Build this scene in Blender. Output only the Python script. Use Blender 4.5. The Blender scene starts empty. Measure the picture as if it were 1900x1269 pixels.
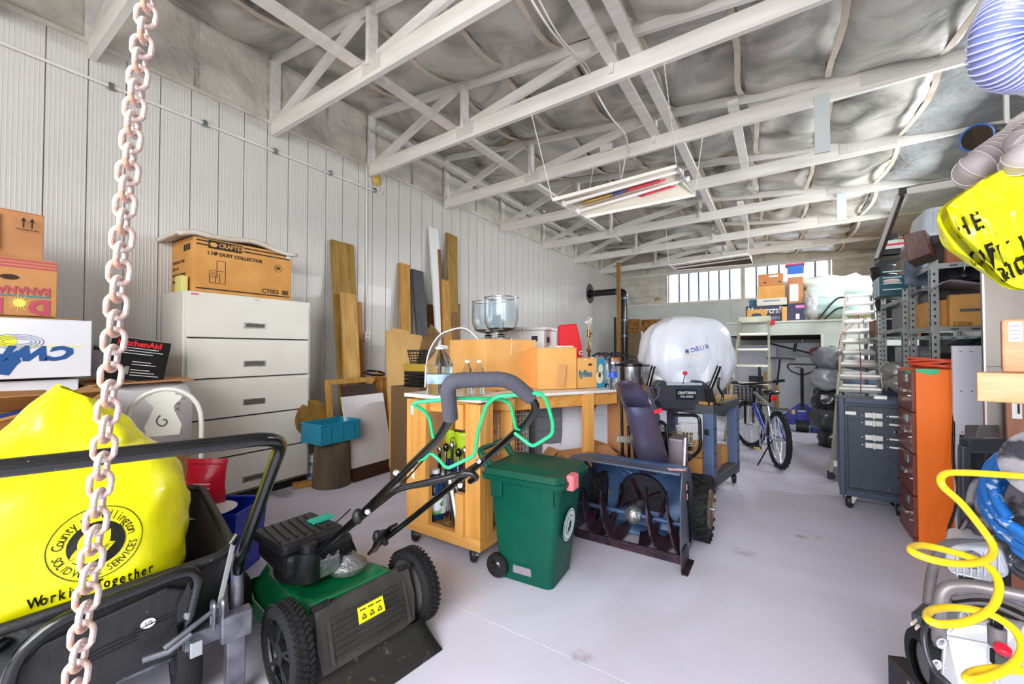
import bpy, math, random
from math import sin, cos, pi, radians, atan2, sqrt, hypot
from mathutils import Vector as V, Matrix, noise
sc = bpy.context.scene
C = sc.collection
R = random.Random(7)
# ---------------- camera, world, lights, exposure ----------------
EYE = V((0, 0, 1.25)); FPX = 764.0; YAW = radians(33.1); PIT = radians(1.1)
cd = bpy.data.cameras.new('camera'); cd.sensor_width = 36; cd.lens = FPX / 1900 * 36; cd.clip_start = .02; cd.clip_end = 200
cam = bpy.data.objects.new('camera', cd); C.objects.link(cam)
cam.location = EYE; cam.rotation_euler = (pi / 2 + PIT, 0, YAW); sc.camera = cam
w = bpy.data.worlds.new('world'); sc.world = w; w.use_nodes = True
bg = w.node_tree.nodes['Background']; bg.inputs[0].default_value = (.80, .90, 1, 1); bg.inputs[1].default_value = 2.2
def area(name, loc, rot, sx, sy, power, col, spread=180):
    l = bpy.data.lights.new(name, 'AREA'); l.shape = 'RECTANGLE'; l.size = sx; l.size_y = sy; l.energy = power; l.color = col; l.spread = radians(spread)
    o = bpy.data.objects.new(name, l); C.objects.link(o); o.location = loc; o.rotation_euler = rot; return o
area('door_daylight', (.35, -2.7, 2.3), (radians(76), 0, radians(-6)), 3.8, 2.6, 235, (1, .98, .99))
area('window_daylight', (-.85, 13.6, 4.3), (radians(-52), 0, 0), 3.6, 1.6, 800, (.88, .95, 1))
area('right_fill_light', (2.05, 6.9, 2.75), (0, radians(58), 0), 1.0, 5.0, 260, (.95, .97, 1))  # added fill lamp brightening the middle and back; the right wall has no opening
sc.view_settings.view_transform = 'Standard'; sc.view_settings.look = 'None'; sc.view_settings.gamma = 1
sc.view_settings.use_curve_mapping = False; sc.view_settings.exposure = .52
sc.cycles.max_bounces = 10; sc.cycles.diffuse_bounces = 6; sc.cycles.glossy_bounces = 4; sc.cycles.transparent_max_bounces = 12
sc.cycles.transmission_bounces = 8; sc.cycles.sample_clamp_indirect = 6; sc.cycles.caustics_reflective = False; sc.cycles.caustics_refractive = False
# ---------------- measuring helpers ----------------
_cy, _sy, _cp, _sp = cos(YAW), sin(YAW), cos(PIT), sin(PIT)
FW = V((-_sy * _cp, _cy * _cp, _sp)); RT = V((_cy, _sy, 0)); UPV = V((_sy * _sp, -_cy * _sp, _cp))
def U(px, py, X=None, Y=None, Z=None, D=None):
    d = FW + RT * ((px - 950) / FPX) - UPV * ((py - 634.5) / FPX)
    t = X / d.x if X is not None else Y / d.y if Y is not None else (Z - 1.25) / d.z if Z is not None else D
    return EYE + d * t
# ---------------- materials ----------------
def lin(h):
    h = h.lstrip('#'); o = []
    for i in (0, 2, 4):
        c = int(h[i:i + 2], 16) / 255; o.append(c / 12.92 if c <= .04045 else ((c + .055) / 1.055) ** 2.4)
    return (*o, 1)
MATS = {}
def mat(name, col, rough=.6, metal=0, col2=None, nscale=4, stretch=(1, 1, 1), bump=0, bscale=30, bstretch=None, trans=0, ior=1.45, alpha=1, emit=0, spec=.5, wave=0, lo=.35, hi=.65, coat=0, spots=None, spotscale=12, spotlo=.62, rough2=None, metal2=None, warp=0):
    if name in MATS: return MATS[name]
    m = bpy.data.materials.new(name); m.use_nodes = True; MATS[name] = m
    nt = m.node_tree; N = nt.nodes; L = nt.links; b = N['Principled BSDF']
    b.inputs['Base Color'].default_value = lin(col); b.inputs['Roughness'].default_value = rough; b.inputs['Metallic'].default_value = metal
    b.inputs['Specular IOR Level'].default_value = spec; b.inputs['IOR'].default_value = ior
    b.inputs['Transmission Weight'].default_value = trans; b.inputs['Alpha'].default_value = alpha; b.inputs['Coat Weight'].default_value = coat
    if emit: b.inputs['Emission Color'].default_value = lin(col); b.inputs['Emission Strength'].default_value = emit
    m.diffuse_color = lin(col)
    tc = N.new('ShaderNodeTexCoord')
    def mapped(s):
        mp = N.new('ShaderNodeMapping'); mp.inputs['Scale'].default_value = s; L.new(tc.outputs['Object'], mp.inputs[0]); return mp.outputs[0]
    cur = None
    if col2:
        if wave:
            n = N.new('ShaderNodeTexWave'); n.inputs['Scale'].default_value = nscale; n.inputs['Distortion'].default_value = wave; n.inputs['Detail'].default_value = 3; n.inputs['Detail Scale'].default_value = .8
            L.new(mapped(stretch), n.inputs[0]); f = n.outputs['Fac']
        else:
            n = N.new('ShaderNodeTexNoise'); n.inputs['Scale'].default_value = nscale; n.inputs['Detail'].default_value = 5; n.inputs['Distortion'].default_value = warp
            L.new(mapped(stretch), n.inputs[0]); f = n.outputs[0]
        r = N.new('ShaderNodeMapRange'); r.inputs[1].default_value = lo; r.inputs[2].default_value = hi; L.new(f, r.inputs[0])
        mx = N.new('ShaderNodeMix'); mx.data_type = 'RGBA'; mx.inputs[6].default_value = lin(col); mx.inputs[7].default_value = lin(col2)
        L.new(r.outputs[0], mx.inputs[0]); cur = mx.outputs[2]
        for nm, a, bb in (('Roughness', rough, rough2), ('Metallic', metal, metal2)):
            if bb is not None:
                q = N.new('ShaderNodeMapRange'); q.inputs[3].default_value = a; q.inputs[4].default_value = bb; L.new(r.outputs[0], q.inputs[0]); L.new(q.outputs[0], b.inputs[nm])
    if spots:
        n = N.new('ShaderNodeTexNoise'); n.inputs['Scale'].default_value = spotscale; n.inputs['Detail'].default_value = 6; L.new(tc.outputs['Object'], n.inputs[0])
        r = N.new('ShaderNodeMapRange'); r.inputs[1].default_value = spotlo; r.inputs[2].default_value = spotlo + .05; L.new(n.outputs[0], r.inputs[0])
        mx = N.new('ShaderNodeMix'); mx.data_type = 'RGBA'; mx.inputs[7].default_value = lin(spots)
        if cur: L.new(cur, mx.inputs[6])
        else: mx.inputs[6].default_value = lin(col)
        L.new(r.outputs[0], mx.inputs[0]); cur = mx.outputs[2]
    if cur: L.new(cur, b.inputs['Base Color'])
    if bump:
        n = N.new('ShaderNodeTexNoise'); n.inputs['Scale'].default_value = bscale; n.inputs['Detail'].default_value = 4; L.new(mapped(bstretch or (1, 1, 1)), n.inputs[0])
        bp = N.new('ShaderNodeBump'); bp.inputs['Strength'].default_value = min(1, bump); bp.inputs['Distance'].default_value = .02; L.new(n.outputs[0], bp.inputs['Height']); L.new(bp.outputs[0], b.inputs['Normal'])
    return m
def wood(name, c1, c2, axis='z', rough=.6, knots=None):
    s = {'x': (.6, 9, 9), 'y': (9, .6, 9), 'z': (9, 9, .6)}[axis]
    return mat(name, c1, rough, col2=c2, nscale=2.2, stretch=s, lo=.3, hi=.7, bump=.15, bscale=4, bstretch=tuple(k * 3 for k in s), spots=knots, spotscale=5, spotlo=.68)
WHITE = mat('white_paint', '#e4e2dc', .5, col2='#d6d4cc', nscale=3, bump=.05, bscale=60)
STEEL = mat('zinc_steel', '#b9bcc0', .35, .9, col2='#8f9296', nscale=30)
BLACKM = mat('black_gloss_metal', '#0b0b0d', .22, .0, spots='#b9b9b9', spotscale=60, spotlo=.72, coat=.5)
BLACKP = mat('black_plastic', '#141416', .42, col2='#202024', nscale=20, bump=.08, bscale=200)
RUBBER = mat('tyre_rubber', '#121214', .75, bump=.3, bscale=150)
CHROME = mat('chrome', '#d8d8d8', .12, 1)
CARD = mat('cardboard', '#dba35c', .8, col2='#cd934d', nscale=6, bump=.06, bscale=90, bstretch=(1, 1, .1))
CARD2 = mat('brown_cardboard', '#bb8558', .8, col2='#a97549', nscale=5, bump=.06, bscale=90)
TAPE = mat('packing_tape', '#d7b68c', .25, coat=.4)
PINE = wood('pine_lumber', '#e0a75a', '#c98b40', 'z', .55, '#8a5426')
PINEX = wood('pine_lumber_x', '#e3ab5e', '#cc8f44', 'x', .55, '#8a5426')
PINEY = wood('pine_lumber_y', '#e3ab5e', '#cc8f44', 'y', .55, '#8a5426')
INK = mat('black_ink', '#16130f', .6)
# ---------------- geometry helpers ----------------
RVd = (RT * 1.12 + V((FW.x, FW.y, 0))).normalized(); RB = V((RVd.y, -RVd.x, 0))
MW = {}
ML = {}
def mulv(M, p): return M @ V(p)
class B:
    def __init__(s, M=None): s.v = []; s.f = []; s.mi = []; s.M = M or Matrix(); s.k = 0
    def add(s, vs, fs):
        o = len(s.v); s.v += [s.M @ V(p) for p in vs]; s.f += [tuple(i + o for i in f) for f in fs]; s.mi += [s.k] * len(fs); return s
    def box(s, a, b):
        x0, y0, z0 = a; x1, y1, z1 = b
        return s.add([(x0, y0, z0), (x1, y0, z0), (x1, y1, z0), (x0, y1, z0), (x0, y0, z1), (x1, y0, z1), (x1, y1, z1), (x0, y1, z1)],
                     [(0, 3, 2, 1), (4, 5, 6, 7), (0, 1, 5, 4), (1, 2, 6, 5), (2, 3, 7, 6), (3, 0, 4, 7)])
    def cbox(s, c, d, rz=0, ry=0, rx=0):
        M = s.M; s.M = M @ Matrix.Translation(c) @ Matrix.Rotation(rz, 4, 'Z') @ Matrix.Rotation(ry, 4, 'Y') @ Matrix.Rotation(rx, 4, 'X')
        s.box((-d[0] / 2, -d[1] / 2, -d[2] / 2), (d[0] / 2, d[1] / 2, d[2] / 2)); s.M = M; return s
    def beam(s, p, q, w, h, up=(0, 0, 1)):
        p = V(p); q = V(q); d = (q - p).normalized(); u = V(up); a = d.cross(u)
        if a.length < 1e-4: a = d.cross(V((0, 1, 0)))
        a.normalize(); u = a.cross(d); a *= w / 2; u = u * (h / 2)
        return s.add([p - a - u, p + a - u, p + a + u, p - a + u, q - a - u, q + a - u, q + a + u, q - a + u],
                     [(0, 1, 2, 3), (7, 6, 5, 4), (0, 4, 5, 1), (1, 5, 6, 2), (2, 6, 7, 3), (3, 7, 4, 0)])
    def quad(s, a, b, c, d, t=0):
        a, b, c, d = map(V, (a, b, c, d)); n = (b - a).cross(d - a).normalized() * t
        if t: return s.add([a, b, c, d, a - n, b - n, c - n, d - n], [(0, 1, 2, 3), (7, 6, 5, 4), (0, 4, 5, 1), (1, 5, 6, 2), (2, 6, 7, 3), (3, 7, 4, 0)])
        return s.add([a, b, c, d], [(0, 1, 2, 3)])
    def prism(s, poly, d):
        poly = [V(p) for p in poly]; d = V(d); n = len(poly)
        return s.add(poly + [p + d for p in poly], [tuple(range(n))[::-1], tuple(range(n, 2 * n))] + [(i, (i + 1) % n, n + (i + 1) % n, n + i) for i in range(n)])
    def tube(s, pts, r, n=8, closed=False, flat=1):
        P = [V(p) for p in pts]; m = len(P); rs = r if isinstance(r, (list, tuple)) else [r] * m
        T = []
        for i in range(m):
            if closed: t = P[(i + 1) % m] - P[i - 1]
            else: t = P[min(i + 1, m - 1)] - P[max(i - 1, 0)]
            T.append(t.normalized() if t.length > 1e-9 else V((0, 0, 1)))
        a = T[0].orthogonal().normalized(); vs = []
        for i in range(m):
            a = (a - T[i] * a.dot(T[i]))
            a = a.normalized() if a.length > 1e-6 else T[i].orthogonal().normalized()
            b = T[i].cross(a)
            for k in range(n):
                an = 2 * pi * k / n; vs.append(P[i] + (a * cos(an) + b * sin(an) * flat) * rs[i])
        fs = []
        for i in range(m if closed else m - 1):
            j = (i + 1) % m
            for k in range(n): fs.append((i * n + k, i * n + (k + 1) % n, j * n + (k + 1) % n, j * n + k))
        if not closed: fs += [tuple(range(n))[::-1], tuple((m - 1) * n + k for k in range(n))]
        return s.add(vs, fs)
    def cyl(s, p, q, r, r2=None, n=16): return s.tube([p, q], [r, r if r2 is None else r2], n)
    def lathe(s, prof, c=(0, 0, 0), n=24, axis=None, cap=True):
        M = s.M
        T = Matrix.Translation(c)
        if axis is not None: T = T @ V((0, 0, 1)).rotation_difference(V(axis)).to_matrix().to_4x4()
        s.M = M @ T; vs = []; fs = []; m = len(prof)
        for r, z in prof:
            for k in range(n): a = 2 * pi * k / n; vs.append((r * cos(a), r * sin(a), z))
        for i in range(m - 1):
            for k in range(n): fs.append((i * n + k, i * n + (k + 1) % n, (i + 1) * n + (k + 1) % n, (i + 1) * n + k))
        if cap and prof[0][0] > 1e-4: fs.append(tuple(range(n))[::-1])
        if cap and prof[-1][0] > 1e-4: fs.append(tuple((m - 1) * n + k for k in range(n)))
        s.add(vs, fs); s.M = M; return s
    def ring(s, c, R_, r, axis=(0, 0, 1), n=24, k=8, a0=0, a1=2 * pi):
        ax = V(axis).normalized(); a = ax.orthogonal().normalized(); b = ax.cross(a); full = a1 - a0 > 6.28
        m = n if full else n + 1
        return s.tube([V(c) + (a * cos(a0 + (a1 - a0) * i / n) + b * sin(a0 + (a1 - a0) * i / n)) * R_ for i in range(m)], r, k, closed=full)
    def ell(s, c, d, n=16, m=10, f=None):
        vs = []; fs = []
        for i in range(m + 1):
            t = pi * i / m
            for k in range(n):
                a = 2 * pi * k / n; p = V((sin(t) * cos(a), sin(t) * sin(a), cos(t)))
                q = V((p.x * d[0], p.y * d[1], p.z * d[2]))
                if f: q = f(p, q)
                vs.append(V(c) + q)
        for i in range(m):
            for k in range(n): fs.append((i * n + k, (i + 1) * n + k, (i + 1) * n + (k + 1) % n, i * n + (k + 1) % n))
        return s.add(vs, fs)
    def grid(s, fn, nu, nv):
        vs = [fn(i / nu, j / nv) for j in range(nv + 1) for i in range(nu + 1)]
        return s.add(vs, [(j * (nu + 1) + i, j * (nu + 1) + i + 1, (j + 1) * (nu + 1) + i + 1, (j + 1) * (nu + 1) + i) for j in range(nv) for i in range(nu)])
    def obj(s, name, m, parent=None, smooth=0, bevel=0, solid=0, sub=0, **tags):
        me = bpy.data.meshes.new(name)
        if parent is not None: inv = MW[parent.name].inverted(); vs = [inv @ p for p in s.v]; loc = V((0, 0, 0))
        else:
            lo = [min(p[i] for p in s.v) for i in range(3)]; hi = [max(p[i] for p in s.v) for i in range(3)]
            loc = V(((lo[0] + hi[0]) / 2, (lo[1] + hi[1]) / 2, lo[2])); vs = [p - loc for p in s.v]
        me.from_pydata([tuple(p) for p in vs], [], s.f)
        ms = m if isinstance(m, (list, tuple)) else [m]
        for q in ms: me.materials.append(q)
        if len(ms) > 1: me.polygons.foreach_set('material_index', s.mi)
        if smooth:
            me.polygons.foreach_set('use_smooth', [True] * len(me.polygons)); me.set_sharp_from_angle(angle=radians(smooth))
        me.update()
        o = bpy.data.objects.new(name, me); C.objects.link(o)
        if parent is not None: o.parent = parent; MW[o.name] = MW[parent.name]
        else: o.location = loc; MW[o.name] = Matrix.Translation(loc)
        if solid: k = o.modifiers.new('solid', 'SOLIDIFY'); k.thickness = solid; k.offset = 0
        if bevel: k = o.modifiers.new('bevel', 'BEVEL'); k.width = bevel; k.segments = 2; k.limit_method = 'ANGLE'; k.angle_limit = radians(40)
        if sub: k = o.modifiers.new('sub', 'SUBSURF'); k.levels = sub; k.render_levels = sub
        for a, b in tags.items(): o[a] = b
        return o
def thing(name, label, cat, loc=(0, 0, 0), rz=0, group=None):
    o = bpy.data.objects.new(name, None); C.objects.link(o); o.location = loc; o.rotation_euler = (0, 0, rz); o.empty_display_size = .05
    MW[o.name] = Matrix.Translation(loc) @ Matrix.Rotation(rz, 4, 'Z'); o['label'] = label; o['category'] = cat
    if group: o['group'] = group
    return o
def LB(t): return B(MW[t.name].copy())          # builder in the thing's own frame
def struct(name):
    o = bpy.data.objects.new(name, None); C.objects.link(o); MW[o.name] = Matrix(); o['kind'] = 'structure'; return o
def share(src, parent, M):                       # copy of a part, sharing its mesh, moved by M (in the parent's frame)
    c = src.copy(); C.objects.link(c); c.parent = parent; c.matrix_local = M; MW[c.name] = MW[parent.name]; return c
def dup(root, loc, rz=0, label=None, s=1):
    r = root.copy(); C.objects.link(r); r.location = loc; r.rotation_euler = (0, 0, rz); r.scale = (s, s, s); MW[r.name] = Matrix.Translation(loc) @ Matrix.Rotation(rz, 4, 'Z')
    if label: r['label'] = label
    for ch in list(root.children):
        c = ch.copy(); C.objects.link(c); c.parent = r
        for g in list(ch.children): d = g.copy(); C.objects.link(d); d.parent = c
    return r
def arc(pts, r, n=5):                            # polyline with rounded corners
    P = [V(p) for p in pts]; out = [P[0]]
    for i in range(1, len(P) - 1):
        a = (P[i - 1] - P[i]); b = (P[i + 1] - P[i]); k = min(r, a.length * .49, b.length * .49)
        p0 = P[i] + a.normalized() * k; p2 = P[i] + b.normalized() * k
        for j in range(n + 1): t = j / n; out.append(p0 * (1 - t) ** 2 + P[i] * 2 * t * (1 - t) + p2 * t * t)
    out.append(P[-1]); return out
def spl(pts, n=8, closed=False):                 # smooth curve through points
    P = [V(p) for p in pts]; m = len(P); out = []
    for i in range(m if closed else m - 1):
        p0, p1, p2, p3 = (P[(i - 1) % m], P[i], P[(i + 1) % m], P[(i + 2) % m]) if closed else (P[max(i - 1, 0)], P[i], P[i + 1], P[min(i + 2, m - 1)])
        for j in range(n):
            t = j / n; out.append(.5 * (2 * p1 + (p2 - p0) * t + (2 * p0 - 5 * p1 + 4 * p2 - p3) * t * t + (3 * p1 - p0 - 3 * p2 + p3) * t ** 3))
    if not closed: out.append(P[-1])
    return out
def text(s, size, o, r, u, m, parent, align='LEFT', bold=0, sx=1, name='lettering', shear=0):
    cu = bpy.data.curves.new(name, 'FONT'); cu.body = s; cu.size = size; cu.extrude = .0006; cu.offset = bold; cu.align_x = align; cu.align_y = 'CENTER'; cu.resolution_u = 2; cu.shear = shear
    t = bpy.data.objects.new(name, cu); C.objects.link(t)
    me = bpy.data.meshes.new_from_object(t); bpy.data.objects.remove(t); me.materials.clear(); me.materials.append(m); me.name = name
    r = V(r).normalized(); u = V(u); u = (u - r * u.dot(r)).normalized(); n = r.cross(u); M = Matrix.Translation(V(o) + n * .0012) @ Matrix((r * sx, u, n)).transposed().to_4x4()
    q = bpy.data.objects.new(name, me); C.objects.link(q)
    if parent is not None: q.parent = parent; M = MW[parent.name].inverted() @ M; MW[q.name] = MW[parent.name]
    q.matrix_local = M; ML[q.name] = M; return q
def carton(name, label, c, d, rz=0, m=CARD, cat='cardboard box', tape=True, open_=0, group=None, tapem=None):
    """closed or open box, c = centre of base, d = (x,y,z)"""
    t = thing(name, label, cat, c, rz, group); x, y, z = d[0] / 2, d[1] / 2, d[2]
    if not open_:
        b = LB(t).box((-x, -y, 0), (x, y, z - .004)); b.obj('body', m, t, bevel=.004)
        LB(t).box((-x, -y, z - .004), (x, -.002, z)).obj('flap', m, t); LB(t).box((-x, .002, z - .004), (x, y, z)).obj('flap', m, t)
        if tape:
            LB(t).box((-x - .001, -.025, z), (x + .001, .025, z + .001)).obj('tape', tapem or TAPE, t)
    else:
        w_ = .006; b = LB(t)
        b.box((-x, -y, 0), (x, y, w_)); b.box((-x, -y, w_), (-x + w_, y, z)); b.box((x - w_, -y, w_), (x, y, z)); b.box((-x + w_, -y, w_), (x - w_, -y + w_, z)); b.box((-x + w_, y - w_, w_), (x - w_, y, z))
        b.obj('body', m, t)
        for sx_, an in ((-1, open_), (1, open_ * .8)):
            LB(t).beam((sx_ * x, 0, z), (sx_ * (x + y * .9 * cos(an)), 0, z + y * .9 * sin(an)), 2 * y - .01, .005, (0, 0, 1)).obj('flap', m, t)
        for sy_, an in ((-1, open_ * .6), (1, open_ * 1.1)):
            LB(t).beam((0, sy_ * y, z), (0, sy_ * (y + x * .6 * cos(an)), z + x * .6 * sin(an)), 2 * x - .01, .005, (0, 0, 1)).obj('flap', m, t)
    return t
# =================== THE ROOM ===================
WX = -4.222; RX = 2.15; BY = 12.35; EZ = 3.49; FY = -2.4
floor_m = mat('concrete_floor', '#dfddee', .42, col2='#cbc7d4', nscale=.9, lo=.3, hi=.7, bump=.05, bscale=25, spots='#a9a2ab', spotscale=2.3, spotlo=.66, warp=1.5)
fl = struct('floor')
slabs = [(-4.6, -1.9), (-1.9, .95), (.95, 2.5)]; ys = [-2.6, 1.55, 4.4, 7.3, 10.0, 12.6]
for (x0, x1) in slabs:
    for j in range(5): B().box((x0 + .0015, ys[j] + .0015, -.15), (x1 - .0015, ys[j + 1] - .0015, 0)).obj('slab', floor_m, fl, bevel=.001)
B().box((-4.6, -2.6, -.2), (2.5, 12.6, -.006)).obj('joint_fill', mat('joint_dirt', '#837c7c', .9), fl)
B().box((-30, -40, -.3), (30, -2.6, -.03)).obj('ground', mat('gravel', '#a59c8c', .9, col2='#8c8576', nscale=8), None, kind='structure')
# --- left wall of ribbed steel panels
wl = struct('wall_left')
panel_m = mat('white_steel_panel', '#cbc8c2', .36, .0, col2='#c5c4c0', nscale=1.5, coat=.15)
def panel(y0, y1, x, z0, z1, sgn=1, ribs=9):
    b = B(); n = ribs; ww = (y1 - y0 - .006) / n; prof = []
    for i in range(n):
        a = y0 + .003 + i * ww; prof += [(a, 0), (a + ww * .62, 0), (a + ww * .72, .0013), (a + ww * .9, .0013)]
    prof.append((y1 - .003, 0)); k = len(prof)
    vs = [(x + sgn * (.018 + d), y, z0) for y, d in prof] + [(x + sgn * (.018 + d), y, z1) for y, d in prof]
    b.add(vs, [(i, i + 1, k + i + 1, k + i) for i in range(k - 1)])
    return b
seams = [U(px, py, X=WX).y for px, py in ((85, 60), (163, 85), (235, 130), (293, 160), (350, 180), (403, 200), (452, 215))]
dy = (seams[-1] - seams[0]) / 6
proto = None; y = seams[0] - dy * 9
i = 0
while y < BY:
    y1 = min(y + dy, BY)
    if proto is None: proto = panel(y, y1, WX, 0.0, EZ).obj('wall_panel', panel_m, wl)
    elif y1 - y > dy - .01: share(proto, wl, Matrix.Translation((0, dy * i, 0)))
    else: panel(y, y1, WX, 0, EZ).obj('wall_panel', panel_m, wl)
    y += dy; i += 1
foam_m = mat('spray_foam', '#dcd9ce', .85, col2='#c4c1b4', nscale=3.5, bump=1, bscale=14, spots='#a89058', spotscale=2.4, spotlo=.70)
foam_g = mat('grey_foam', '#a9abaa', .85, col2='#8c908f', nscale=3, bump=1, bscale=12)
B().box((WX - .15, FY, -.05), (WX + .008, BY + .1, EZ + .72)).obj('backing', foam_m, wl)
# foam cushions between the truss heels
TY = [-1.75, -.48, .813, 2.098, 3.246, 4.603, 6.084, 7.628, 9.262, 10.99]
def foam(name, parent, f, nu, nv, m, amp=.03, sc_=5, seed=0):
    def g(u, v):
        p, n = f(u, v); e = min(u, 1 - u, v, 1 - v) * 8; e = min(1, e)
        return p + n * (amp * (noise.noise(p * sc_ + V((seed, 0, 0))) * .7 + noise.noise(p * sc_ * 3) * .3 + .35 * e))
    return B().grid(g, nu, nv).obj(name, m, parent, smooth=60)
for j in range(len(TY)):
    y0 = TY[j] + .03; y1 = (TY[j + 1] if j + 1 < len(TY) else BY) - .03; ym = (y0 + y1) / 2
    for a, b_ in ((y0, ym - .02), (ym + .02, y1)):
        foam('foam_cushion', wl, lambda u, v: (V((WX + .015, a + (b_ - a) * u, EZ + .015 + (4.16 - EZ) * v)), V((1, 0, 0))), 12, 9, foam_m, .05, 5, j)
B().beam((WX + .03, FY, EZ), (WX + .03, BY, EZ), .03, .03).obj('top_trim', foam_m, wl)
# --- right wall
wr = struct('wall_right')
B().box((RX, FY, -.05), (RX + .15, BY + .1, 4.0)).obj('backing', foam_g, wr)
for j in range(1, len(TY)):
    y0 = TY[j] + .03; y1 = (TY[j + 1] if j + 1 < len(TY) else BY) - .03
    foam('foam_cushion', wr, lambda u, v: (V((RX - .02, y1 + (y0 - y1) * u, 2.3 + 1.25 * v)), V((-1, 0, 0))), 14, 12, foam_g, .06, 5, j)
# --- far wall with two ribbon windows
wb = struct('wall_back')
W1 = (-2.64, -.86); W2 = (-.75, .97); WZ = (2.60, 3.39)
def seg(x0, x1, z0, z1, m, nm='wall_section'): return B().box((x0, BY, z0), (x1, BY + .12, z1)).obj(nm, m, wb)
bpanel = mat('pale_wall_board', '#d0d9d6', .55, col2='#c5cfcc', nscale=2)
for x0, x1 in ((-4.25, -2.72), (-2.715, -1.1), (-1.095, .45), (.455, RX)): seg(x0, x1, -.05, WZ[0] - .06, bpanel)
seg(-4.25, W1[0] - .08, WZ[0] - .06, 3.45, foam_m); seg(W2[1] + .08, RX, WZ[0] - .06, 3.45, foam_m)
seg(-4.25, RX, 3.45, 4.3, foam_m); seg(W1[1] + .01, W2[0] - .01, WZ[0] - .06, 3.45, WHITE, 'post')
for x0, x1 in ((-4.2, -2.76), (1.1, 2.1)):
    for k in range(4): foam('foam_cushion', wb, lambda u, v: (V((x0 + (x1 - x0) * u, BY - .015, 2.62 + .19 * k + .18 * v)), V((0, -1, 0))), 16, 4, foam_m, .05, 4, k)
for k, x0 in enumerate([-4.2, -3.3, -2.3, -1.3, -.3, .7]): foam('foam_cushion', wb, lambda u, v: (V((x0 + .9 * u, BY - .015, 3.47 + .3 * v)), V((0, -1, 0))), 14, 5, foam_m, .06, 5, k)
for z in (WZ[0] - .04, 3.43): B().box((-4.2, BY - .04, z - .035), (2.12, BY, z + .035)).obj('wall_girt', WHITE, wb)
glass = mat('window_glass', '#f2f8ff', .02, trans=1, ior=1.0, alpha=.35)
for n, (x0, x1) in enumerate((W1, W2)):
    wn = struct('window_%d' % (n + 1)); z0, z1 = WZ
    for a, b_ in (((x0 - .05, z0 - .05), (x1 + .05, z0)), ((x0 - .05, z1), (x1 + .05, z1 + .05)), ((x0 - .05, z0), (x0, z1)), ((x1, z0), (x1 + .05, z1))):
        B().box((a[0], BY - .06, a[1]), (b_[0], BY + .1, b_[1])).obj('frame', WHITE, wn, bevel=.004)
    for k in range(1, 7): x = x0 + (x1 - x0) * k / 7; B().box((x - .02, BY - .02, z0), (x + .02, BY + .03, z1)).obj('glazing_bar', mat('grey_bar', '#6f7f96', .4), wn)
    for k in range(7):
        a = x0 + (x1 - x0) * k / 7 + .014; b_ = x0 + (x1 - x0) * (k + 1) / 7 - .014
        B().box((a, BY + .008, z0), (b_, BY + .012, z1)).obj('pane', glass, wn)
# front wall with the big open doorway (behind the camera)
wf = struct('wall_front')
B().box((-4.3, FY - .12, 0), (-3.6, FY, 4.2)).obj('wall_section', WHITE, wf); B().box((1.9, FY - .12, 0), (2.3, FY, 4.2)).obj('wall_section', WHITE, wf); B().box((-3.6, FY - .12, 3.5), (1.9, FY, 4.2)).obj('wall_section', WHITE, wf)
# --- ceiling: foil faced quilts between the trusses, lath strips over them
ce = struct('ceiling')
foil_m = mat('painted_foil', '#c9c6be', .5, col2='#74746f', nscale=1.6, lo=.44, hi=.70, rough2=.28, metal2=.75, metal=.05, bump=.5, bscale=7, spots='#b09a4e', spotscale=1.6, spotlo=.69, warp=1)
lath_m = mat('old_lath', '#d3cabd', .7, col2='#bfae98', nscale=4)
def zt(x): return 4.20 - .107 * (x - WX)
B().quad((WX - .1, FY, zt(WX) + .18), (RX + .1, FY, zt(RX) + .1), (RX + .1, BY + .1, zt(RX) + .1), (WX - .1, BY + .1, zt(WX) + .18)).obj('roof_deck', foam_m, ce)
xs = [-4.2, -3.5, -2.85, -2.2, -1.55, -.9, -.25, .4, 1.15, 2.13]
for j in range(len(TY)):
    y0 = TY[j]; y1 = TY[j + 1] if j + 1 < len(TY) else BY
    for i in range(len(xs) - 1):
        x0, x1 = xs[i], xs[i + 1]; sd = R.random() * 9; sag = .05 + .07 * R.random()
        mm = foil_m if i < 8 else foam_g
        def f(u, v):
            x = x0 + (x1 - x0) * u; yy = y0 + (y1 - y0) * v
            z = zt(x) - .02 - sag * (4 * v * (1 - v)) ** .7 * (.45 + .55 * (4 * u * (1 - u)) ** .5) + .05 * noise.noise(V((x * 3, yy * 2.2, sd))) + .018 * noise.noise(V((x * 4, yy * 14, sd)))
            return V((x, yy, z))
        B().grid(f, 10, 14).obj('foil_quilt' if i < 8 else 'foam_cushion', mm, ce, smooth=60)
    for i in range(1, len(xs) - 1):
        x = xs[i] + R.uniform(-.05, .05); pts = [V((x + .02 * sin(k), y0 + .06 + (y1 - y0 - .12) * k / 6, zt(x) - .045 - (.10 * sin(pi * k / 6) ** .7))) for k in range(7)]
        b = B()
        for k in range(6): b.beam(pts[k], pts[k + 1], .045, .008)
        b.obj('lath_strip', lath_m, ce)
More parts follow.
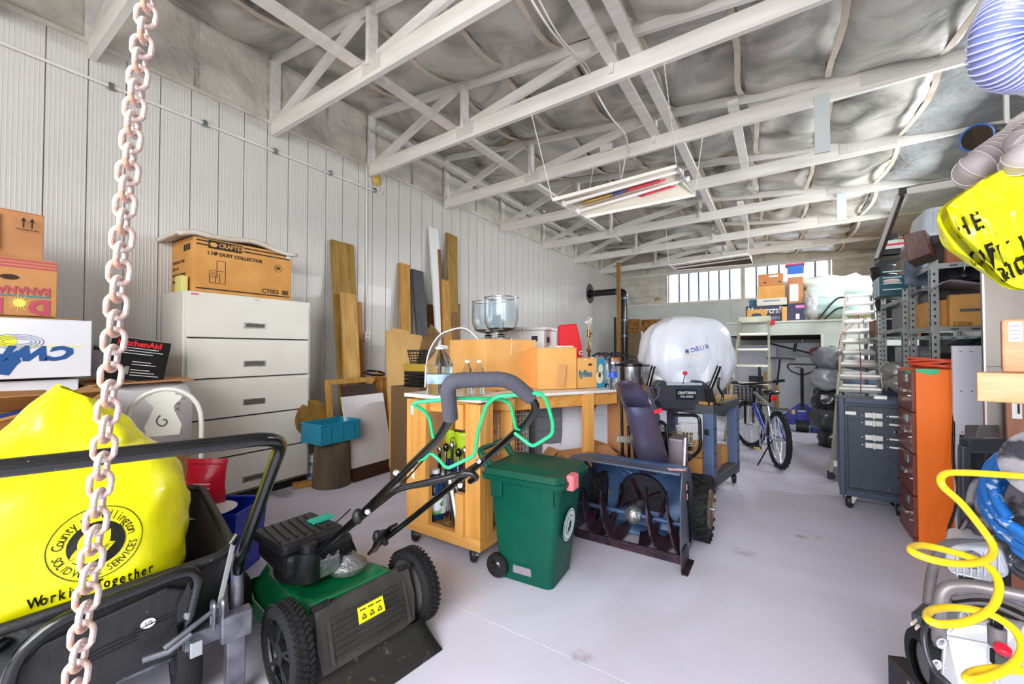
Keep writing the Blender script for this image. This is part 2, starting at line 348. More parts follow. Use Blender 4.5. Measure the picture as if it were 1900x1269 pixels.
# --- trusses
tr_m = mat('truss_paint', '#eae7e1', .5, col2='#dad7cf', nscale=4, stretch=(.4, 4, 4), bump=.08, bscale=30)
plate_m = mat('painted_nail_plate', '#d9d6cf', .45, bump=.6, bscale=90)
def bl(x): return 3.378 + .022 * (x - WX)
ordn = ['frontmost', 'second', 'third', 'fourth', 'fifth', 'sixth', 'seventh', 'farthest']
for j, ty in enumerate(TY[2:]):
    t = thing('roof_truss', 'white painted wooden roof truss, %s from the camera' % ordn[j], 'roof truss', (WX, ty, 3.385), 0, 'white roof trusses')
    def bm(nm, p, q, h, w_=.042, y_=0): B().beam((p[0], ty + y_, p[1]), (q[0], ty + y_, q[1]), w_, h, (0, 0, 1)).obj(nm, tr_m, t)
    bm('bottom_chord', (WX + .02, bl(WX) + .065), (RX - .03, bl(RX) + .065), .148)
    bm('top_chord', (WX + .02, 4.13), (.95, 3.60), .09, .040); bm('top_chord', (.95, 3.60), (RX - .03, 3.70), .09, .039)
    bm('heel_post', (WX + .05, 3.5), (WX + .05, 4.10), .09, .036)
    bm('web', (WX + .12, 3.49), (-2.82, 3.97), .09, .034); bm('web', (-2.70, 3.5), (-2.70, 3.96), .09, .037); bm('web', (-2.62, 3.55), (-1.2, 3.81), .09, .034); bm('web', (-1.13, 3.5), (-1.13, 3.78), .09, .037)
    for x, z, a, h in ((-2.73, 3.97, .2, .1), (-2.68, 3.5, .22, .12), (-1.2, 3.8, .24, .09), (.85, 3.58, .5, .13)):
        B().box((x - a / 2, ty - .0255, z - h / 2), (x + a / 2, ty - .0218, z + h / 2)).obj('nail_plate', plate_m, t)
# long runners lying on the bottom chords
def runner(label, x, y0, y1, z, w_=.09, h=.04): B().beam((x, y0, z), (x, y1, z), w_, h).obj('ceiling_runner', tr_m, None, label=label, category='timber brace')
runner('long white timber runner lying over the trusses nearest the left wall', -2.86, -2.3, 8.6, 3.575)
runner('white timber runner over the middle of the trusses, left board of the two', -1.12, -2.3, 4.75, 3.60)
runner('white timber runner over the middle trusses, right one of the pair', -.93, 1.9, 10.9, 3.605)
runner('short white timber runner at the right of the first light', -.36, 4.4, 6.2, 3.62)
runner('white timber runner over the far trusses ahead of the windows', -.52, 7.5, 11.2, 3.62)
runner('narrow white timber runner hung low along the foam of the left wall', -4.0, 3.2, 9.0, 3.9, .05)
for k, (px, ty) in enumerate(((1526, 4.56), (1560, 7.59))):
    x = U(px, 300, Y=ty).x; B().box((x - .055, ty - .03, 3.0 + .12 * k), (x + .055, ty - .005, 3.52)).obj('tie_board', mat('pale_tie', '#c9d2d2', .5), None, label=['pale flat board nailed upright on the fourth truss, hanging below it', 'pale flat board nailed upright on a truss farther back, hanging below it'][k], category='board')
# conduit pipe and cable along the left wall
t = thing('conduit_pipe', 'thin grey conduit pipe clipped along the left wall under the foam edge', 'conduit', (WX, 0, 3.2))
e = U(705, 348, X=WX + .03)
B().tube(arc([(WX + .035, -1, 3.235), (WX + .035, e.y - .06, 3.215), (WX + .035, e.y, 3.19), (WX + .035, e.y + .04, 3.28)], .06), .011, 6).obj('pipe', WHITE, t, smooth=40)
for k in range(6): B().box((WX + .005, .3 + k * .6, 3.20), (WX + .05, .33 + k * .6, 3.25)).obj('clip', STEEL, t)
t = thing('wall_outlet', 'white double electrical outlet on the left wall behind the leaning planks', 'outlet', (WX, U(680, 560, X=WX).y, 1.6))
q = U(680, 625, X=WX + .03); q2 = U(680, 310, X=WX + .03)
B().box((WX + .02, q.y - .04, q.z - .06), (WX + .055, q.y + .04, q.z + .06)).obj('cover', WHITE, t, bevel=.004)
for k in (-1, 1): B().box((WX + .054, q.y - .015, q.z + k * .025 - .014), (WX + .058, q.y + .015, q.z + k * .025 + .014)).obj('socket', mat('socket_cream', '#b8b4a4', .5), t)
B().tube([(WX + .035, q.y - .005, q.z + .06), (WX + .035, q.y - .01, (q.z + q2.z) / 2), (WX + .035, q2.y, q2.z)], .009, 6).obj('conduit', WHITE, t, smooth=40)
yf = mat('yellow_foam', '#c8a850', .9, bump=1, bscale=20); p = U(700, 330, X=WX + .05)
B().ell((WX + .04, p.y, p.z), (.03, .06, .09), 10, 8, lambda a, q: q * (1 + .5 * noise.noise(a * 3))).obj('foam_blob', yf, None, smooth=60, label='ragged lump of yellow spray foam at the top of the left wall', category='foam')
# trees outside the back windows, blown-out daylight put into their leaf colours
leaf = mat('leaf_overexposed', '#c4d8cc', .7, col2='#e4eef2', nscale=2)
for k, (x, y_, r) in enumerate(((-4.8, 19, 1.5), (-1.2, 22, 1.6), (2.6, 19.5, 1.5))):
    t = thing('tree', 'leafy tree in overexposed colours seen through the back windows, %s' % ['left one', 'middle one', 'right one'][k], 'tree', (x, y_, -.03), 0, 'trees outside the windows')
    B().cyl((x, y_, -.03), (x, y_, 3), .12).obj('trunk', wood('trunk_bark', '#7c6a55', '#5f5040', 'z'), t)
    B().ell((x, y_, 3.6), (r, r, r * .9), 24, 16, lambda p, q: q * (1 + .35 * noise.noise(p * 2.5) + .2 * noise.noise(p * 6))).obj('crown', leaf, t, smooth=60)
# =================== LEFT SIDE: cabinet, boxes, lumber ===================
putty = mat('putty_enamel', '#dfddd4', .42, col2='#d7d4c8', nscale=2, coat=.1)
grime = mat('putty_side', '#a9a492', .5)
dark = mat('black_base', '#17150f', .6)
CX = -3.742; cy0, cy1 = 1.235, 2.235
t = thing('filing_cabinet', 'tall putty lateral filing cabinet with five wide drawers by the left wall', 'filing cabinet', (CX - .23, (cy0 + cy1) / 2, 0))
B().box((CX - .43, cy0, .07), (CX - .012, cy1, 1.70)).obj('body', putty, t, bevel=.004)
B().box((CX - .44, cy0 + .02, 0), (CX - .03, cy1 - .02, .07)).obj('plinth', dark, t)
zz = [1.66, 1.345, 1.025, .705, .39, .085]
for k in range(5):
    g = .03 if k == 2 else .008
    d = B().box((CX - .012, cy0 + .025, zz[k + 1] + .004), (CX + .006, cy1 - .025, zz[k] - g)).obj('drawer', putty, t, bevel=.003)
    zc = zz[k + 1] + .11 - .02 * (k > 2); ym = (cy0 + cy1) / 2
    b = B()
    for a, c in (((ym - .085, zc + .016), (ym + .085, zc + .024)), ((ym - .085, zc - .024), (ym + .085, zc - .016)), ((ym - .085, zc - .016), (ym - .075, zc + .016)), ((ym + .075, zc - .016), (ym + .085, zc + .016))): b.box((CX + .006, a[0], a[1]), (CX + .012, c[0], c[1]))
    b.obj('handle', STEEL, d); B().box((CX + .0055, ym - .075, zc - .016), (CX + .007, ym + .075, zc + .016)).obj('handle_recess', mat('recess_shadow', '#5b584c', .6), d)
    B().box((CX - .010, cy0 + .026, zz[k + 1] - .004), (CX + .001, cy1 - .026, zz[k + 1] + .004)).obj('drawer_gap', dark, t)
B().cyl((CX - .012, (cy0 + cy1) / 2 + .02, 1.68), (CX + .001, (cy0 + cy1) / 2 + .02, 1.68), .009).obj('lock', CHROME, t, smooth=40)
B().box((CX - .012, cy0 + .05, 1.672), (CX - .0105, cy0 + .10, 1.686)).obj('maker_badge', mat('badge_pink', '#c96a80', .5), t)
# dust collector box
t = thing('dust_collector_box', 'large brown printed carton for a dust collector on top of the filing cabinet', 'cardboard box', (-3.98, 1.62, 1.70))
bx0, bx1, by0, by1, bz0, bz1 = -4.19, -3.77, 1.30, 2.06, 1.702, 2.13
B().box((bx0, by0, bz0), (bx1, by1, bz1)).obj('body', mat('kraft_box', '#d29a54', .75, col2='#c58a44', nscale=5), t, bevel=.004)
F = bx1 + .001; r_, u_ = (0, 1, 0), (0, 0, 1)
for z in (bz1 - .025, bz1 - .055, bz0 + .03): B().box((F - .001, by0 + .02, z - .005), (F + .0005, by1 - .02, z + .005)).obj('printed_stripe', INK, t)
B().box((F - .001, by0 + .10, bz1 - .075), (F + .001, by0 + .34, bz1 - .012)).obj('logo_plate', INK, t)
cream = mat('kraft_print', '#d09a55', .7)
text('CRAFTEX', .052, (F + .001, by0 + .17, bz1 - .044), r_, u_, cream, t, bold=.001, sx=.85)
b = B(); b.add([(F + .0015, by0 + .135 + .03 * cos(a * pi / 3), bz1 - .044 + .02 * sin(a * pi / 3)) for a in range(6)], [tuple(range(6))]); b.obj('logo_mark', cream, t)
text('1 HP DUST COLLECTOR', .038, (F, by0 + .09, bz1 - .115), r_, u_, INK, t, bold=.0012)
text('CT053', .052, (F, by0 + .50, bz0 + .062), r_, u_, INK, t, bold=.001)
B().box((F - .001, by1 - .085, bz0 + .045), (F + .0005, by1 - .03, bz0 + .085)).obj('barcode', mat('barcode', '#4a3a22', .6), t)
b = B().ring((F, by1 - .12, bz1 - .15), .032, .002, (1, 0, 0)); b.obj('mark_ring', INK, t); text('SB', .036, (F, by1 - .14, bz1 - .15), r_, u_, INK, t, bold=.001)
b = B()                                            # line drawing of the machine
for p, q in (((.16, .10), (.16, .24)), ((.16, .24), (.22, .24)), ((.22, .24), (.22, .10)), ((.16, .16), (.22, .16)), ((.11, .06), (.22, .06)), ((.22, .06), (.22, .14)), ((.11, .06), (.11, .12)), ((.15, .06), (.15, .12)), ((.18, .06), (.18, .14))):
    b.beam((F, by0 + p[0], bz0 + p[1] + .02), (F, by0 + q[0], bz0 + q[1] + .02), .003, .003)
b.ring((F, by0 + .135, bz0 + .155), .028, .0015, (1, 0, 0)); b.ring((F, by0 + .135, bz0 + .155), .012, .0015, (1, 0, 0)); b.obj('machine_drawing', INK, t)
for k, s_ in enumerate(('MODEL NO: CT053', 'QTY: 1 PC', 'N.W./G.W. 27/30 KGS', 'MEAS. 90x50x45CM')): text(s_, .034, (bx0 + .03, by0 - .001, bz0 + .25 - k * .052), (1, 0, 0), u_, INK, t, sx=.8)
b = B()
for k in range(3): b.box((bx1 - .18 + k * .045, by0 - .0015, bz1 - .10), (bx1 - .145 + k * .045, by0, bz1 - .05))
b.obj('handling_mark', INK, t)
B().box((F - .001, by1 - .05, bz1 - .045), (F + .001, by1 - .01, bz1 - .01)).obj('blue_label', mat('pale_blue_label', '#cfe3ef', .5), t)
def crump(b, c, d, seed, amp=.25, n=28, m=18, sq=2.6):
    def f(p, q):
        s = (abs(p.x) ** sq + abs(p.y) ** sq + abs(p.z) ** sq) ** (-1 / sq) if p.length > 0 else 1
        k = 1 + amp * (noise.noise(p * 2.3 + V((seed, 0, 0))) * .7 + noise.noise(p * 6 + V((0, seed, 0))) * .35 + abs(noise.noise(p * 11 + V((0, 0, seed)))) * .18)
        return q * s * k
    return b.ell(c, d, n, m, f)
wrapm = mat('foam_wrap', '#d8d2c6', .6, col2='#c9bda9', nscale=5, bump=.3, bscale=10)
def sheet(u, v): x = -4.21 + .47 * u; y = 1.20 + .90 * v; return V((x, y, 2.165 + .03 * sin(v * 9 + u * 3) * v + .02 * noise.noise(V((u * 4, v * 6, 1))) - .10 * max(0, .12 - v) * 8 * .3 - .02 * max(0, u - .9) / .1))
B().grid(sheet, 14, 24).obj('packing_foam_sheet', wrapm, None, smooth=60, solid=.03, label='rolled sheet of off-white packing foam lying over the dust collector carton', category='packing foam')
carton('yellow_tape_box', 'small yellow and white carton on the filing cabinet corner beside the big carton', (-3.87, 1.262, 1.70), (.12, .045, .12), 0, mat('yellow_card', '#d8cf7a', .6), 'small box', False)
# stacked boxes at the far left
white_c = mat('white_card', '#dcdce2', .55, col2='#d2d3da', nscale=3)
t = carton('white_carton', 'tall white carton at the bottom of the stack at the left edge', (-3.68, .05, 0), (.66, 1.14, 1.085), 0, white_c, tape=False)
t = carton('white_logo_carton', 'white carton with blue upside-down lettering under the banana box', (-3.66, .12, 1.10), (.72, 1.08, .315), 0, white_c, tape=False)
F = -3.30; blue = mat('logo_blue', '#1d4f8c', .6); yel = mat('logo_yellow', '#e8e22a', .6); br = mat('box_top_brown', '#8a6434', .8)
text('CWi', .10, (F + .001, .60, 1.235), (0, -1, 0), (0, 0, -1), blue, t, bold=.006, sx=1.25, shear=.35)
B().box((F, .33, 1.268), (F + .0012, .62, 1.272)).obj('yellow_line', yel, t)
b = B(); b.add([(F + .0015, .35 + .035 * cos(k * pi / 12), 1.295 + .03 * sin(k * pi / 12)) for k in range(24)], [tuple(range(24))]); b.obj('globe', yel, t)
b = B()
for k in range(4): b.tube([(F + .002, .385 + (.05 + .014 * k) * cos(a * pi / 12), 1.293 + (.014 + .008 * k) * sin(a * pi / 12)) for a in range(24)], .0012, 4, closed=True)
b.obj('globe_lines', blue, t)
b = B(); b.add([(F + .0018, .31 + x, 1.12 + z) for x, z in ((0, .01), (.05, 0), (.075, .05), (.09, .07), (.085, .09), (.11, .085), (.09, .10), (.10, .115), (.08, .11), (.075, .13), (.06, .115), (.04, .125), (.03, .11), (0, .11))], [tuple(range(14))]); b.obj('figure_mark', blue, t)
B().box((-4.0, -.4, 1.416), (-3.32, .62, 1.425)).obj('lid_board', br, t)
t = carton('banana_box', 'brown banana carton with upside-down red sunburst lettering in the left stack', (-3.60, .17, 1.43), (.50, .72, .305), 0, mat('banana_card', '#b98450', .75, col2='#a97444', nscale=6), tape=False)
F = -3.349; mar = mat('maroon_print', '#b0485a', .7); ylo = mat('sunburst', '#f0d060', .6); teal = mat('teal_print', '#2f8088', .6)
for k in range(3): B().box((F - .001, -.19, 1.717 - k * .017), (F + .0008, .528, 1.726 - k * .017)).obj('print_stripe', mar, t)
text('BANANAS', .062, (F + .001, .505, 1.565), (0, -1, 0), (0, 0, -1), mar, t, sx=.72, bold=.001)
B().box((F - .001, .21, 1.53), (F + .001, .505, 1.538)).obj('teal_line', teal, t)
text('D', .105, (F + .001, .505, 1.482), (0, -1, 0), (0, 0, -1), mar, t, bold=.006); text('le', .105, (F + .001, .34, 1.482), (0, -1, 0), (0, 0, -1), mar, t, bold=.006)
b = B(); cy_, cz_ = .395, 1.497
for k in range(18):
    a = k * pi / 9; l = .055 if k % 2 else .04; b.add([(F + .002, cy_ + .016 * cos(a - .12), cz_ + .016 * sin(a - .12)), (F + .002, cy_ + .016 * cos(a + .12), cz_ + .016 * sin(a + .12)), (F + .002, cy_ + l * cos(a), cz_ + l * sin(a))], [(0, 1, 2)])
b.add([(F + .0022, cy_ + .022 * cos(k * pi / 8), cz_ + .022 * sin(k * pi / 8)) for k in range(16)], [tuple(range(16))]); b.obj('sunburst', ylo, t)
for yy, zz_ in ((.36, 1.63), (.22, 1.58)): b = B(); b.add([(F + .002, yy + .033 * cos(k * pi / 8), zz_ + .014 * sin(k * pi / 8)) for k in range(16)], [tuple(range(16))]); b.obj('hand_hole', mat('hole_dark', '#3a2a1c', .9), t)
t = carton('brown_carton', 'plain brown carton with two up arrows on top of the left stack', (-3.60, .16, 1.738), (.46, .62, .25), radians(3), CARD2, tape=True)
b = B()
for k in range(2):
    y_ = .435 - k * .03; b.box((-3.36, y_ - .003, 1.90), (-3.3595, y_ + .003, 1.935)); b.add([(-3.3594, y_ - .01, 1.933), (-3.3594, y_ + .01, 1.933), (-3.3594, y_, 1.955)], [(0, 1, 2)])
b.box((-3.36, .38, 1.887), (-3.3595, .46, 1.891)); b.obj('up_arrows', INK, t)
B().box((-3.361, -.1, 1.77), (-3.3595, .32, 1.96)).obj('tape_patch', TAPE, t)
# crumpled white box, appliance box, chair
t = carton('brown_base_carton', 'brown carton on the floor under the crumpled white box by the filing cabinet', (-3.72, .93, 0), (.6, .5, .56), 0, CARD2)
t = thing('crumpled_white_box', 'crumpled white printed box under the tilted black appliance box', 'cardboard box', (-3.72, .93, .56))
crump(B(), (-3.72, .93, .80), (.36, .27, .245), 3, .06, 24, 14, 7).obj('body', mat('white_card_worn', '#d6d4d8', .6, col2='#bdbac0', nscale=4, bump=.3, bscale=9), t, smooth=35)
B().quad((-4.05, .68, 1.05), (-3.36, .66, 1.045), (-3.32, 1.16, 1.055), (-4.0, 1.21, 1.06), .008).obj('flap', CARD2, t)
F = U(300, 740, X=-3.34)
for k, s_ in enumerate(('Job No', 'N.W.', 'G.W.')): text(s_, .034, (-3.325, 1.02, .93 - k * .036), r_, u_, INK, t)
t = thing('appliance_box', 'black box with red brand lettering tilted on the crumpled white box', 'cardboard box', (-3.5, .88, 1.065))
M = Matrix.Translation((-3.44, .735, 1.075)) @ Matrix.Rotation(radians(-9), 4, 'X')
blk = mat('gloss_black_card', '#0d0d0f', .35); redp = mat('red_print', '#e0202c', .5)
B(M).box((-.36, 0, .0), (0, .30, .27)).obj('body', [mat('white_print_card', '#d8d6da', .5)], t, bevel=.003)
B(M).box((-.001, .002, .002), (.0015, .298, .268)).obj('front_panel', blk, t)
def mt(M, p): return M @ V(p)
uu = M.to_3x3() @ V((0, 0, 1)); rr = M.to_3x3() @ V((0, 1, 0))
text('KitchenAid', .050, mt(M, (.0015, .03, .235)), rr, uu, redp, t, bold=.0015, sx=.98); text('KitchenAid', .042, mt(M, (-.33, -.0015, .19)), (1, 0, 0), uu, INK, t, bold=.001)
wp = mat('white_print', '#d5d5d5', .5)
for k in range(11):
    if k in (3, 4, 7): continue
    B(M).box((.0015, .12 if k > 4 else .07, .205 - k * .017), (.002, .24 + .03 * sin(k * 2.1), .209 - k * .017)).obj('text_line', wp, t)
B(M).box((.0015, .09, .04), (.002, .112, .09)).obj('picture', mat('grey_pic', '#8a8a86', .5), t)
# open brown box
t = carton('open_brown_carton', 'open brown carton of flattened boxes behind the yellow bag', (-3.0, .24, .72), (.46, .56, .27), radians(4), mat('inside_card', '#96683a', .8), open_=radians(22))
B().beam((-2.94, .08, .90), (-2.94, .45, 1.0), .36, .012).obj('folded_sheet', CARD, None, label='flattened brown sheet sticking out of the open carton', category='cardboard')
B().beam((-2.80, .20, .945), (-2.80, .45, 1.008), .07, .02).obj('blue_strip', mat('blue_strip', '#20429a', .5), None, label='blue banded strip lying on the flattened sheet in the open carton', category='packing strip')
t = carton('support_carton', 'large plain carton under the open brown one, hidden by the yellow bag', (-2.98, .22, 0), (.58, .66, .72), 0, CARD2)
# white metal chair with arched back
t = thing('metal_chair', 'white metal chair with arched tube back and scroll-cut centre splat', 'chair', (-2.95, 1.0, 0))
cw = mat('cream_enamel', '#dcdcd4', .35, coat=.3)
A = U(232, 800, D=2.35); Z_ = U(374, 800, D=2.55); Z_.z = A.z; dv = (Z_ - A); wd = dv.length; dv.normalize(); nv = V((dv.y, -dv.x, 0))
top = U(300, 722, D=2.45).z
pts = [A - V((0, 0, A.z)), A + V((0, 0, -.1))] + [A + dv * (wd / 2 - wd / 2 * cos(pi * k / 12)) + V((0, 0, (top - A.z) * sin(pi * k / 12) ** .8)) for k in range(13)] + [Z_ + V((0, 0, -.1)), Z_ - V((0, 0, Z_.z))]
B().tube(pts, .014, 8).obj('back_frame', cw, t, smooth=50)
mid = A + dv * wd * .48; mid.z = 0; pr = [(.075, .0), (.085, .06), (.06, .12), (.045, .17), (.085, .22), (.08, .235), (.055, .24), (.05, .262)]
poly = [mid + dv * x + V((0, 0, top - .275 + z)) for x, z in pr] + [mid - dv * x + V((0, 0, top - .275 + z)) for x, z in pr[::-1]]
B().prism(poly, nv * .006).obj('splat', cw, t)
sw = [mid + nv * -.002 + dv * (.035 * (1 - k / 22) * cos(k * .36 + 2)) + V((0, 0, top - .19 + .04 * (1 - k / 22) * sin(k * .36 + 2))) for k in range(18)]
B().tube([p + nv * .009 for p in sw], .004, 6).obj('scroll_cut', mat('scroll_dark', '#4a4640', .6), t); B().tube([p - nv * .001 for p in sw], .004, 6).obj('scroll_cut', MATS['scroll_dark'], t)
sc_ = (A + Z_) / 2; sc_.z = 0
B().lathe([(.0, .43), (.21, .43), (.22, .445), (.21, .47), (0, .475)], sc_ + nv * .24, 24).obj('seat', mat('cream_seat', '#cfc8b4', .6), t, smooth=40)
for s_ in (-1, 1): B().tube([sc_ + nv * .36 + dv * s_ * .17 + V((0, 0, .44)), sc_ + nv * .42 + dv * s_ * .2], .013, 8).obj('leg', cw, t, smooth=50)
# blue bin with red pouch and plate
bl_ = U(402, 940, Z=.36); blm = mat('blue_bin', '#1436b8', .4)
t = thing('recycling_box', 'bright blue plastic tub on the floor between cart and filing cabinet', 'plastic tub', (bl_.x, bl_.y, 0), radians(35))
b = LB(t); a_, c_, h_ = .20, .15, .36
b.add([(-a_ * .85, -c_ * .85, .0), (a_ * .85, -c_ * .85, 0), (a_ * .85, c_ * .85, 0), (-a_ * .85, c_ * .85, 0), (-a_, -c_, h_), (a_, -c_, h_), (a_, c_, h_), (-a_, c_, h_)], [(0, 3, 2, 1), (0, 1, 5, 4), (1, 2, 6, 5), (2, 3, 7, 6), (3, 0, 4, 7)]); b.obj('body', blm, t, solid=.005)
LB(t).tube([(-a_, -c_, h_), (a_, -c_, h_), (a_, c_, h_), (-a_, c_, h_)], .014, 6, True).obj('rim', blm, t)
rm = mat('red_foil_pouch', '#b3122a', .3, coat=.5, bump=.3, bscale=12)
P0 = U(375, 950, D=2.32); hh = .30; wv = RT
def pouch(u, v):
    w2 = .105 + .02 * abs(v - .5) * 2 + .01 * sin(v * 5); return P0 + wv * (w2 * (u - .5) * 2) + V((0, 0, hh * v)) - V((FW.x, FW.y, 0)) * (.055 * (1 - v) * cos((u - .5) * pi)) + wv * .03 * v
t = thing('foil_pouch', 'red foil pouch with resealable top standing behind the yellow bag', 'pouch', P0)
b = B().grid(pouch, 12, 12); b.grid(lambda u, v: pouch(1 - u, v) + V((FW.x, FW.y, 0)) * (.09 * (1 - v) * cos((u - .5) * pi)), 12, 12); b.obj('pouch_body', rm, t, smooth=60)
B().beam(pouch(0, .9) - FW * .004, pouch(1, .9) - FW * .004, .003, .006).obj('zip_strip', mat('dark_red', '#7a0c1c', .4), t)
for k in range(3): B().beam(pouch(.3, .55 - .08 * k) - FW * .01, pouch(.72, .55 - .08 * k) - FW * .01, .002, .006).obj('print_line', mat('pink_print', '#e7b0b4', .5), t)
B().lathe([(0, 0), (.08, .0), (.13, .018), (.135, .02), (.08, .006), (0, .006)], U(385, 952, D=2.2), 20).obj('paper_plate', mat('plate_white', '#e8e6ea', .5), None, smooth=40, label='white plate resting on the edge of the blue tub beside the red pouch', category='plate')
# --- lumber leaning on the left wall
def plank(name, label, px0, px1, pyt, pyb, xb, m, th=.035, zf=0, lean=None, cat='plank', wdt=None, dx=0):
    """board face seen between columns px0..px1 whose top is at row pyt; foot at X = xb"""
    xt = WX + .05 + dx; a = U(px0, pyt, X=xt); b_ = U(px1, pyt, X=xt)
    f0 = U((px0 + px1) / 2 + (lean or 0), pyb, X=xb); w_ = b_.y - a.y
    top = V((xt, (a.y + b_.y) / 2, (a.z + b_.z) / 2)); bot = V((xb, f0.y, zf))
    return B().beam(bot, top, th, w_, (0, 1, 0)).obj(name, m, None, label=label, category=cat, bevel=.002)
weath = wood('weathered_plank', '#a5823f', '#7f6225', 'z', .65, '#4c3212'); oldp = wood('aged_plank', '#c49448', '#a6752f', 'z', .6, '#5c3812')
plank('wide_plank', 'wide weathered brown plank leaning highest at the left of the lumber', 613, 655, 450, 830, -3.86, weath, lean=25)
plank('front_plank', 'knotty tan plank standing in front of the wide weathered one', 632, 660, 545, 850, -3.74, wood('knotty_plank', '#cda55c', '#a87c38', 'z', .6, '#5c3812'), lean=15, dx=.17)
plank('narrow_plank', 'narrow reddish plank just right of the two wide ones', 657, 670, 560, 800, -3.95, wood('red_plank', '#c58a56', '#a66c3c', 'z', .6), lean=12, dx=.05)
plank('tan_plank', 'tan plank leaning behind the plywood sheet', 741, 759, 490, 700, -3.95, oldp, lean=6)
plank('grey_plank', 'dark grey painted board leaning behind the wicker basket', 764, 784, 502, 690, -3.8, mat('dark_grey_board', '#4d4d52', .6, col2='#3f3f44', nscale=9), lean=25)
plank('short_brown_plank', 'short dark brown board low between grey and white boards', 795, 806, 566, 690, -3.9, wood('dark_plank', '#6a4424', '#4d2f16', 'z'), lean=2)
plank('white_plank', 'white painted board leaning among the brown ones', 796, 812, 424, 690, -3.85, mat('white_board', '#e6e6e6', .5), lean=26)
plank('thin_batten', 'thin dark batten beside the white painted board', 812, 817, 463, 690, -3.85, wood('batten', '#84602f', '#6b4b20', 'z'), th=.02, lean=14, dx=.05)
plank('pale_plank', 'pale crooked plank left of the tall brown plank', 818, 832, 520, 690, -3.74, oldp, lean=14, dx=.09)
plank('tall_brown_plank', 'tall brown plank topmost at the right of the leaning boards', 829, 847, 436, 690, -3.85, weath, lean=4)
plank('split_plank', 'short split plank at the right foot of the tall brown one', 836, 852, 562, 690, -3.7, wood('dark_plank2', '#8a6230', '#6a4820', 'z'), lean=3, dx=.10)
PLY = mat('plywood_face', '#d2a865', .6, col2='#bf9350', nscale=1.5, stretch=(3, 3, .8), spots='#8f6a38', spotscale=6, spotlo=.7)
plank('plywood_sheet', 'tan plywood offcut leaning behind the wooden crate', 716, 782, 618, 760, -3.5, PLY, th=.018, lean=10, dx=.45, cat='plywood')
plank('plywood_strip', 'small plywood strip showing over the top of the plywood offcut', 727, 758, 611, 720, -3.6, PLY, th=.012, lean=0, dx=.42, cat='plywood')
# bundle of short boards strapped on the wall behind the white panel
for k, (a, b_, yt, mm, lb) in enumerate(((676, 688, 721, WHITE, 'short white board at the left of the small bundle'), (684, 700, 702, oldp, 'short tan board in the strapped bundle beside the white one'), (697, 709, 690, PINE, 'short light board standing in the middle of the strapped bundle'), (707, 719, 700, oldp, 'short tan board at the right of the strapped bundle'))):
    plank('short_board', lb, a, b_, yt, 790, -3.62, mm, th=.03, lean=3, dx=.30)
p = U(695, 692, X=-3.80); B().ring(p, .11, .012, (.2, 0, 1), 20, 6).obj('black_band', BLACKM, None, smooth=50, label='black glossy band around the top of the short board bundle', category='band')
# white panel, frames, dark board
a = U(652, 770, X=-3.42); b_ = U(728, 758, X=-3.42)
t = thing('leaning_sheet', 'white laminate sheet with dark bottom edge leaning low against the boards', 'sheet', (-3.5, (a.y + b_.y) / 2, 0))
B().beam((-3.42, (a.y + b_.y) / 2, .12), (-3.58, (a.y + b_.y) / 2, .79), .02, b_.y - a.y, (0, 1, 0)).obj('sheet', mat('laminate', '#cfcccb', .35, col2='#bcb8b6', nscale=2), t)
B().beam((-3.38, (a.y + b_.y) / 2, 0.0), (-3.43, (a.y + b_.y) / 2, .12), .03, b_.y - a.y, (0, 1, 0)).obj('bottom_rail', wood('dark_rail', '#3a2416', '#2a180e', 'y'), t)
B().beam((-3.62, (a.y + b_.y) / 2, .78), (-3.65, (a.y + b_.y) / 2, .89), .03, (b_.y - a.y) * .8, (0, 1, 0)).obj('top_rail', MATS['dark_rail'], t)
t = thing('picture_frame', 'old wooden frame edge standing behind the white panel', 'frame', (-3.7, a.y, 0))
for dy_ in (0, .5): B().beam((-3.62, a.y - .03 + dy_, 0), (-3.76, a.y - .03 + dy_, .93), .03, .05, (0, 1, 0)).obj('frame_side', oldp, t)
B().beam((-3.755, a.y - .05, .93), (-3.755, a.y + .52, .93), .03, .05).obj('frame_top', oldp, t)
# stump with blue crate
sp = U(622, 890, Z=.05); bark = mat('stump_bark', '#6e5f45', .9, col2='#4c4032', nscale=9, stretch=(1, 1, .15), bump=.6, bscale=14, bstretch=(2, 2, .3))
t = thing('tree_stump', 'weathered upright log standing on the floor under the turquoise crate', 'log', (sp.x - .05, sp.y, 0))
LB(t).lathe([(.17, 0), (.165, .15), (.155, .38), (.15, .42)], (0, 0, 0), 20).obj('log', bark, t, smooth=50)
LB(t).lathe([(0, .421), (.148, .421)], (0, 0, 0), 20).obj('cut_face', oldp, t)
B().lathe([(.17, -.03), (.172, .03), (0.0, .031)], (sp.x - .28, sp.y - .06, .60), 24, axis=(1, .1, .25)).obj('wood_round', mat('round_slice', '#94702f', .7, col2='#6f4f20', nscale=8), None, smooth=40, label='round slice of wood behind the turquoise crate', category='wood slice')
tq = mat('turquoise_crate', '#1c7f9c', .45)
t = thing('turquoise_crate', 'turquoise plastic crate resting on the upright log', 'crate', (sp.x - .02, sp.y - .03, .42), radians(2))
b = LB(t); a_, c_, h_ = .15, .20, .17
b.box((-a_, -c_, 0), (a_, c_, .006)); b.box((-a_, -c_, .006), (-a_ + .005, c_, h_)); b.box((a_ - .005, -c_, .006), (a_, c_, h_)); b.box((-a_, -c_, .006), (a_, -c_ + .005, h_)); b.box((-a_, c_ - .005, .006), (a_, c_, h_)); b.obj('body', tq, t)
LB(t).tube([(-a_, -c_, h_), (a_, -c_, h_), (a_, c_, h_), (-a_, c_, h_)], .01, 6, True).obj('rim', tq, t)
for s_ in (-1, 0, 1): LB(t).box((a_, s_ * .12 - .006, 0), (a_ + .006, s_ * .12 + .006, h_)).obj('rib', tq, t)
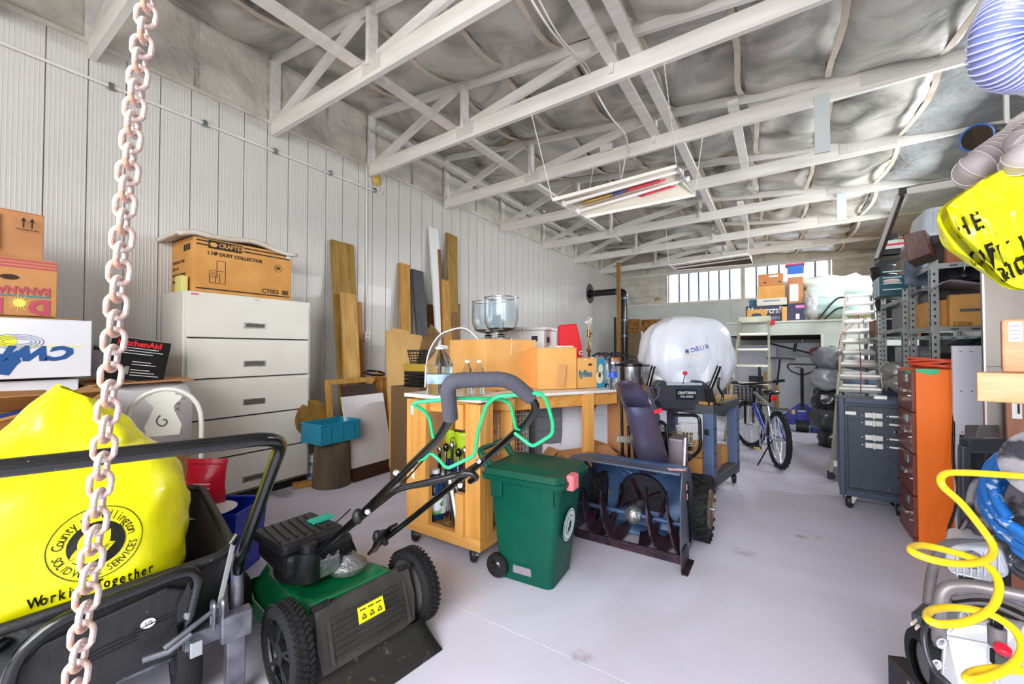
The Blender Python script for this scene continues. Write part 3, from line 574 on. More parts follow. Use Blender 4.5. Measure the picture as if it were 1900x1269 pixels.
p = U(590, 880, Z=.06)
for k in range(7): B().cbox((p.x - .1, p.y, .02 + k * .034), (.20, .09, .03), .05 * k).obj('magazine_stack' if 0 else 'magazine', mat('mag%d' % (k % 3), ['#c9ced6', '#7390b8', '#e4e4e4'][k % 3], .5), None, label='thin magazine in the stack between filing cabinet and log, %s from the floor' % ['first', 'second', 'third', 'fourth', 'fifth', 'sixth', 'topmost seventh'][k], category='magazine', group='magazines by the log')
p = U(570, 903, Z=.0); B().beam((p.x - .06, p.y - .1, .025), (p.x + .02, p.y + .12, .025), .08, .04).obj('wood_offcut', oldp, None, label='small wood offcut on the floor at the filing cabinet corner', category='wood block')
# wooden crate left of the bench
cr0 = V((-3.39, 2.88, 0))
t = thing('wooden_crate', 'pale wooden crate on the floor left of the rolling workbench', 'crate', (-3.17, 3.1, 0))
for x in (-3.37, -2.95): B().box((x - .02, 2.88, .0), (x + .02, 2.93, .75)).obj('corner_post', PINE, t)
for z in (.0, .70): B().box((-3.345, 2.885, z), (-2.975, 2.925, z + .05)).obj('rail', PINEX, t)
B().box((-3.39, 2.93, .0), (-2.93, 2.945, .75)).obj('side_panel', PLY, t); B().box((-3.39, 2.945, 0), (-3.375, 3.35, .75)).obj('side_panel', PLY, t); B().box((-2.945, 2.945, 0), (-2.93, 3.35, .75)).obj('side_panel', PLY, t); B().box((-3.39, 2.88, .75), (-2.93, 3.36, .77)).obj('lid', PLY, t)
# =================== FOREGROUND LEFT: cart, bag, chain, mower ===================
from mathutils.bvhtree import BVHTree
def conform(objs, tgt, d, off=.002):
    me = tgt.data; Mt = tgt_world(tgt); bv = BVHTree.FromPolygons([Mt @ v.co for v in me.vertices], [tuple(p.vertices) for p in me.polygons]); d = V(d).normalized()
    for o in objs:
        W = tgt_world(o); Wi = W.inverted()
        for v in o.data.vertices:
            p = W @ v.co; h = bv.ray_cast(p - d * 1.0, d)
            if h[0] is not None: v.co = Wi @ (h[0] - d * off)
def tgt_world(o):
    M = MW[o.parent.name] @ ML.get(o.name, Matrix())
    if o.parent is None: M = Matrix.Translation(o.location)
    return M
def arctext(s, size, c, r, u, rad, a_mid, m, parent, inside=False, step=None, sx=.9):
    r = V(r).normalized(); u = V(u).normalized(); out = []; n = len(s); st = step or size * .62 / rad
    for i, ch in enumerate(s):
        if ch == ' ': continue
        k = (i - (n - 1) / 2) * st
        a = a_mid + k if inside else a_mid - k
        p = V(c) + (r * cos(a) + u * sin(a)) * rad
        up = (r * cos(a) + u * sin(a)) * (-1 if inside else 1); rt = (r * sin(a) - u * cos(a)) * (-1 if inside else 1)
        out.append(text(ch, size, p, rt, up, m, parent, 'CENTER', sx=sx))
    return out
D_ = V((.2, .98, 0)).normalized(); N_ = V((D_.y, -D_.x, 0)); O_ = V((-1.74, .434, 0))
def cp_(s, v, z): return O_ + D_ * s - N_ * v + V((0, 0, z))
poly_m = mat('scuffed_black_poly', '#19191b', .5, col2='#242426', nscale=7, bump=.15, bscale=40, spots='#8f8c88', spotscale=38, spotlo=.71)
tarn = mat('galvanised_worn', '#8b8b94', .4, .7, col2='#5f606a', nscale=14)
t = thing('garden_cart', 'black poly garden dump cart with tubular push handle holding the yellow bag', 'cart', (O_.x, O_.y, 0))
# tub: outline of rim and floor, straight sides
rim = [(-.34, .02, .47), (.30, .02, .50), (.33, .95, .52), (-.36, .95, .52)]; bot = [(-.28, .08, .20), (.24, .08, .20), (.25, .86, .22), (-.29, .86, .22)]
rm_ = [cp_(*p) for p in arc([rim[0], rim[1], rim[2], rim[3], rim[0]], .08, 4)[:-1]]; 
def ringpts(pts, r):
    P = [V(p) for p in pts]; out = []; n = len(P)
    for i in range(n):
        a = P[i - 1] - P[i]; b_ = P[(i + 1) % n] - P[i]; p0 = P[i] + a.normalized() * r; p2 = P[i] + b_.normalized() * r
        for j in range(5): tt = j / 4; out.append(p0 * (1 - tt) ** 2 + P[i] * 2 * tt * (1 - tt) + p2 * tt * tt)
    return [cp_(*p) for p in out]
R1 = ringpts(rim, .09); R0 = ringpts(bot, .07); n = len(R1)
b = B(); mid_ = [a * .5 + c * .5 + (a - c).normalized() * .0 for a, c in zip(R1, R0)]
b.add(R0 + R1, [(i, (i + 1) % n, n + (i + 1) % n, n + i) for i in range(n)] + [tuple(range(n))[::-1]]); b.obj('tub', poly_m, t, smooth=50, solid=.008)
B().tube([p + V((0, 0, .004)) for p in R1], .017, 8, True, ).obj('rim', poly_m, t, smooth=60)
# tailgate plate with embossed swooshes
pl = [cp_(-.24, -.015, .20), cp_(.15, -.015, .235), cp_(.165, -.015, .43), cp_(.10, -.015, .465), cp_(-.17, -.015, .415), cp_(-.235, -.015, .36)]
g_ = B().prism(pl, -N_ * .02).obj('tailgate', poly_m, t, bevel=.008)
for k in range(5):
    z = .30 + .012 * k; B().tube(spl([cp_(-.10 + .11 * (k > 2), -.017, z + .01), cp_(-.04 + .11 * (k > 2), -.019, z + .022), cp_(.03 + .09 * (k > 2), -.017, z + .03)], 4), .002, 5).obj('embossed_line', poly_m, g_)
st = cp_(.055, -.018, .372); b = B(); b.add([st + D_ * .019 * cos(k * pi / 8) + V((0, 0, .015 * sin(k * pi / 8))) + N_ * .001 for k in range(16)], [tuple(range(16))]); b.obj('round_sticker', mat('sticker', '#e8e8e8', .5), t)
text('1/2', .017, st + N_ * .0015, D_, (0, 0, 1), INK, t, 'CENTER')
# lower loop bar, right bracket
lp = [cp_(-.245, -.03, .14), cp_(-.24, -.03, .30), cp_(-.215, -.03, .42), cp_(-.15, -.03, .475), cp_(.10, -.03, .505), cp_(.165, -.03, .505), cp_(.185, -.03, .465), cp_(.165, -.03, .37), cp_(.15, -.03, .25)]
B().tube(arc([lp[i] for i in (0, 1, 2, 3, 4, 5, 6, 7, 8)], .05, 4), .017, 10).obj('latch_bar', BLACKM, t, smooth=60)
B().prism([cp_(.155, -.02, .47), cp_(.125, -.02, .40), cp_(.13, -.02, .22), cp_(.17, -.02, .22), cp_(.175, -.02, .38)], N_ * .012).obj('latch_bracket', BLACKM, t)
B().lathe([(0, .01), (.011, .01), (.014, 0)], cp_(.155, -.034, .36), 12, axis=N_).obj('bolt', STEEL, t, smooth=40)
B().tube(arc([cp_(-.5, -.02, .40), cp_(-.28, -.02, .43), cp_(-.24, .02, .44)], .05), .017, 8).obj('side_bar', BLACKM, t, smooth=60)
# upright posts and big handle
hb = .30; hz = 1.015
hp = [cp_(hb, -.01, .0), cp_(hb, -.01, .47), cp_(hb + .0, -.10, .56), cp_(hb + .0, -.50, hz - .03), cp_(hb - .05, -.555, hz), cp_(-hb - .25, -.53, hz + .015), cp_(-hb - .25, -.10, .56), cp_(-hb - .25, -.01, .47), cp_(-hb - .25, -.01, 0)]
B().tube(arc(hp, .07, 5), .0185, 12).obj('push_handle', BLACKM, t, smooth=60)
B().tube([cp_(hb, -.01, .20), cp_(hb, -.01, .50)], .021, 12).obj('post_sleeve', tarn, t, smooth=50)
M = Matrix((D_, -N_, V((0, 0, 1)))).transposed().to_4x4(); M.translation = cp_(hb - .01, -.03, 0)
B(M).box((-.028, -.028, .0), (.028, .028, .245)).obj('square_leg', tarn, t, bevel=.003)
B(M).box((-.05, -.05, .235), (.045, .0, .325)).obj('clamp_block', tarn, t, bevel=.006)
B(M).box((-.145, -.02, .245), (-.045, .03, .30)).obj('latch_plate', tarn, t, bevel=.004)
B(M).box((-.135, -.05, .235), (-.10, -.015, .285)).obj('latch_nut', mat('bright_zinc', '#c9ced0', .25, .9), t, bevel=.003)
for dx in (-.07, -.045): B(M).tube(arc([(dx, -.04, .30), (dx, -.05, .385), (dx, -.01, .385), (dx, -.005, .30)], .018, 4), .007, 6).obj('latch_hook', tarn, t, smooth=50)
B(M).tube([(-.20, -.04, .30), (-.14, -.035, .325), (-.07, -.02, .35)], .009, 8).obj('hook_rod', tarn, t, smooth=50); B(M).tube([(-.25, -.03, .285), (-.19, -.04, .285), (-.13, -.035, .31)], .01, 8).obj('hook_rod', tarn, t, smooth=50)
B(M).beam((-.055, -.03, .36), (-.012, -.02, .565), .016, .008, (0, 1, 0)).obj('lever_arm', mat('pale_lever', '#9a9a98', .4, .5), t, bevel=.002); B(M).cyl((-.02, -.025, .565), (.0, -.02, .59), .013).obj('lever_knob', BLACKM, t, smooth=40)
for s_, v in ((.17, .14), (-.25, .14), (.17, .72), (-.25, .72)):
    B().lathe([(.06, -.035), (.13, -.035), (.14, -.02), (.14, .02), (.13, .035), (.06, .035)], cp_(s_, v, .14), 28, axis=D_).obj('wheel', RUBBER, t, smooth=40); B().lathe([(0, -.04), (.05, -.04), (.07, -.02), (.07, .02), (.05, .04), (0, .04)], cp_(s_, v, .14), 16, axis=D_).obj('hub', BLACKP, t, smooth=40)
for v in (.14, .72): B().cyl(cp_(-.25, v, .14), cp_(.17, v, .14), .012).obj('axle', tarn, t)
B().box((0, 0, 0), (.001, .001, .001)) ; B().beam(cp_(-.04, .05, .18), cp_(-.04, .8, .18), .05, .03).obj('frame_rail', BLACKM, t)
# yellow recycling bag
ybag = mat('yellow_film', '#eeea10', .28, col2='#d8d408', nscale=2.5, lo=.4, hi=.7, trans=.0, bump=.5, bscale=5, coat=.35, spots='#b7cf30', spotscale=3.2, spotlo=.66)
t = thing('yellow_waste_bag', 'big full yellow plastic waste bag with black round leaf logo in the cart', 'plastic bag', cp_(-.12, .38, .28))
def bagf(p, q):
    sq = 3.2; s = (abs(p.x) ** sq + abs(p.y) ** sq + abs(p.z) ** sq) ** (-1 / sq)
    k = 1 + .05 * noise.noise(p * 2 + V((3, 1, 0))) + .035 * noise.noise(p * 5) + .02 * abs(noise.noise(p * 11))
    if p.z > .2: k -= .045 * (p.z - .2) * (1 - .9 * max(0, -p.x * .2))
    r = q * s * k; return r
Mb = Matrix((D_, -N_, V((0, 0, 1)))).transposed().to_4x4(); Mb.translation = cp_(-.165, .38, .60)
bag = B(Mb).ell((0, 0, 0), (.355, .335, .335), 64, 44, bagf).obj('bag_body', ybag, t, smooth=80)
def peak(u, v):                                   # gathered top
    a = 2 * pi * u; r = (.24 * (1 - v) ** 1.1 + .035) * (1 + .18 * sin(5 * a) * v + .25 * noise.noise(V((cos(a) * 1.5, sin(a) * 1.5, v * 3)))) + .01
    return V((.02 + r * cos(a) + .02 * v, -.02 + .8 * r * sin(a), .25 + .25 * v - .03 * v * v * cos(a)))
B(Mb).grid(peak, 40, 14).obj('bag_top', ybag, t, smooth=80)
ink = mat('bag_ink', '#14140c', .45)
LC = Mb @ V((.10, -.40, .045)); r_, u_ = D_, V((0, 0, 1)); objs = []
objs += arctext('County of Wellington', .036, LC, r_, u_, .083, pi / 2, ink, t, step=.150, sx=.8)
objs += arctext('SOLID WASTE SERVICES', .030, LC, r_, u_, .088, -pi / 2, ink, t, inside=True, step=.140, sx=.8)
def flat(polys, nm, off=1):
    b = B()
    for pl_ in polys: b.add([LC + r_ * x * off + u_ * z * off for x, z in pl_], [tuple(range(len(pl_)))])
    o = b.obj(nm, ink if 'leaf' not in nm else mat('bag_yellow_print', '#e6e20e', .35), t); return o
def annulus(r0, r1, n=48):
    return [[(r0 * cos(a), r0 * sin(a)), (r1 * cos(a), r1 * sin(a)), (r1 * cos(c), r1 * sin(c)), (r0 * cos(c), r0 * sin(c))] for a, c in ((2 * pi * i / n, 2 * pi * (i + 1) / n) for i in range(n))]
objs.append(flat(annulus(.106, .1085), 'logo_ring'))
def disc(n=28, R_=.066): return [[(R_ * k / 5 * cos(a), R_ * k / 5 * sin(a)), (R_ * (k + 1) / 5 * cos(a), R_ * (k + 1) / 5 * sin(a)), (R_ * (k + 1) / 5 * cos(c), R_ * (k + 1) / 5 * sin(c)), (R_ * k / 5 * cos(c), R_ * k / 5 * sin(c))] for k in range(5) for a, c in ((2 * pi * i / n, 2 * pi * (i + 1) / n) for i in range(n))]
objs.append(flat(disc(), 'logo_disc'))
def leafp(cx, cz, L, W, an, n=10):
    o = []; ca, sa = cos(an), sin(an)
    for i in range(n):
        x0, x1 = i / n, (i + 1) / n; h0, h1 = W * sin(pi * x0 ** .8), W * sin(pi * x1 ** .8)
        for s_ in (-1, 1): o.append([(cx + ca * L * x - sa * y, cz + sa * L * x + ca * y) for x, y in ((x0, 0), (x1, 0), (x1, s_ * h1), (x0, s_ * h0))])
    return o
lf = [flat(leafp(-.085, -.045, .15, .042, .25) , 'leaf_print', .7), flat(leafp(-.02, -.06, .13, .030, 1.05), 'leaf_print', .7), flat(leafp(-.06, .00, .12, .026, .75), 'leaf_print', .7)]
def stroke(p, q, w_): dx, dz = q[0] - p[0], q[1] - p[1]; l = hypot(dx, dz); nx, nz = -dz / l * w_, dx / l * w_; return [(p[0] + nx, p[1] + nz), (p[0] - nx, p[1] - nz), (q[0] - nx * .4, q[1] - nz * .4), (q[0] + nx * .4, q[1] + nz * .4)]
vein = [stroke((-.085 + .145 * .97 * k / 6, -.045 + .145 * .25 * k / 6), (-.085 + .145 * .97 * (k + 1) / 6, -.045 + .145 * .25 * (k + 1) / 6), .0016) for k in range(6)]
for k in range(1, 5): x = -.085 + .028 * k; z = -.045 + .007 * k; vein += [stroke((x, z), (x + .018, z + .028), .0012), stroke((x, z), (x + .024, z - .018), .0012)]
vn = [flat(vein, 'logo_vein', .7)]
for s_, o in (('Working Together', (-.025, -.40, -.085)), ('To Reduce Waste', (-.025, -.40, -.135))):
    x = 0
    for ch in s_:
        if ch != ' ': objs.append(text(ch, .045, Mb @ V((o[0] + x, o[1], o[2])), r_, u_, ink, t, 'CENTER', bold=.001, sx=.62))
        x += .0175 if ch not in 'il ' else .011 if ch != ' ' else .016
conform(objs, bag, -N_, .003); conform(lf, bag, -N_, .0045); conform(vn, bag, -N_, .006)
# rusty chain hanging close to the camera
t = thing('steel_chain', 'pale rusty chain of oval links hanging in front of everything at left', 'chain', U(205, 634, D=.5))
ch_m = mat('rusty_chain', '#d3c4c0', .55, .05, col2='#bf8a6e', nscale=45, lo=.45, hi=.66, bump=.3, bscale=200)
A = U(137, 1290, D=.455); Z_ = U(278, 0, D=.525); ax = (Z_ - A).normalized(); pitch = .0207; nl = int((3.35 - A.z) / ax.z / pitch)
e1 = (RT - ax * RT.dot(ax)).normalized(); e2 = ax.cross(e1); hx, hr = .0045, .0099
def linkpts(): return [V((hr * cos(a), 0, (hx if sin(a) >= 0 else -hx) + hr * sin(a))) for a in [2 * pi * k / 16 for k in range(16)]]
proto = None
for i in range(nl):
    an = radians(20 if i % 2 else 108) + R.uniform(-.12, .12); x_ = e1 * cos(an) + e2 * sin(an); y_ = ax.cross(x_)
    M = Matrix((x_, y_, ax)).transposed().to_4x4(); k = i * pitch; M.translation = A + ax * k + e1 * (.004 * sin(k * 7))
    if proto is None: proto = B(MW[t.name]).tube(linkpts(), .0031, 8, True).obj('link', ch_m, t, smooth=60); proto.matrix_local = MW[t.name].inverted() @ M
    else: share(proto, t, MW[t.name].inverted() @ M)
B().beam((WX + .05, (A + ax * (nl * pitch)).y, 3.46), (RX - .05, (A + ax * (nl * pitch)).y, 3.46), .09, .14).obj('hoist_beam', tr_m, None, label='white timber over the doorway that the chain hangs from', category='beam')
# ---------------- lawn mower ----------------
mg = mat('mower_green', '#0f7a48', .32, col2='#0b6a3e', nscale=5, coat=.4, spots='#6d7a63', spotscale=14, spotlo=.72)
dusty = mat('dusty_black', '#2c2b29', .6, col2='#45423d', nscale=6, bump=.1, bscale=60)
t = thing('lawn_mower', 'green and black walk-behind lawn mower seen from its rear flap', 'lawn mower', (-1.482, 1.10, 0), radians(0))
a_ = V((.133, .991, 0)); f_ = V((-.991, .133, 0)); Mm = Matrix((f_, a_, V((0, 0, 1)))).transposed().to_4x4(); Mm.translation = V((-1.482, 1.10, 0))
Mm = Matrix((a_, f_, V((0, 0, 1)))).transposed().to_4x4(); Mm.translation = V((-1.482, 1.10, 0))   # x across, y forward
Mq = Mm
def MBd(): return B(Mq.copy())
def tyre(name, label_m, c, r, wdt, spokes, side):
    w_ = MBd().lathe([(r * .74, -wdt / 2), (r * .92, -wdt / 2), (r * .985, -wdt / 3), (r, 0), (r * .985, wdt / 3), (r * .92, wdt / 2), (r * .74, wdt / 2), (r * .72, 0), (r * .74, -wdt / 2)], c, 36, axis=(1, 0, 0), cap=False).obj(name, RUBBER, t, smooth=60)
    b = MBd(); n = 44
    for k in range(n):
        a = 2 * pi * k / n
        for j in range(3):
            aa = a + (j % 2) * pi / n; M = b.M; b.M = M @ Matrix.Translation(c) @ Matrix.Rotation(aa, 4, 'X') @ Matrix.Translation(((j - 1) * wdt * .3, 0, r - .001)) @ Matrix.Rotation(.5 * (1 - 2 * (j % 2)), 4, 'Z'); b.box((-wdt * .14, -.006, 0), (wdt * .14, .006, .004)); b.M = M
    b.obj('tread', RUBBER, w_, kind='stuff')
    s = side
    if spokes:
        MBd().lathe([(r * .70, .0), (r * .76, .012), (r * .76, -.012), (r * .70, 0)], V(c) + V((s * wdt * .25, 0, 0)), 36, axis=(1, 0, 0), cap=False).obj('rim', BLACKP, w_, smooth=60)
        for k in range(5):
            a = 2 * pi * k / 5 + .3
            for da in (-.16, .16):
                p = V(c) + V((s * wdt * .3, cos(a) * r * .2, sin(a) * r * .2)); q = V(c) + V((s * wdt * .22, cos(a + da) * r * .74, sin(a + da) * r * .74)); MBd().beam(p, q, .012, .02, (1, 0, 0)).obj('spoke', BLACKP, w_)
        MBd().lathe([(r * .22, -.02), (r * .25, .01), (r * .12, .016), (r * .1, .01), (0, .01)], V(c) + V((s * wdt * .3, 0, 0)), 20, axis=(s, 0, 0)).obj('hub', BLACKP, w_, smooth=40)
        MBd().lathe([(r * .72, 0), (r * .1, .0)], V(c) + V((-s * wdt * .1, 0, 0)), 24, axis=(1, 0, 0)).obj('back_disc', BLACKM, w_)
    else:
        MBd().lathe([(0, .0), (r * .25, .004), (r * .30, .012), (r * .5, .006), (r * .52, .012), (r * .76, .004)], V(c) + V((s * wdt * .42, 0, 0)), 32, axis=(s, 0, 0)).obj('hub_cap', dusty, w_, smooth=40)
    return w_
tyre('rear_wheel', '', (-.275, 0, .16), .16, .075, True, -1); tyre('rear_wheel', '', (.275, .0, .16), .16, .075, False, -1)
tyre('front_wheel', '', (-.25, .60, .10), .10, .055, False, -1); tyre('front_wheel', '', (.25, .60, .10), .10, .055, False, -1)
def deck(u, v):
    x = (u - .5) * 2; y = v; r = 1
    z = .24 - .11 * max(0, abs(x) - .72) / .28 * 1.1 - .10 * max(0, y - .85) / .15 + .018 * cos(hypot(x * .24, (y - .55) * .5) * 20)
    return V((x * .245 * (1 - .3 * max(0, y - .6)), .02 + y * .62, z))
MBd().grid(deck, 20, 20).obj('deck_top', mg, t, smooth=60, solid=.004)
MBd().add([(-.245, .02, .09), (-.245, .45, .09), (-.2, .64, .09), (.2, .64, .09), (.245, .45, .09), (.245, .02, .09), (-.245, .02, .15), (-.245, .45, .15), (-.2, .64, .15), (.2, .64, .15), (.245, .45, .15), (.245, .02, .15)], [(i, i + 1, i + 7, i + 6) for i in range(5)]).obj('deck_skirt', mg, t, solid=.006)
MBd().add([(-.10, -.02, .28), (.22, -.02, .28), (.24, .02, .12), (-.24, .02, .12)], [(0, 1, 2, 3)]).obj('rear_chute', mg, t)
# rear flap door
fl_ = [(-.205, -.07, .285), (.205, -.06, .30), (.215, -.10, .18), (.20, -.125, .085), (.12, -.13, .075), (-.12, -.135, .065), (-.20, -.13, .075), (-.215, -.11, .17)]
fp = MBd().prism(fl_, (0, .02, .004)).obj('rear_door', dusty, t, bevel=.006)
for k in range(7):
    z = .115 + k * .021; y_ = -.131 + .35 * (z - .09) * .9 - .004; MBd().beam((-.15, y_, z), (.15, y_, z + .004), .006, .006).obj('door_rib', dusty, fp)
for s_ in (-1, 1): MBd().beam((s_ * .165, -.131, .10), (s_ * .165, -.079, .255), .014, .006, (0, 1, 0)).obj('door_edge', dusty, fp)
ysk = MBd().add([(-.055, -.112, .185), (.06, -.112, .187), (.058, -.092, .24), (-.053, -.092, .238)], [(0, 1, 2, 3)]).obj('warning_sticker', mat('warning_yellow', '#e8e010', .45), fp)
for k in range(3): MBd().beam((-.04 + .034 * k, -.1085, .198), (-.022 + .034 * k, -.1085, .198), .001, .004).beam((-.04 + .034 * k, -.1085, .198), (-.031 + .034 * k, -.104, .214), .001, .003).beam((-.022 + .034 * k, -.1085, .198), (-.031 + .034 * k, -.104, .214), .001, .003).obj('sticker_print', INK, fp); MBd().beam((-.045 + .034 * k, -.0985, .228), (-.02 + .034 * k, -.0985, .228), .001, .004).obj('sticker_print', INK, fp)
MBd().grid(lambda u, v: V(((u - .5) * .47, -.13 - .13 * v, .08 - .078 * v ** .7)), 8, 6).obj('trailing_flap', mat('rubber_flap', '#232220', .7, spots='#4f4a3e', spotscale=30), t, smooth=60, solid=.005)
for s_ in (-1, 1): MBd().cyl((s_ * .215, -.055, .29), (s_ * .15, -.055, .293), .013).obj('door_hinge', BLACKP, t, smooth=40)
# engine
E0 = (-.03, .36)
en = MBd().lathe([(.0, .24), (.155, .24), (.16, .27), (.14, .30), (.10, .31)], (E0[0], E0[1], 0), 24).obj('engine_block', BLACKP, t, smooth=40)
MBd().cbox((E0[0] - .03, E0[1] + .0, .35), (.30, .34, .11)).obj('engine_shroud', BLACKP, t, bevel=.03)
MBd().cbox((E0[0] - .07, E0[1] - .02, .425), (.27, .28, .05), .1).obj('air_filter_cover', BLACKP, t, bevel=.015)
for k in range(6): MBd().beam((E0[0] - .185 + k * .035, E0[1] - .12, .453), (E0[0] - .175 + k * .035, E0[1] + .09, .453), .010, .006).obj('cover_rib', BLACKP, t)
q = MBd().cbox((E0[0] + .03, E0[1] - .02, .456), (.10, .06, .008), .1).obj('engine_label', mat('teal_sticker', '#1fa58c', .4), t)
MBd().lathe([(.035, 0), (.036, .03), (.03, .035), (0, .035)], (E0[0] - .09, E0[1] - .17, .40), 10).obj('fuel_cap', BLACKP, t, smooth=30)
MBd().lathe([(.05, 0), (.05, -.12), (.03, -.14)], (E0[0] - .09, E0[1] - .165, .40), 14).obj('fuel_tank', BLACKP, t, smooth=40)
alu = mat('cast_alloy', '#9b9d9f', .4, .8, bump=.4, bscale=60)
MBd().lathe([(.08, 0), (.085, .02), (.05, .05), (.03, .07)], (.06, .20, .25), 20).obj('blade_housing', alu, t, smooth=40)
for k in range(7): MBd().tube([(-.14 + .03 * k, .22 + .02 * sin(k), .27), (-.13 + .025 * k, .19, .31), (-.10 + .02 * k, .17, .36)], .006, 6).obj('control_rod', alu if k % 2 else BLACKM, t)
MBd().cbox((-.05, .19, .31), (.12, .05, .08)).obj('carburettor', alu, t, bevel=.008)
# handle in world space
def W(px, py, d): return U(px, py, D=d)
hl = [W(558, 1052, 1.80), W(665, 958, 1.60), W(815, 812, 1.22), W(838, 770, 1.13), W(829, 706, 1.08), W(945, 703, 1.12), W(1000, 752, 1.17), W(980, 782, 1.22), W(884, 866, 1.55), W(700, 1012, 1.98)]
B().tube(arc(hl, .045, 5), .0125, 10).obj('handle', BLACKM, t, smooth=60)
gp = arc([W(836, 776, 1.135), W(829, 706, 1.08), W(945, 703, 1.12), W(985, 738, 1.155)], .04, 6)
B().tube(gp, .021, 12).obj('foam_grip', mat('foam_grip', '#4b4b55', .85, bump=.3, bscale=180), t, smooth=60)
B().tube(arc([W(640, 985, 1.66), W(735, 908, 1.55), W(870, 876, 1.50), W(887, 885, 1.5), W(872, 893, 1.53)], .03, 5), .0115, 10).obj('lower_handle', BLACKM, t, smooth=60)
gr_ = mat('bail_green', '#17b873', .35, coat=.3)
B().tube(arc([W(804, 812, 1.20), W(797, 775, 1.17), W(788, 762, 1.15), W(765, 750, 1.13), W(775, 746, 1.13), W(850, 739, 1.14), W(925, 740, 1.18), W(946, 746, 1.19), W(954, 778, 1.22), W(957, 795, 1.24), W(965, 797, 1.25)], .012, 3), .0052, 8).obj('control_bail', gr_, t, smooth=60)
B().tube(arc([W(772, 855, 1.30), W(790, 850, 1.28), W(797, 838, 1.27), W(815, 853, 1.26), W(829, 870, 1.26), W(881, 845, 1.25), W(887, 800, 1.2), W(903, 750, 1.16), W(922, 735, 1.14), W(1004, 729, 1.14), W(1015, 745, 1.15), W(1026, 785, 1.18), W(1025, 806, 1.2), W(988, 829, 1.23), W(955, 803, 1.26)], .014, 3), .0056, 8).obj('drive_bail', gr_, t, smooth=60)
for p, q in (((560, 1045, 1.78), (662, 968, 1.6)), ((655, 975, 1.62), (800, 838, 1.3)), ((598, 975, 1.95), (650, 945, 1.62)), ((770, 905, 1.5), (885, 858, 1.45))): B().tube(spl([W(*p), (W(*p) + W(*q)) / 2 - V((0, 0, .02)), W(*q)], 5), .003, 5).obj('cable', mat('cable_black', '#0e0e0e', .5), t)
for p in ((664, 958, 1.59), (700, 995, 1.93)): MB_ = B().ell(W(*p), (.022, .022, .03), 12, 8).obj('clamp_knob', BLACKP, t, smooth=60)
for p in ((738, 873, 1.4), (889, 852, 1.5), (855, 897, 1.55), (686, 945, 1.5)): B().lathe([(0, .006), (.009, .005), (.011, 0)], W(*p) - FW * .02, 10, axis=-FW).obj('bolt', CHROME, t, smooth=40)
for p, q in (((700, 1012, 1.98), (712, 985, 1.95)), ((690, 1025, 1.97), (730, 975, 1.9))): B().beam(W(*p), W(*q), .05, .012).obj('handle_bracket', BLACKM, t)
B().tube([W(716, 1010, 1.93), W(708, 985, 1.92)], .013, 8).obj('height_lever', BLACKP, t, smooth=40)
# =================== MIDDLE: rolling bench, work table and what is on and under them ===================
def W(px, py, d): return U(px, py, D=d)
lab = mat('paper_label', '#e9e7e2', .5)
def caster(parent, c, r=.045, m=None):
    q = B().lathe([(0, -.014), (r * .9, -.014), (r, -.008), (r, .008), (r * .9, .014), (0, .014)], (c[0], c[1], r + .001), 20, axis=(1, .3, 0)).obj('caster', BLACKP, parent, smooth=40)
    B().beam((c[0] - .02, c[1], r), (c[0] - .02, c[1], c[2]), .004, .05, (0, 1, 0)).beam((c[0] + .02, c[1], r), (c[0] + .02, c[1], c[2]), .004, .05, (0, 1, 0)).box((c[0] - .035, c[1] - .035, c[2] - .004), (c[0] + .035, c[1] + .035, c[2])).obj('caster_fork', STEEL, q)
    B().cyl((c[0] - .024, c[1] - .005, r), (c[0] + .024, c[1] + .005, r), .008, n=8).obj('caster_axle', CHROME, q)
osb = mat('osb_board', '#a8763f', .75, col2='#6e4b25', nscale=22, stretch=(1, 2.2, 1), lo=.4, hi=.6)
t = thing('rolling_bench', 'pine rolling bench on casters with open shelf, behind the mower handle', 'workbench', (-1.77, 2.1, 0))
x0, x1, y0, y1 = -2.06, -1.455, 1.895, 2.27
for x, y_, w_ in ((x0, y0, .17), (x1 - .11, y0, .11)): B().box((x, y_, .156), (x + w_, y_ + .038, .93)).obj('leg', PINE, t, bevel=.002)
B().box((x1 - .038, y0 + .038, .156), (x1, y0 + .13, .93)).obj('leg', PINE, t, bevel=.002)
for x in (x0, x1 - .09): B().box((x, y1 - .038, .156), (x + .09, y1, .93)).obj('leg', PINE, t, bevel=.002)
B().box((x0 + .03, y0 + .038, .86), (x1 - .04, y0 + .07, .945)).obj('top_rail', PINEX, t); B().box((x0, y1 - .07, .86), (x1, y1 - .038, .945)).obj('top_rail', PINEX, t)
B().box((x0 - .01, y0 - .015, .945), (x1 + .015, y1 + .01, .968)).obj('bench_top', mat('white_melamine', '#e4e2de', .3, col2='#d2cfca', nscale=3), t, bevel=.002)
B().box((x0, y0, .085), (x1, y0 + .04, .155)).obj('base_rail', PINEX, t, bevel=.002); B().box((x1 - .04, y0 + .04, .085), (x1, y1, .155)).obj('base_rail', PINEY, t); B().box((x0, y0 + .04, .085), (x0 + .04, y1, .155)).obj('base_rail', PINEY, t)
B().box((x0 + .04, y0 + .04, .125), (x1 - .04, y1, .15)).obj('shelf_board', osb, t)
B().box((x0 + .02, y0 - .001, .87), (x0 + .028 + .17 * 0, y0, .93)).obj('edge_line', PINE, t)
for x, z in ((x0 + .04, .83), (x1 - .155, .84), (x0 + .05, .42)): B().box((x, y0 - .002, z), (x + .022, y0, z + .06)).obj('stapled_label', lab, t)
B().box((x1 - .17, y0 - .02, .155), (x1 - .11, y0 + .02, .40)).obj('stub_post', PINE, t); B().box((x1 - .17, y0 - .02, .78), (x1 - .11, y0 + .02, .925)).obj('stub_post', PINE, t); B().box((x0 + .17, y0, .155), (x0 + .20, y0 + .03, .40)).obj('stub_post', PINE, t)
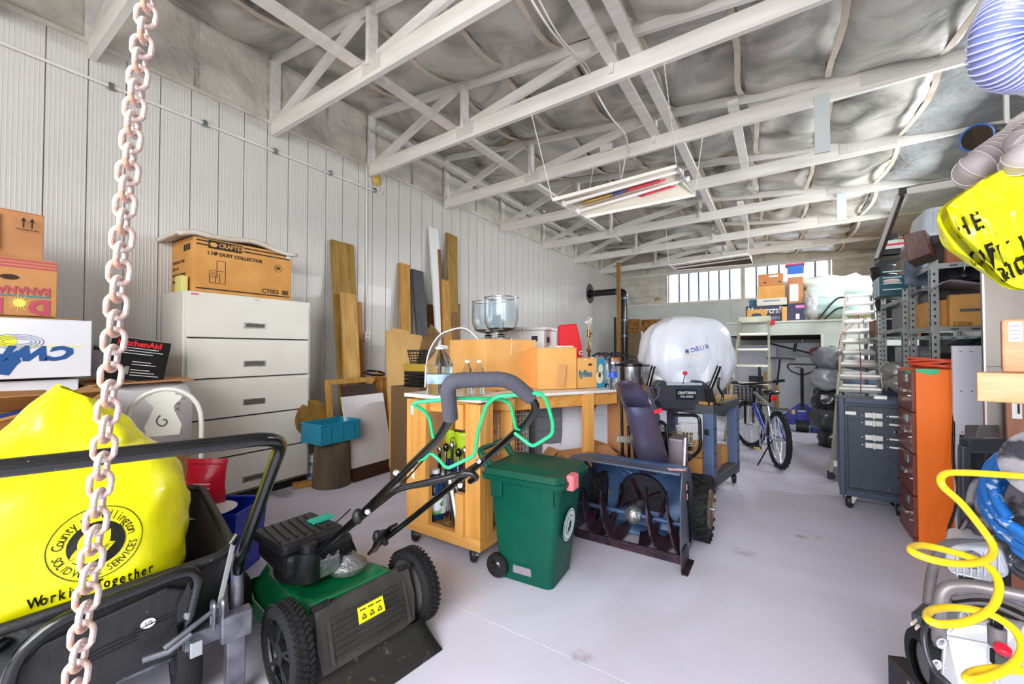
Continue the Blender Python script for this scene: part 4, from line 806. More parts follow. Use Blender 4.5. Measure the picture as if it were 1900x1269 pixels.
for x, y_ in ((x0 + .05, y0 + .04), (x1 - .07, y0 + .04), (x0 + .05, y1 - .05), (x1 - .06, y1 - .05)): caster(t, (x, y_, .085))
# long table, front edge running away to the right
TO = V((-1.61, 2.18, 0)); TD = V((.515, .857, 0)); TN = V((-.857, .515, 0)); TA = atan2(TD.y, TD.x)
Mt_ = Matrix((TD, TN, V((0, 0, 1)))).transposed().to_4x4(); Mt_.translation = TO
t = thing('work_table', 'long pine work table with white top carrying the cardboard boxes', 'table', TO + TD * .7 + TN * .5)
def tb(nm, a, b_, m, par=None, bev=.002): return B(Mt_).box(a, b_).obj(nm, m, par or t, bevel=bev)
tb('table_top', (.22, 0, .925), (1.12, .92, .945), MATS['white_melamine'])
tb('front_rail', (.13, .03, .835), (1.10, .07, .925), wood('rail_pine', '#dba052', '#c1843c', 'x', .55, '#7d4c20')); tb('back_rail', (.33, .84, .84), (1.10, .88, .925), MATS['rail_pine'])
tb('end_rail', (1.06, .07, .84), (1.10, .84, .925), MATS['rail_pine'])
for x, y_ in ((.765, -.01), (.30, .80), (1.02, .80)): tb('leg', (x, y_, 0), (x + .085, y_ + .04, .925), PINE)
tb('low_shelf', (.30, .10, .14), (1.10, .80, .16), osb); tb('low_rail', (.30, .06, .10), (1.10, .10, .22), MATS['rail_pine'])
TZ = .946
def tp(s, n, z=TZ): return TO + TD * s + TN * n + V((0, 0, z))
def atT(px, py, z=TZ): return U(px, py, Z=z)
# big cartons
def zat(p, z=TZ + .002): return V((p.x, p.y, z))
def boxface(name, label, pl, pr, ztop, depth, m=CARD, **k):
    """carton whose front bottom corners are at pl, pr (world points)"""
    d = (pr - pl); w_ = d.length; a = atan2(d.y, d.x); n = V((-d.y, d.x, 0)).normalized(); c = (pl + pr) / 2 + n * depth / 2
    return carton(name, label, (c.x, c.y, pl.z), (w_, depth, ztop - pl.z), a, m, **k), a, n
p0 = tp(.42, .02); p1 = tp(.75, .03)
tbig, a, n_ = boxface('large_carton', 'largest plain brown carton on the work table under the two glass jars', zat(W(901, 700, 2.98)), zat(W(995, 700, 3.30)), 1.33, .50, mat('carton_tan', '#e8b068', .8, col2='#dca157', nscale=4, bump=.05, bscale=60))
for k in range(5): B().beam(U(950 + 3 * k, 634, D=3.11 + .009 * k), U(948 + 4 * k, 658 - 3 * (k % 2), D=3.11 + .012 * k), .002, .004).obj('torn_tape', TAPE, tbig)
t2, a2, n2 = boxface('medium_carton', 'medium brown carton with torn tape, right of the largest carton', zat(W(998, 700, 3.12)), zat(W(1070, 700, 3.22)), 1.268, .34, MATS['carton_tan'])
p = U(1045, 700, D=3.1); B().beam(U(1044, 676, D=3.17), U(1040, 716, D=3.165), .004, .06, RT).obj('torn_tape', mat('tape_brown', '#c08c50', .3, coat=.3), t2)
t3, a3, n3 = boxface('printed_carton', 'brown fruit carton with blue lettering and a hand hole on the work table', zat(W(1072, 700, 3.24)), zat(W(1122, 700, 3.34)), 1.185, .32, mat('fruit_card', '#e2ab62', .75, col2='#d69d55', nscale=4))
r3 = V((cos(a3), sin(a3), 0)); f3 = zat(W(1072, 700, 3.24)); fn = -n3
text('fyffes', .075, V((f3.x, f3.y, 1.06)) + fn * .003 + r3 * .008, r3, (0, 0, 1), mat('fyffes_blue', '#14698a', .6), t3, bold=.002, sx=.8)
g0 = f3; w3 = (zat(W(1122, 700, 3.34)) - g0).length
MF = Matrix((r3, n3, V((0, 0, 1)))).transposed().to_4x4(); MF.translation = g0
B(MF).box((w3 * .70, -.0015, .0), (w3 * .995, 0, .235)).obj('printed_panel', mat('fruit_blue', '#2a83a4', .6), t3)
b = B(MF); b.add([(w3 * .80 + .035 * cos(k * pi / 8), -.0025, .08 + .05 * sin(k * pi / 8)) for k in range(16)], [tuple(range(16))[::-1]]); b.add([(w3 * .84 + .022 * cos(k * pi / 8), -.0025, .15 + .04 * sin(k * pi / 8)) for k in range(16)], [tuple(range(16))[::-1]]); b.obj('fruit_print', mat('fruit_cream', '#d9c9a5', .6), t3)
b = B(MF); b.add([(w3 * .45 + .02 * cos(k * pi / 8), -.003, .185 + .009 * sin(k * pi / 8)) for k in range(16)], [tuple(range(16))[::-1]]); b.add([(w3 * .80 + .012 * cos(k * pi / 8), -.003, .10 + .022 * sin(k * pi / 8)) for k in range(16)], [tuple(range(16))[::-1]]); b.obj('hand_hole', mat('hole_dark', '#2e2118', .9), t3)
for (c_, d_) in ((.25, .22), (.5, .235)): B(MF).box((w3 * c_, -.002, d_), (w3 * c_ + .012, 0, d_ + .012)).obj('staple_patch', lab, t3)
# glass
gls = mat('clear_glass', '#f4fbff', .03, trans=1, ior=1.42); plas = mat('clear_plastic', '#eef6fa', .08, trans=1, ior=1.2); water = mat('bottled_water', '#dfeef5', .02, trans=1, ior=1.3)
def glass_jar(px, D, rr, nm, lb):
    c = U(px, 640, D=D); z0 = 1.332
    t = thing('glass_jar', lb, 'jar', (c.x, c.y, z0), 0)
    LB(t).lathe([(0, 0), (rr * .62, 0), (rr * .62, .008), (rr * .25, .018), (rr * .18, .03), (rr * .3, .04), (rr * .22, .052), (rr * .8, .08), (rr * .98, .14), (rr, .20), (rr * .97, .325), (rr * .94, .325), (rr * .97, .20), (rr * .93, .14), (rr * .76, .09), (0, .065)], (0, 0, 0), 32).obj('glass_body', gls, t, smooth=50)
    LB(t).ring((0, 0, .325), rr, .004, n=32).obj('metal_rim', CHROME, t, smooth=60)
    return t
glass_jar(930, 3.22, .135, 0, 'large footed glass jar with metal rim, front one of two on the carton')
glass_jar(906, 3.50, .14, 0, 'large footed glass jar standing behind the front one on the carton')
def bottle(px, py, D, h, r, lb, capc, labc, group=None, zt=None):
    c = U(px, py, D=D); t = thing('water_bottle', lb, 'bottle', (c.x, c.y, zt or TZ + .001))
    LB(t).lathe([(0, 0), (r * .9, 0), (r, .01), (r * .94, h * .2), (r, h * .25), (r * .94, h * .4), (r, h * .45), (r, h * .62), (r * .8, h * .75), (r * .4, h * .88), (r * .38, h * .93)], (0, 0, 0), 20).obj('bottle_body', plas, t, smooth=50)
    LB(t).lathe([(0, .004), (r * .85, .004), (r * .93, h * .3), (r * .93, h * .5), (0, h * .5)], (0, 0, 0), 16).obj('water', water, t, smooth=50) if capc != 'x' else None
    LB(t).lathe([(r * 1.005, h * .42), (r * 1.005, h * .63)], (0, 0, 0), 20, cap=False).obj('label_band', mat('label' + labc, labc, .4), t, smooth=60)
    LB(t).lathe([(r * .42, h * .93), (r * .42, h), (0, h)], (0, 0, 0), 16).obj('cap', mat('cap_white', '#eef1f4', .4), t, smooth=40)
    return t
bottle(867, 700, 2.55, .215, .033, 'small clear water bottle with pale blue label, left of the pair before the large carton', '', '#9fc8e0', zt=.97)
bottle(889, 700, 2.57, .215, .033, 'small clear water bottle with purple and blue label, right of the pair', '', '#4a5fc0', zt=.97)
bottle(1137, 680, 3.2, .21, .032, 'small water bottle with dark blue label at the right end of the work table', '', '#2d5fd0')
c = U(816, 690, D=2.62); t = thing('water_jug', 'large round clear water jug with handle ring at the left end of the bench', 'jug', (c.x, c.y, .969))
LB(t).lathe([(0, 0), (.078, 0), (.084, .02), (.080, .05), (.086, .08), (.080, .12), (.086, .16), (.084, .19), (.06, .24), (.03, .275), (.026, .285)], (0, 0, 0), 28).obj('jug_body', plas, t, smooth=50)
LB(t).lathe([(0, .005), (.075, .005), (.078, .18), (0, .18)], (0, 0, 0), 20).obj('water', water, t, smooth=50)
LB(t).lathe([(.0862, .07), (.0862, .13)], (0, 0, 0), 28, cap=False).obj('label_band', mat('jug_label', '#c5d6e4', .4, col2='#4d86b5', nscale=10), t, smooth=60)
LB(t).lathe([(.028, .285), (.028, .30), (0, .30)], (0, 0, 0), 16).obj('cap', MATS['cap_white'], t); LB(t).ring((.03, 0, .30), .03, .004, (0, .3, 1), 20, 6).obj('carry_ring', MATS['cap_white'], t)
# clear dome / wrapped thing behind the jug
c = U(848, 690, D=3.35); t = thing('plastic_cover', 'translucent domed plastic cover behind the water jug and big carton', 'cover', (c.x, c.y, TZ))
def dome(u, v):
    a = pi * u; r = .26; k = 1 + .04 * noise.noise(V((u * 6, v * 5, 2))); return c + RT * (-r * cos(a) * k) + V((0, 0, TZ - c.z + .48 * sin(a) ** .7 * k)) + V((FW.x, FW.y, 0)) * (.22 * v)
B().grid(dome, 32, 6).obj('cover_film', mat('film_translucent', '#e9eef0', .25, alpha=.55), t, smooth=60); B().tube([dome(k / 24, 0) for k in range(25)], .006, 6).obj('hem', mat('hem_white', '#eef3f3', .4), t)
# tins and basket at far left of bench
c = U(770, 715, D=2.9); t = thing('tin_stack_lower', 'black ribbed tin under the gold one behind the bench end', 'tin', (0, 0, 0)) if 0 else None
gold = mat('gold_tin', '#a88a28', .35, .4)
cs = U(764, 719, Z=.90)
B().box((cs.x - .26, cs.y - .02, .0), (cs.x + .12, cs.y + .22, .905)).obj('stand_box', mat('stand_dark', '#6b5233', .8), None, label='plain brown box standing on the floor under the stacked tins', category='box')
for k in range(4): B().cbox((cs.x - .0, cs.y + .08, .925 + .036 * k), (.21, .16, .033), .35).obj('flat_tin', BLACKM, None, bevel=.006, label='flat black tin under the gold tin, %s' % ['lowest of four', 'second of four from below', 'third of four from below', 'topmost of the black four'][k], category='tin', group='black tins under the gold tin')
B().cbox((cs.x, cs.y + .08, 1.085), (.22, .17, .072), .35).obj('gold_tin', gold, None, bevel=.005, label='flat gold tin on top of the black ones under the wicker basket', category='tin')
t = thing('wicker_basket', 'small black wicker basket on top of the gold tin', 'basket', (cs.x, cs.y + .08, 1.122))
b = LB(t)
for k in range(5): z = .014 + .024 * k; s = 1 + .35 * k / 4; b.tube([(.062 * s * (1 if abs(cos(a)) > .7 else 1) * cos(a) * 1.3, .065 * s * sin(a), z) for a in [2 * pi * i / 20 for i in range(20)]], .0045, 6, True)
b.obj('weave', BLACKP, t, smooth=50); b = LB(t)
for i in range(18): a = 2 * pi * i / 18; b.tube([(.08 * cos(a), .065 * sin(a), 0), (.11 * cos(a), .088 * sin(a), .12)], .003, 5)
b.obj('stakes', BLACKP, t); LB(t).tube([(.112 * cos(a), .09 * sin(a), .122) for a in [2 * pi * i / 24 for i in range(24)]], .006, 6, True).obj('rim', BLACKP, t, smooth=60)
B().prism([U(774, 668, D=4.0), U(782, 632, D=4.0), U(800, 601, D=4.0), U(818, 622, D=4.0), U(806, 650, D=4.0), U(792, 716, D=4.0), U(776, 716, D=4.0)], FW * .04).obj('paper_bag', mat('kraft_paper', '#7f6034', .8, col2='#4d3a22', nscale=7), None, label='crumpled brown paper bag edge leaning behind the wicker basket', category='paper bag')
# white cooler, red bag, lamp
c = U(985, 660, D=3.95); t = thing('stand_carton', 'x', 'x') if 0 else None
carton('support_carton', 'brown carton behind the large one carrying the white fridge box', (c.x - .05, c.y + .02, TZ), (.5, .36, .28), TA, CARD2)
t = thing('portable_fridge', 'white portable fridge box with hinged lid and small display behind the cartons', 'cool box', (c.x, c.y, TZ + .282), TA - .9)
cwt = mat('cooler_white', '#e6e9ea', .4)
LB(t).box((-.27, -.17, 0), (.20, .17, .20)).obj('body', cwt, t, bevel=.008); LB(t).box((-.28, -.175, .202), (-.03, .175, .235)).obj('lid', cwt, t, bevel=.006); LB(t).box((-.025, -.175, .202), (.21, .175, .23)).obj('lid', cwt, t, bevel=.006)
LB(t).box((-.035, -.18, .195), (-.02, -.17, .24)).obj('lid_latch', STEEL, t)
LB(t).box((.201, -.10, .09), (.204, -.03, .14)).obj('display', BLACKP, t); LB(t).box((.08, -.173, .10), (.14, -.17, .15)).obj('display', BLACKP, t); LB(t).box((.09, -.173, .05), (.13, -.17, .075)).obj('label_plate', lab, t)
t = thing('red_bag', 'bright red tote bag standing behind the medium carton', 'bag', U(1058, 700, D=3.75))
rd = mat('red_fabric', '#e01525', .6)
fr = [U(1036, 665, D=3.75), U(1084, 665, D=3.75), U(1080, 640, D=3.75), U(1070, 600, D=3.75), U(1037, 603, D=3.75)]
for p in fr[:2]: p.z = TZ + .001
B().prism(fr, V((FW.x, FW.y, 0)) * .12).obj('bag_body', rd, t, bevel=.015); text('C', .05, U(1074, 655, D=3.74), RT, (0, 0, 1), wp, t, bold=.003)
c = U(1093, 700, D=3.72); brass = mat('antique_brass', '#8c6a3c', .3, .85)
t = thing('table_lamp', 'shadeless brass table lamp with bare bulb behind the fruit carton', 'lamp', (c.x, c.y, TZ))
LB(t).lathe([(0, 0), (.07, 0), (.07, .012), (.03, .03), (.015, .05), (.012, .12), (.02, .14), (.012, .16), (.011, .28), (.022, .30), (.022, .31), (.01, .32), (.009, .42), (.016, .425)], (0, 0, 0), 20).obj('stem', brass, t, smooth=50)
LB(t).lathe([(.016, .425), (.018, .47), (.014, .49)], (0, 0, 0), 16).obj('socket', brass, t, smooth=50)
LB(t).lathe([(.013, .49), (.016, .51), (.032, .555), (.030, .585), (.018, .612), (.0, .62)], (0, 0, 0), 20).obj('bulb', mat('bulb_glass', '#f4f0ea', .08, trans=.7), t, smooth=60)
LB(t).cyl((.016, 0, .45), (.035, 0, .45), .004).obj('switch', BLACKP, t)
# jar, pot, board at right end
c = U(1128, 700, D=3.42); t = thing('glass_canister', 'ribbed clear glass canister with dark foot beside the fruit carton', 'jar', (c.x, c.y, TZ))
LB(t).lathe([(0, 0), (.05, 0), (.045, .03), (.06, .07), (.07, .12), (.06, .2), (.045, .235), (.042, .235), (.055, .2), (.064, .12), (.03, .05), (0, .045)], (0, 0, 0), 24).obj('glass_body', gls, t, smooth=50); LB(t).lathe([(0, .002), (.045, .002), (.04, .028), (0, .03)], (0, 0, 0), 16).obj('foot', BLACKP, t)
B().box((c.x - .12, c.y - .16, TZ), (c.x + .1, c.y - .06, TZ + .02)).obj('cutting_board', PINEX, None, label='small pine board lying before the glass canister', category='board') if 0 else None
c = U(1171, 700, D=3.45); B().box((c.x - .16, c.y - .13, 0), (c.x + .13, c.y + .16, TZ - .002)).obj('stand_crate', CARD2, None, label='tall brown box on the floor behind the snow blower under the steel pot', category='box')
t = thing('stock_pot', 'stainless steel pressure cooker with black lid at the right end of the table', 'pot', (c.x, c.y, TZ)); inox = mat('brushed_steel', '#b9bbbd', .25, 1, col2='#8f9193', nscale=12, stretch=(8, 8, .3))
LB(t).lathe([(0, 0), (.09, 0), (.095, .01), (.095, .165), (.10, .17)], (0, 0, 0), 32).obj('pot_body', inox, t, smooth=40); LB(t).lathe([(.102, .17), (.102, .19), (.07, .21), (.03, .222), (0, .224)], (0, 0, 0), 32).obj('lid', BLACKM, t, smooth=40)
LB(t).tube(arc([(-.05, 0, .21), (-.05, 0, .245), (.05, 0, .245), (.05, 0, .21)], .02), .008, 8).obj('lid_handle', BLACKP, t, smooth=50); LB(t).beam((-.15, 0, .175), (-.1, 0, .175), .03, .02).obj('side_handle', BLACKP, t); LB(t).beam((.1, 0, .175), (.15, 0, .175), .03, .02).obj('side_handle', BLACKP, t)
for k, (px, D, col, lb) in enumerate(((1117, 3.75, '#2455c8', 'blue capped clear jar behind the glass canister'), (1143, 3.7, '#d07a28', 'orange capped jar behind the small water bottle'))):
    c = U(px, 690, D=D); t = thing('capped_jar', lb, 'jar', (c.x, c.y, TZ)); LB(t).lathe([(0, 0), (.045, 0), (.045, .18), (.035, .2)], (0, 0, 0), 20).obj('jar_body', gls, t, smooth=40); LB(t).lathe([(.037, .2), (.037, .235), (0, .235)], (0, 0, 0), 20).obj('cap', mat('cap%d' % k, col, .4), t)
b = B()
for k in range(5): b.tube(spl([U(1098 + 12 * k, 662 - 3 * (k % 2), D=3.6), U(1112 + 12 * k, 655, D=3.6), U(1125 + 11 * k, 662, D=3.6)], 5), .008, 6)
b.obj('black_cable_coil', BLACKP, None, smooth=50, label='loose black cable lying over the jars at the back of the table', category='cable')
c = U(1040, 640, D=3.3); B().cbox((c.x, c.y, 1.276), (.2, .12, .012), .5).obj('green_booklet', mat('booklet_green', '#56803a', .5, col2='#d8dccc', nscale=9), None, label='thin green booklet lying on top of the medium carton', category='booklet')
# ----- under the benches
bz = .152
c = U(791, 945, D=2.62); t = thing('washer_fluid_jug', 'blue washer fluid jug with white label on the rolling bench shelf', 'jug', (-1.93, 2.03, bz))
blw = mat('washer_blue', '#2c62a0', .08, trans=.75, ior=1.3)
LB(t).lathe([(0, 0), (.085, 0), (.09, .02), (.09, .17), (.075, .22), (.03, .27), (.024, .28)], (0, 0, 0), 24).obj('jug_body', blw, t, smooth=50); LB(t).lathe([(0, .004), (.08, .004), (.084, .18), (0, .19)], (0, 0, 0), 20).obj('fluid', mat('fluid_blue', '#1f4f9c', .1), t)
LB(t).lathe([(.0912, .04), (.0912, .16)], (0, 0, 0), 24, cap=False).obj('label_band', mat('washer_label', '#dfe7ee', .4, col2='#4d8a3c', nscale=9, lo=.55, hi=.6), t, smooth=60); LB(t).lathe([(.028, .28), (.028, .305), (0, .305)], (0, 0, 0), 14).obj('cap', MATS['cap_white'], t)
LB(t).tube(arc([(-.03, 0, .26), (-.075, 0, .31), (-.10, 0, .25), (-.085, 0, .2)], .03), .011, 8).obj('handle', MATS['cap_white'], t, smooth=50)
p = U(862, 962, Z=.16); q = U(826, 885, D=2.62)
t = thing('steel_flask', 'polished steel tube flask leaning on the rolling bench shelf', 'flask', p); B().cyl((-1.70, 1.99, .165), (-1.83, 2.06, .43), .036, n=24).obj('tube_body', inox, t, smooth=40); B().cyl((-1.70, 1.99, .162), (-1.7005, 1.9905, .166), .031, n=20).obj('tube_mouth', BLACKP, t)
t = thing('golf_club', 'x', 'x') if 0 else None
for k in range(5):
    x = -1.93 + .055 * k; zt_ = .56 + .02 * (k % 3)
    t = thing('hand_torch' if 0 else 'walking_pole', 'black and chrome pole with knobbed head standing under the bench, %s from the left' % ['first', 'second', 'third', 'fourth', 'fifth'][k], 'pole', (x, 2.06, bz), 0, 'poles under the bench')
    B().tube([(x + .03, 2.03, bz), (x, 2.07, zt_)], .011, 8).obj('shaft', CHROME if k % 2 else BLACKM, t, smooth=40); B().ell((x, 2.07, zt_ + .02), (.022, .022, .03), 10, 8).obj('head', CHROME if k % 2 == 0 else BLACKM, t, smooth=60)
B().grid(lambda u, v: V((-1.93 + .20 * u, 2.13 + .02 * sin(u * 7), .50 + .20 * v + .02 * noise.noise(V((u * 4, v * 4, 0))))), 8, 8).obj('green_glove_bag', mat('lime_bag', '#a9c41f', .4, bump=.3), None, solid=.01, smooth=60, label='lime green plastic bag with a printed C hanging under the bench', category='plastic bag')
text('C', .07, (-1.87, 2.10, .64), (1, 0, 0), (0, 0, 1), mat('dark_green_ink', '#1f4a20', .5), bpy.data.objects['green_glove_bag'])
B().box((-1.98, 2.2, .50), (-1.80, 2.28, .64)).obj('blue_bin_small', mat('navy_bin', '#1e2f9a', .5), None, bevel=.01, label='dark blue plastic bin behind the lime green bag', category='bin') if 0 else carton('blue_box', 'small dark blue box behind the lime green bag under the bench', (-1.95, 2.24, .152), (.10, .05, .52), 0, mat('navy_bin', '#1e2f9a', .5), tape=False)
carton('small_print_box', 'small blue and white packet before the poles under the bench', (-1.93, 2.10, .152), (.09, .05, .27), .1, mat('packet_blue', '#5a9bc0', .5, col2='#dfe6ea', nscale=9), tape=False)
carton('fragile_carton', 'large brown carton marked with arrows standing behind the rolling bench', (-2.02, 2.62, 0), (.72, .4, .88), .2, CARD2)
q = U(882, 838, D=2.95); 
t = bpy.data.objects['fragile_carton']; M = MW['fragile_carton']; r_ = M.to_3x3() @ V((1, 0, 0)); o = None; M = M @ Matrix.Translation((.12, .05, 0)); b = B(M)
for k in range(2): b.box((.0 + k * .05, -.2515, .72), (.006 + k * .05, -.25, .78)); b.add([(-.012 + k * .05, -.252, .78), (.018 + k * .05, -.252, .78), (.003 + k * .05, -.252, .80)], [(0, 1, 2)])
b.box((-.03, -.2515, .70), (.09, -.25, .706)); b.box((-.035, -.2515, .69), (-.03, -.25, .82)); b.box((.09, -.2515, .69), (.095, -.25, .82)); b.obj('arrow_mark', mat('box_print_brown', '#5a3216', .7), t); text('FRAGILE', .045, M @ V((-.05, -.252, .65)), r_, (0, 0, 1), MATS['box_print_brown'], t)
# wire basket under the table
t = thing('wire_basket', 'white wire grid basket hanging under the front of the work table', 'basket', tp(.3, .25, .5)); b = B(Mt_)
for k in range(9): b.tube([(.15 + .028 * k, .16, .50), (.15 + .028 * k, .16, .80)], .002, 5)
for k in range(9): b.tube([(.14, .16, .52 + .033 * k), (.385, .16, .52 + .033 * k)], .002, 5)
for k in range(9): b.tube([(.385, .16 + .025 * k, .50), (.385, .16 + .025 * k, .80)], .002, 5); b.tube([(.385, .16, .52 + .033 * k), (.385, .36, .52 + .033 * k)], .002, 5)
b.obj('wire_grid', WHITE, t); B(Mt_).box((.14, .16, .155), (.38, .36, .50)).obj('base_box', CARD2, t)
# grey drawers
t = thing('drawer_unit', 'small grey drawer unit under the work table left of the white sheets', 'drawer unit', tp(.62, .3, 0)); B(Mt_).box((.50, .26, .17), (.74, .60, .86)).obj('body', mat('drawer_grey', '#6f747b', .5), t)
for k in range(6): d = B(Mt_).box((.51, .25, .19 + .11 * k), (.73, .262, .29 + .11 * k)).obj('drawer', MATS['drawer_grey'], t, bevel=.003); B(Mt_).box((.60, .243, .24 + .11 * k), (.64, .25, .25 + .11 * k)).obj('pull', CHROME, d)
# white sheets and cartons under right part
for k, (s, n, w_, lb) in enumerate(((.72, .20, .42, 'white foam sheet standing in the low brown box, nearest the drawers'), (.82, .28, .34, 'white foam sheet in the low brown box behind the first'), (.90, .34, .32, 'white foam sheet in the low brown box, farthest back'))):
    B(Mt_).beam((s, n, .19), (s + .10, n + .12, .80 - .12 * k), w_, .02, (0, 1, 0)).obj('foam_sheet', mat('white_foam', '#dcdce6', .6), None, label=lb, category='foam sheet')
carton('low_brown_box', 'low open brown box under the work table holding the white sheets', tp(.84, .27, .165), (.46, .34, .34), TA, CARD2, tape=False, open_=radians(-40))
carton('open_flap_carton', 'tall open brown carton at the right end under the work table', tp(1.02, .58, .165), (.26, .3, .50), TA, CARD, open_=radians(70))
B(Mt_).beam((.98, .5, .72), (1.06, .62, .82), .22, .02).obj('document_sheaf', mat('sheaf_white', '#e4e6ea', .5), None, label='sheaf of white papers standing out of the tall open carton', category='papers')
# ---------------- green wheeled bin ----------------
gb = mat('bin_green', '#03523f', .42, col2='#034a39', nscale=4, spots='#3f8a74', spotscale=10, spotlo=.72, spec=.3)
t = thing('green_bin', 'green wheeled organics bin with salmon latch and leaf sticker by the rolling bench', 'wheeled bin', (-1.165, 2.05, 0), radians(4))
def frust(b, a0, a1, z0, z1, r=.04, open_=False):
    def rr(h, z):
        (xa, xb, ya, yb) = h; pts = []
        for cx, cy, s in ((xb - r, yb - r, 0), (xa + r, yb - r, pi / 2), (xa + r, ya + r, pi), (xb - r, ya + r, 3 * pi / 2)):
            for k in range(5): a = s + k * pi / 8; pts.append((cx + r * cos(a), cy + r * sin(a), z))
        return pts
    A0, A1 = rr(a0, z0), rr(a1, z1); n = len(A0)
    return b.add(A0 + A1, [(i, (i + 1) % n, n + (i + 1) % n, n + i) for i in range(n)] + [tuple(range(n))[::-1], tuple(range(n, 2 * n))])
bt = (-.17, .15, -.145, .145); tp_ = (-.225, .215, -.195, .195)
frust(LB(t), bt, (-.21, .20, -.183, .183), .0, .47).obj('body', gb, t, smooth=40)
frust(LB(t), (-.213, .203, -.186, .186), (-.222, .212, -.192, .192), .46, .545, .045).obj('collar', gb, t, smooth=40)
for x in (-.15, .15): 
    for y_ in (-.197, .19): LB(t).box((x - .035, y_ - .006, .455), (x + .035, y_ + .012, .545)).obj('collar_box', gb, t, bevel=.004)
frust(LB(t), (-.25, .238, -.218, .218), (-.255, .243, -.222, .222), .545, .572, .05).obj('rim', gb, t, smooth=40)
ld = frust(LB(t), (-.25, .235, -.215, .215), (-.235, .222, -.20, .20), .573, .602, .05).obj('lid', gb, t, smooth=40)
frust(LB(t), (-.21, .18, -.175, .175), (-.17, .13, -.14, .14), .602, .62, .05).obj('lid_crown', gb, ld, smooth=40)
lt = LB(t).box((.225, -.13, .525), (.262, -.05, .605)).obj('latch', mat('salmon_latch', '#e2787c', .5), t, bevel=.008)
for k in range(6): LB(t).box((.262, -.125 + k * .013, .53), (.266, -.119 + k * .013, .60)).obj('latch_rib', MATS['salmon_latch'], lt)
LB(t).tube(arc([(-.23, -.15, .57), (-.30, -.15, .68), (-.30, .15, .68), (-.23, .15, .57)], .04), .016, 8).obj('handle', gb, t, smooth=50)
for s in (-1, 1): LB(t).beam((-.22, s * .13, .585), (-.285, s * .13, .655), .03, .03).obj('handle_arm', gb, t, bevel=.005)
for s in (-1, 1): w_ = LB(t).lathe([(0, -.02), (.06, -.02), (.065, -.012), (.065, .012), (.06, .02), (0, .02)], (-.165, s * .16, .066), 24, axis=(0, 1, 0)).obj('wheel', BLACKP, t, smooth=40); LB(t).lathe([(0, .006), (.02, .006), (.03, 0)], (-.165, s * .18, .066), 16, axis=(0, s, 0)).obj('wheel_hub', BLACKM, w_)
LB(t).box((-.075, -.152, .045), (.035, -.146, .095)).obj('foot_slot', mat('slot_pink', '#8d7f8c', .6), t, bevel=.006); LB(t).box((-.085, -.156, .093), (.045, -.146, .102)).obj('slot_lip', gb, t)
# sticker on front
SC = MW[t.name] @ V((.205, .0, .335)); fr_ = MW[t.name].to_3x3() @ V((0, 1, 0)); fu_ = MW[t.name].to_3x3() @ V((.08, 0, 1)); fn_ = MW[t.name].to_3x3() @ V((1, 0, -.1)); SC = MW[t.name] @ V((.196, -.02, .31))
def sd(R0, R1, nm, m, off): b = B(); b.add([SC + fn_ * off + (fr_ * cos(k * pi / 16) + fu_ * sin(k * pi / 16)) * R1 for k in range(32)], [tuple(range(32))]); return b.obj(nm, m, t)
stw = mat('sticker_white', '#dfe6e6', .5); sd(0, .085, 'sticker', stw, .004); sd(0, .078, 'sticker_ring', gb, .005); sd(0, .074, 'sticker_band', stw, .006); sd(0, .052, 'sticker_ring', gb, .007); sd(0, .047, 'sticker_centre', stw, .008)
b = B(); b.add([SC + fn_ * .009 + fr_ * x + fu_ * z for x, z in ((-.025, -.035), (.0, -.03), (.022, -.012), (.014, -.004), (.03, .012), (.012, .012), (.005, .035), (-.008, .016), (-.02, .018), (-.014, 0), (-.028, -.008))], [tuple(range(11))]); b.obj('leaf_emblem', gb, t)
for i, ch in enumerate('ORGANICS'): a = pi / 2 - (i - 3.5) * .36; text(ch, .018, SC + fn_ * .0085 + (fr_ * cos(a) + fu_ * sin(a)) * .063, fr_ * sin(a) - fu_ * cos(a), fr_ * cos(a) + fu_ * sin(a), INK, t, 'CENTER') if 0 else None
# ---------------- snow blower ----------------
sbm = mat('snowblower_blue', '#46648c', .38, .25, col2='#3a5176', nscale=3, coat=.3, spots='#5d4a52', spotscale=5, spotlo=.68)
sgr = mat('snowblower_grey', '#5b6375', .4, .3, col2='#4d5566', nscale=3)
rust = mat('rusty_auger', '#4a2e38', .5, .4, col2='#221c28', nscale=16, bump=.3, bscale=60)
t = thing('snow_blower', 'dark blue-grey two-stage snow blower with rusty auger in the middle of the room', 'snow blower', (-.80, 2.95, 0))
hx0, hx1, hy0, hy1, hz = -1.17, -.485, 2.47, 2.88, .545
prof = [(hy0 + .10, .54), (hy0 + .32, .515), (hy1, .40), (hy1 + .01, .22), (hy1 - .06, .07), (hy1 - .14, .035)]
b = B(); n = len(prof); vs = [(x, y_, z) for x in (hx0, hx1) for y_, z in prof]
b.add([(hx0 + (hx1 - hx0) * i / 12, y_, z) for i in range(13) for y_, z in prof], [(i * n + k, (i + 1) * n + k, (i + 1) * n + k + 1, i * n + k + 1) for i in range(12) for k in range(n - 1) if not (3 < i < 9 and k in (2, 3) and False)])
b.obj('auger_housing', sbm, t, smooth=40, solid=.006)
B().beam((hx0, hy0 + .06, .542), (hx1, hy0 + .06, .542), .10, .012).obj('top_lip', sgr, t, bevel=.003)
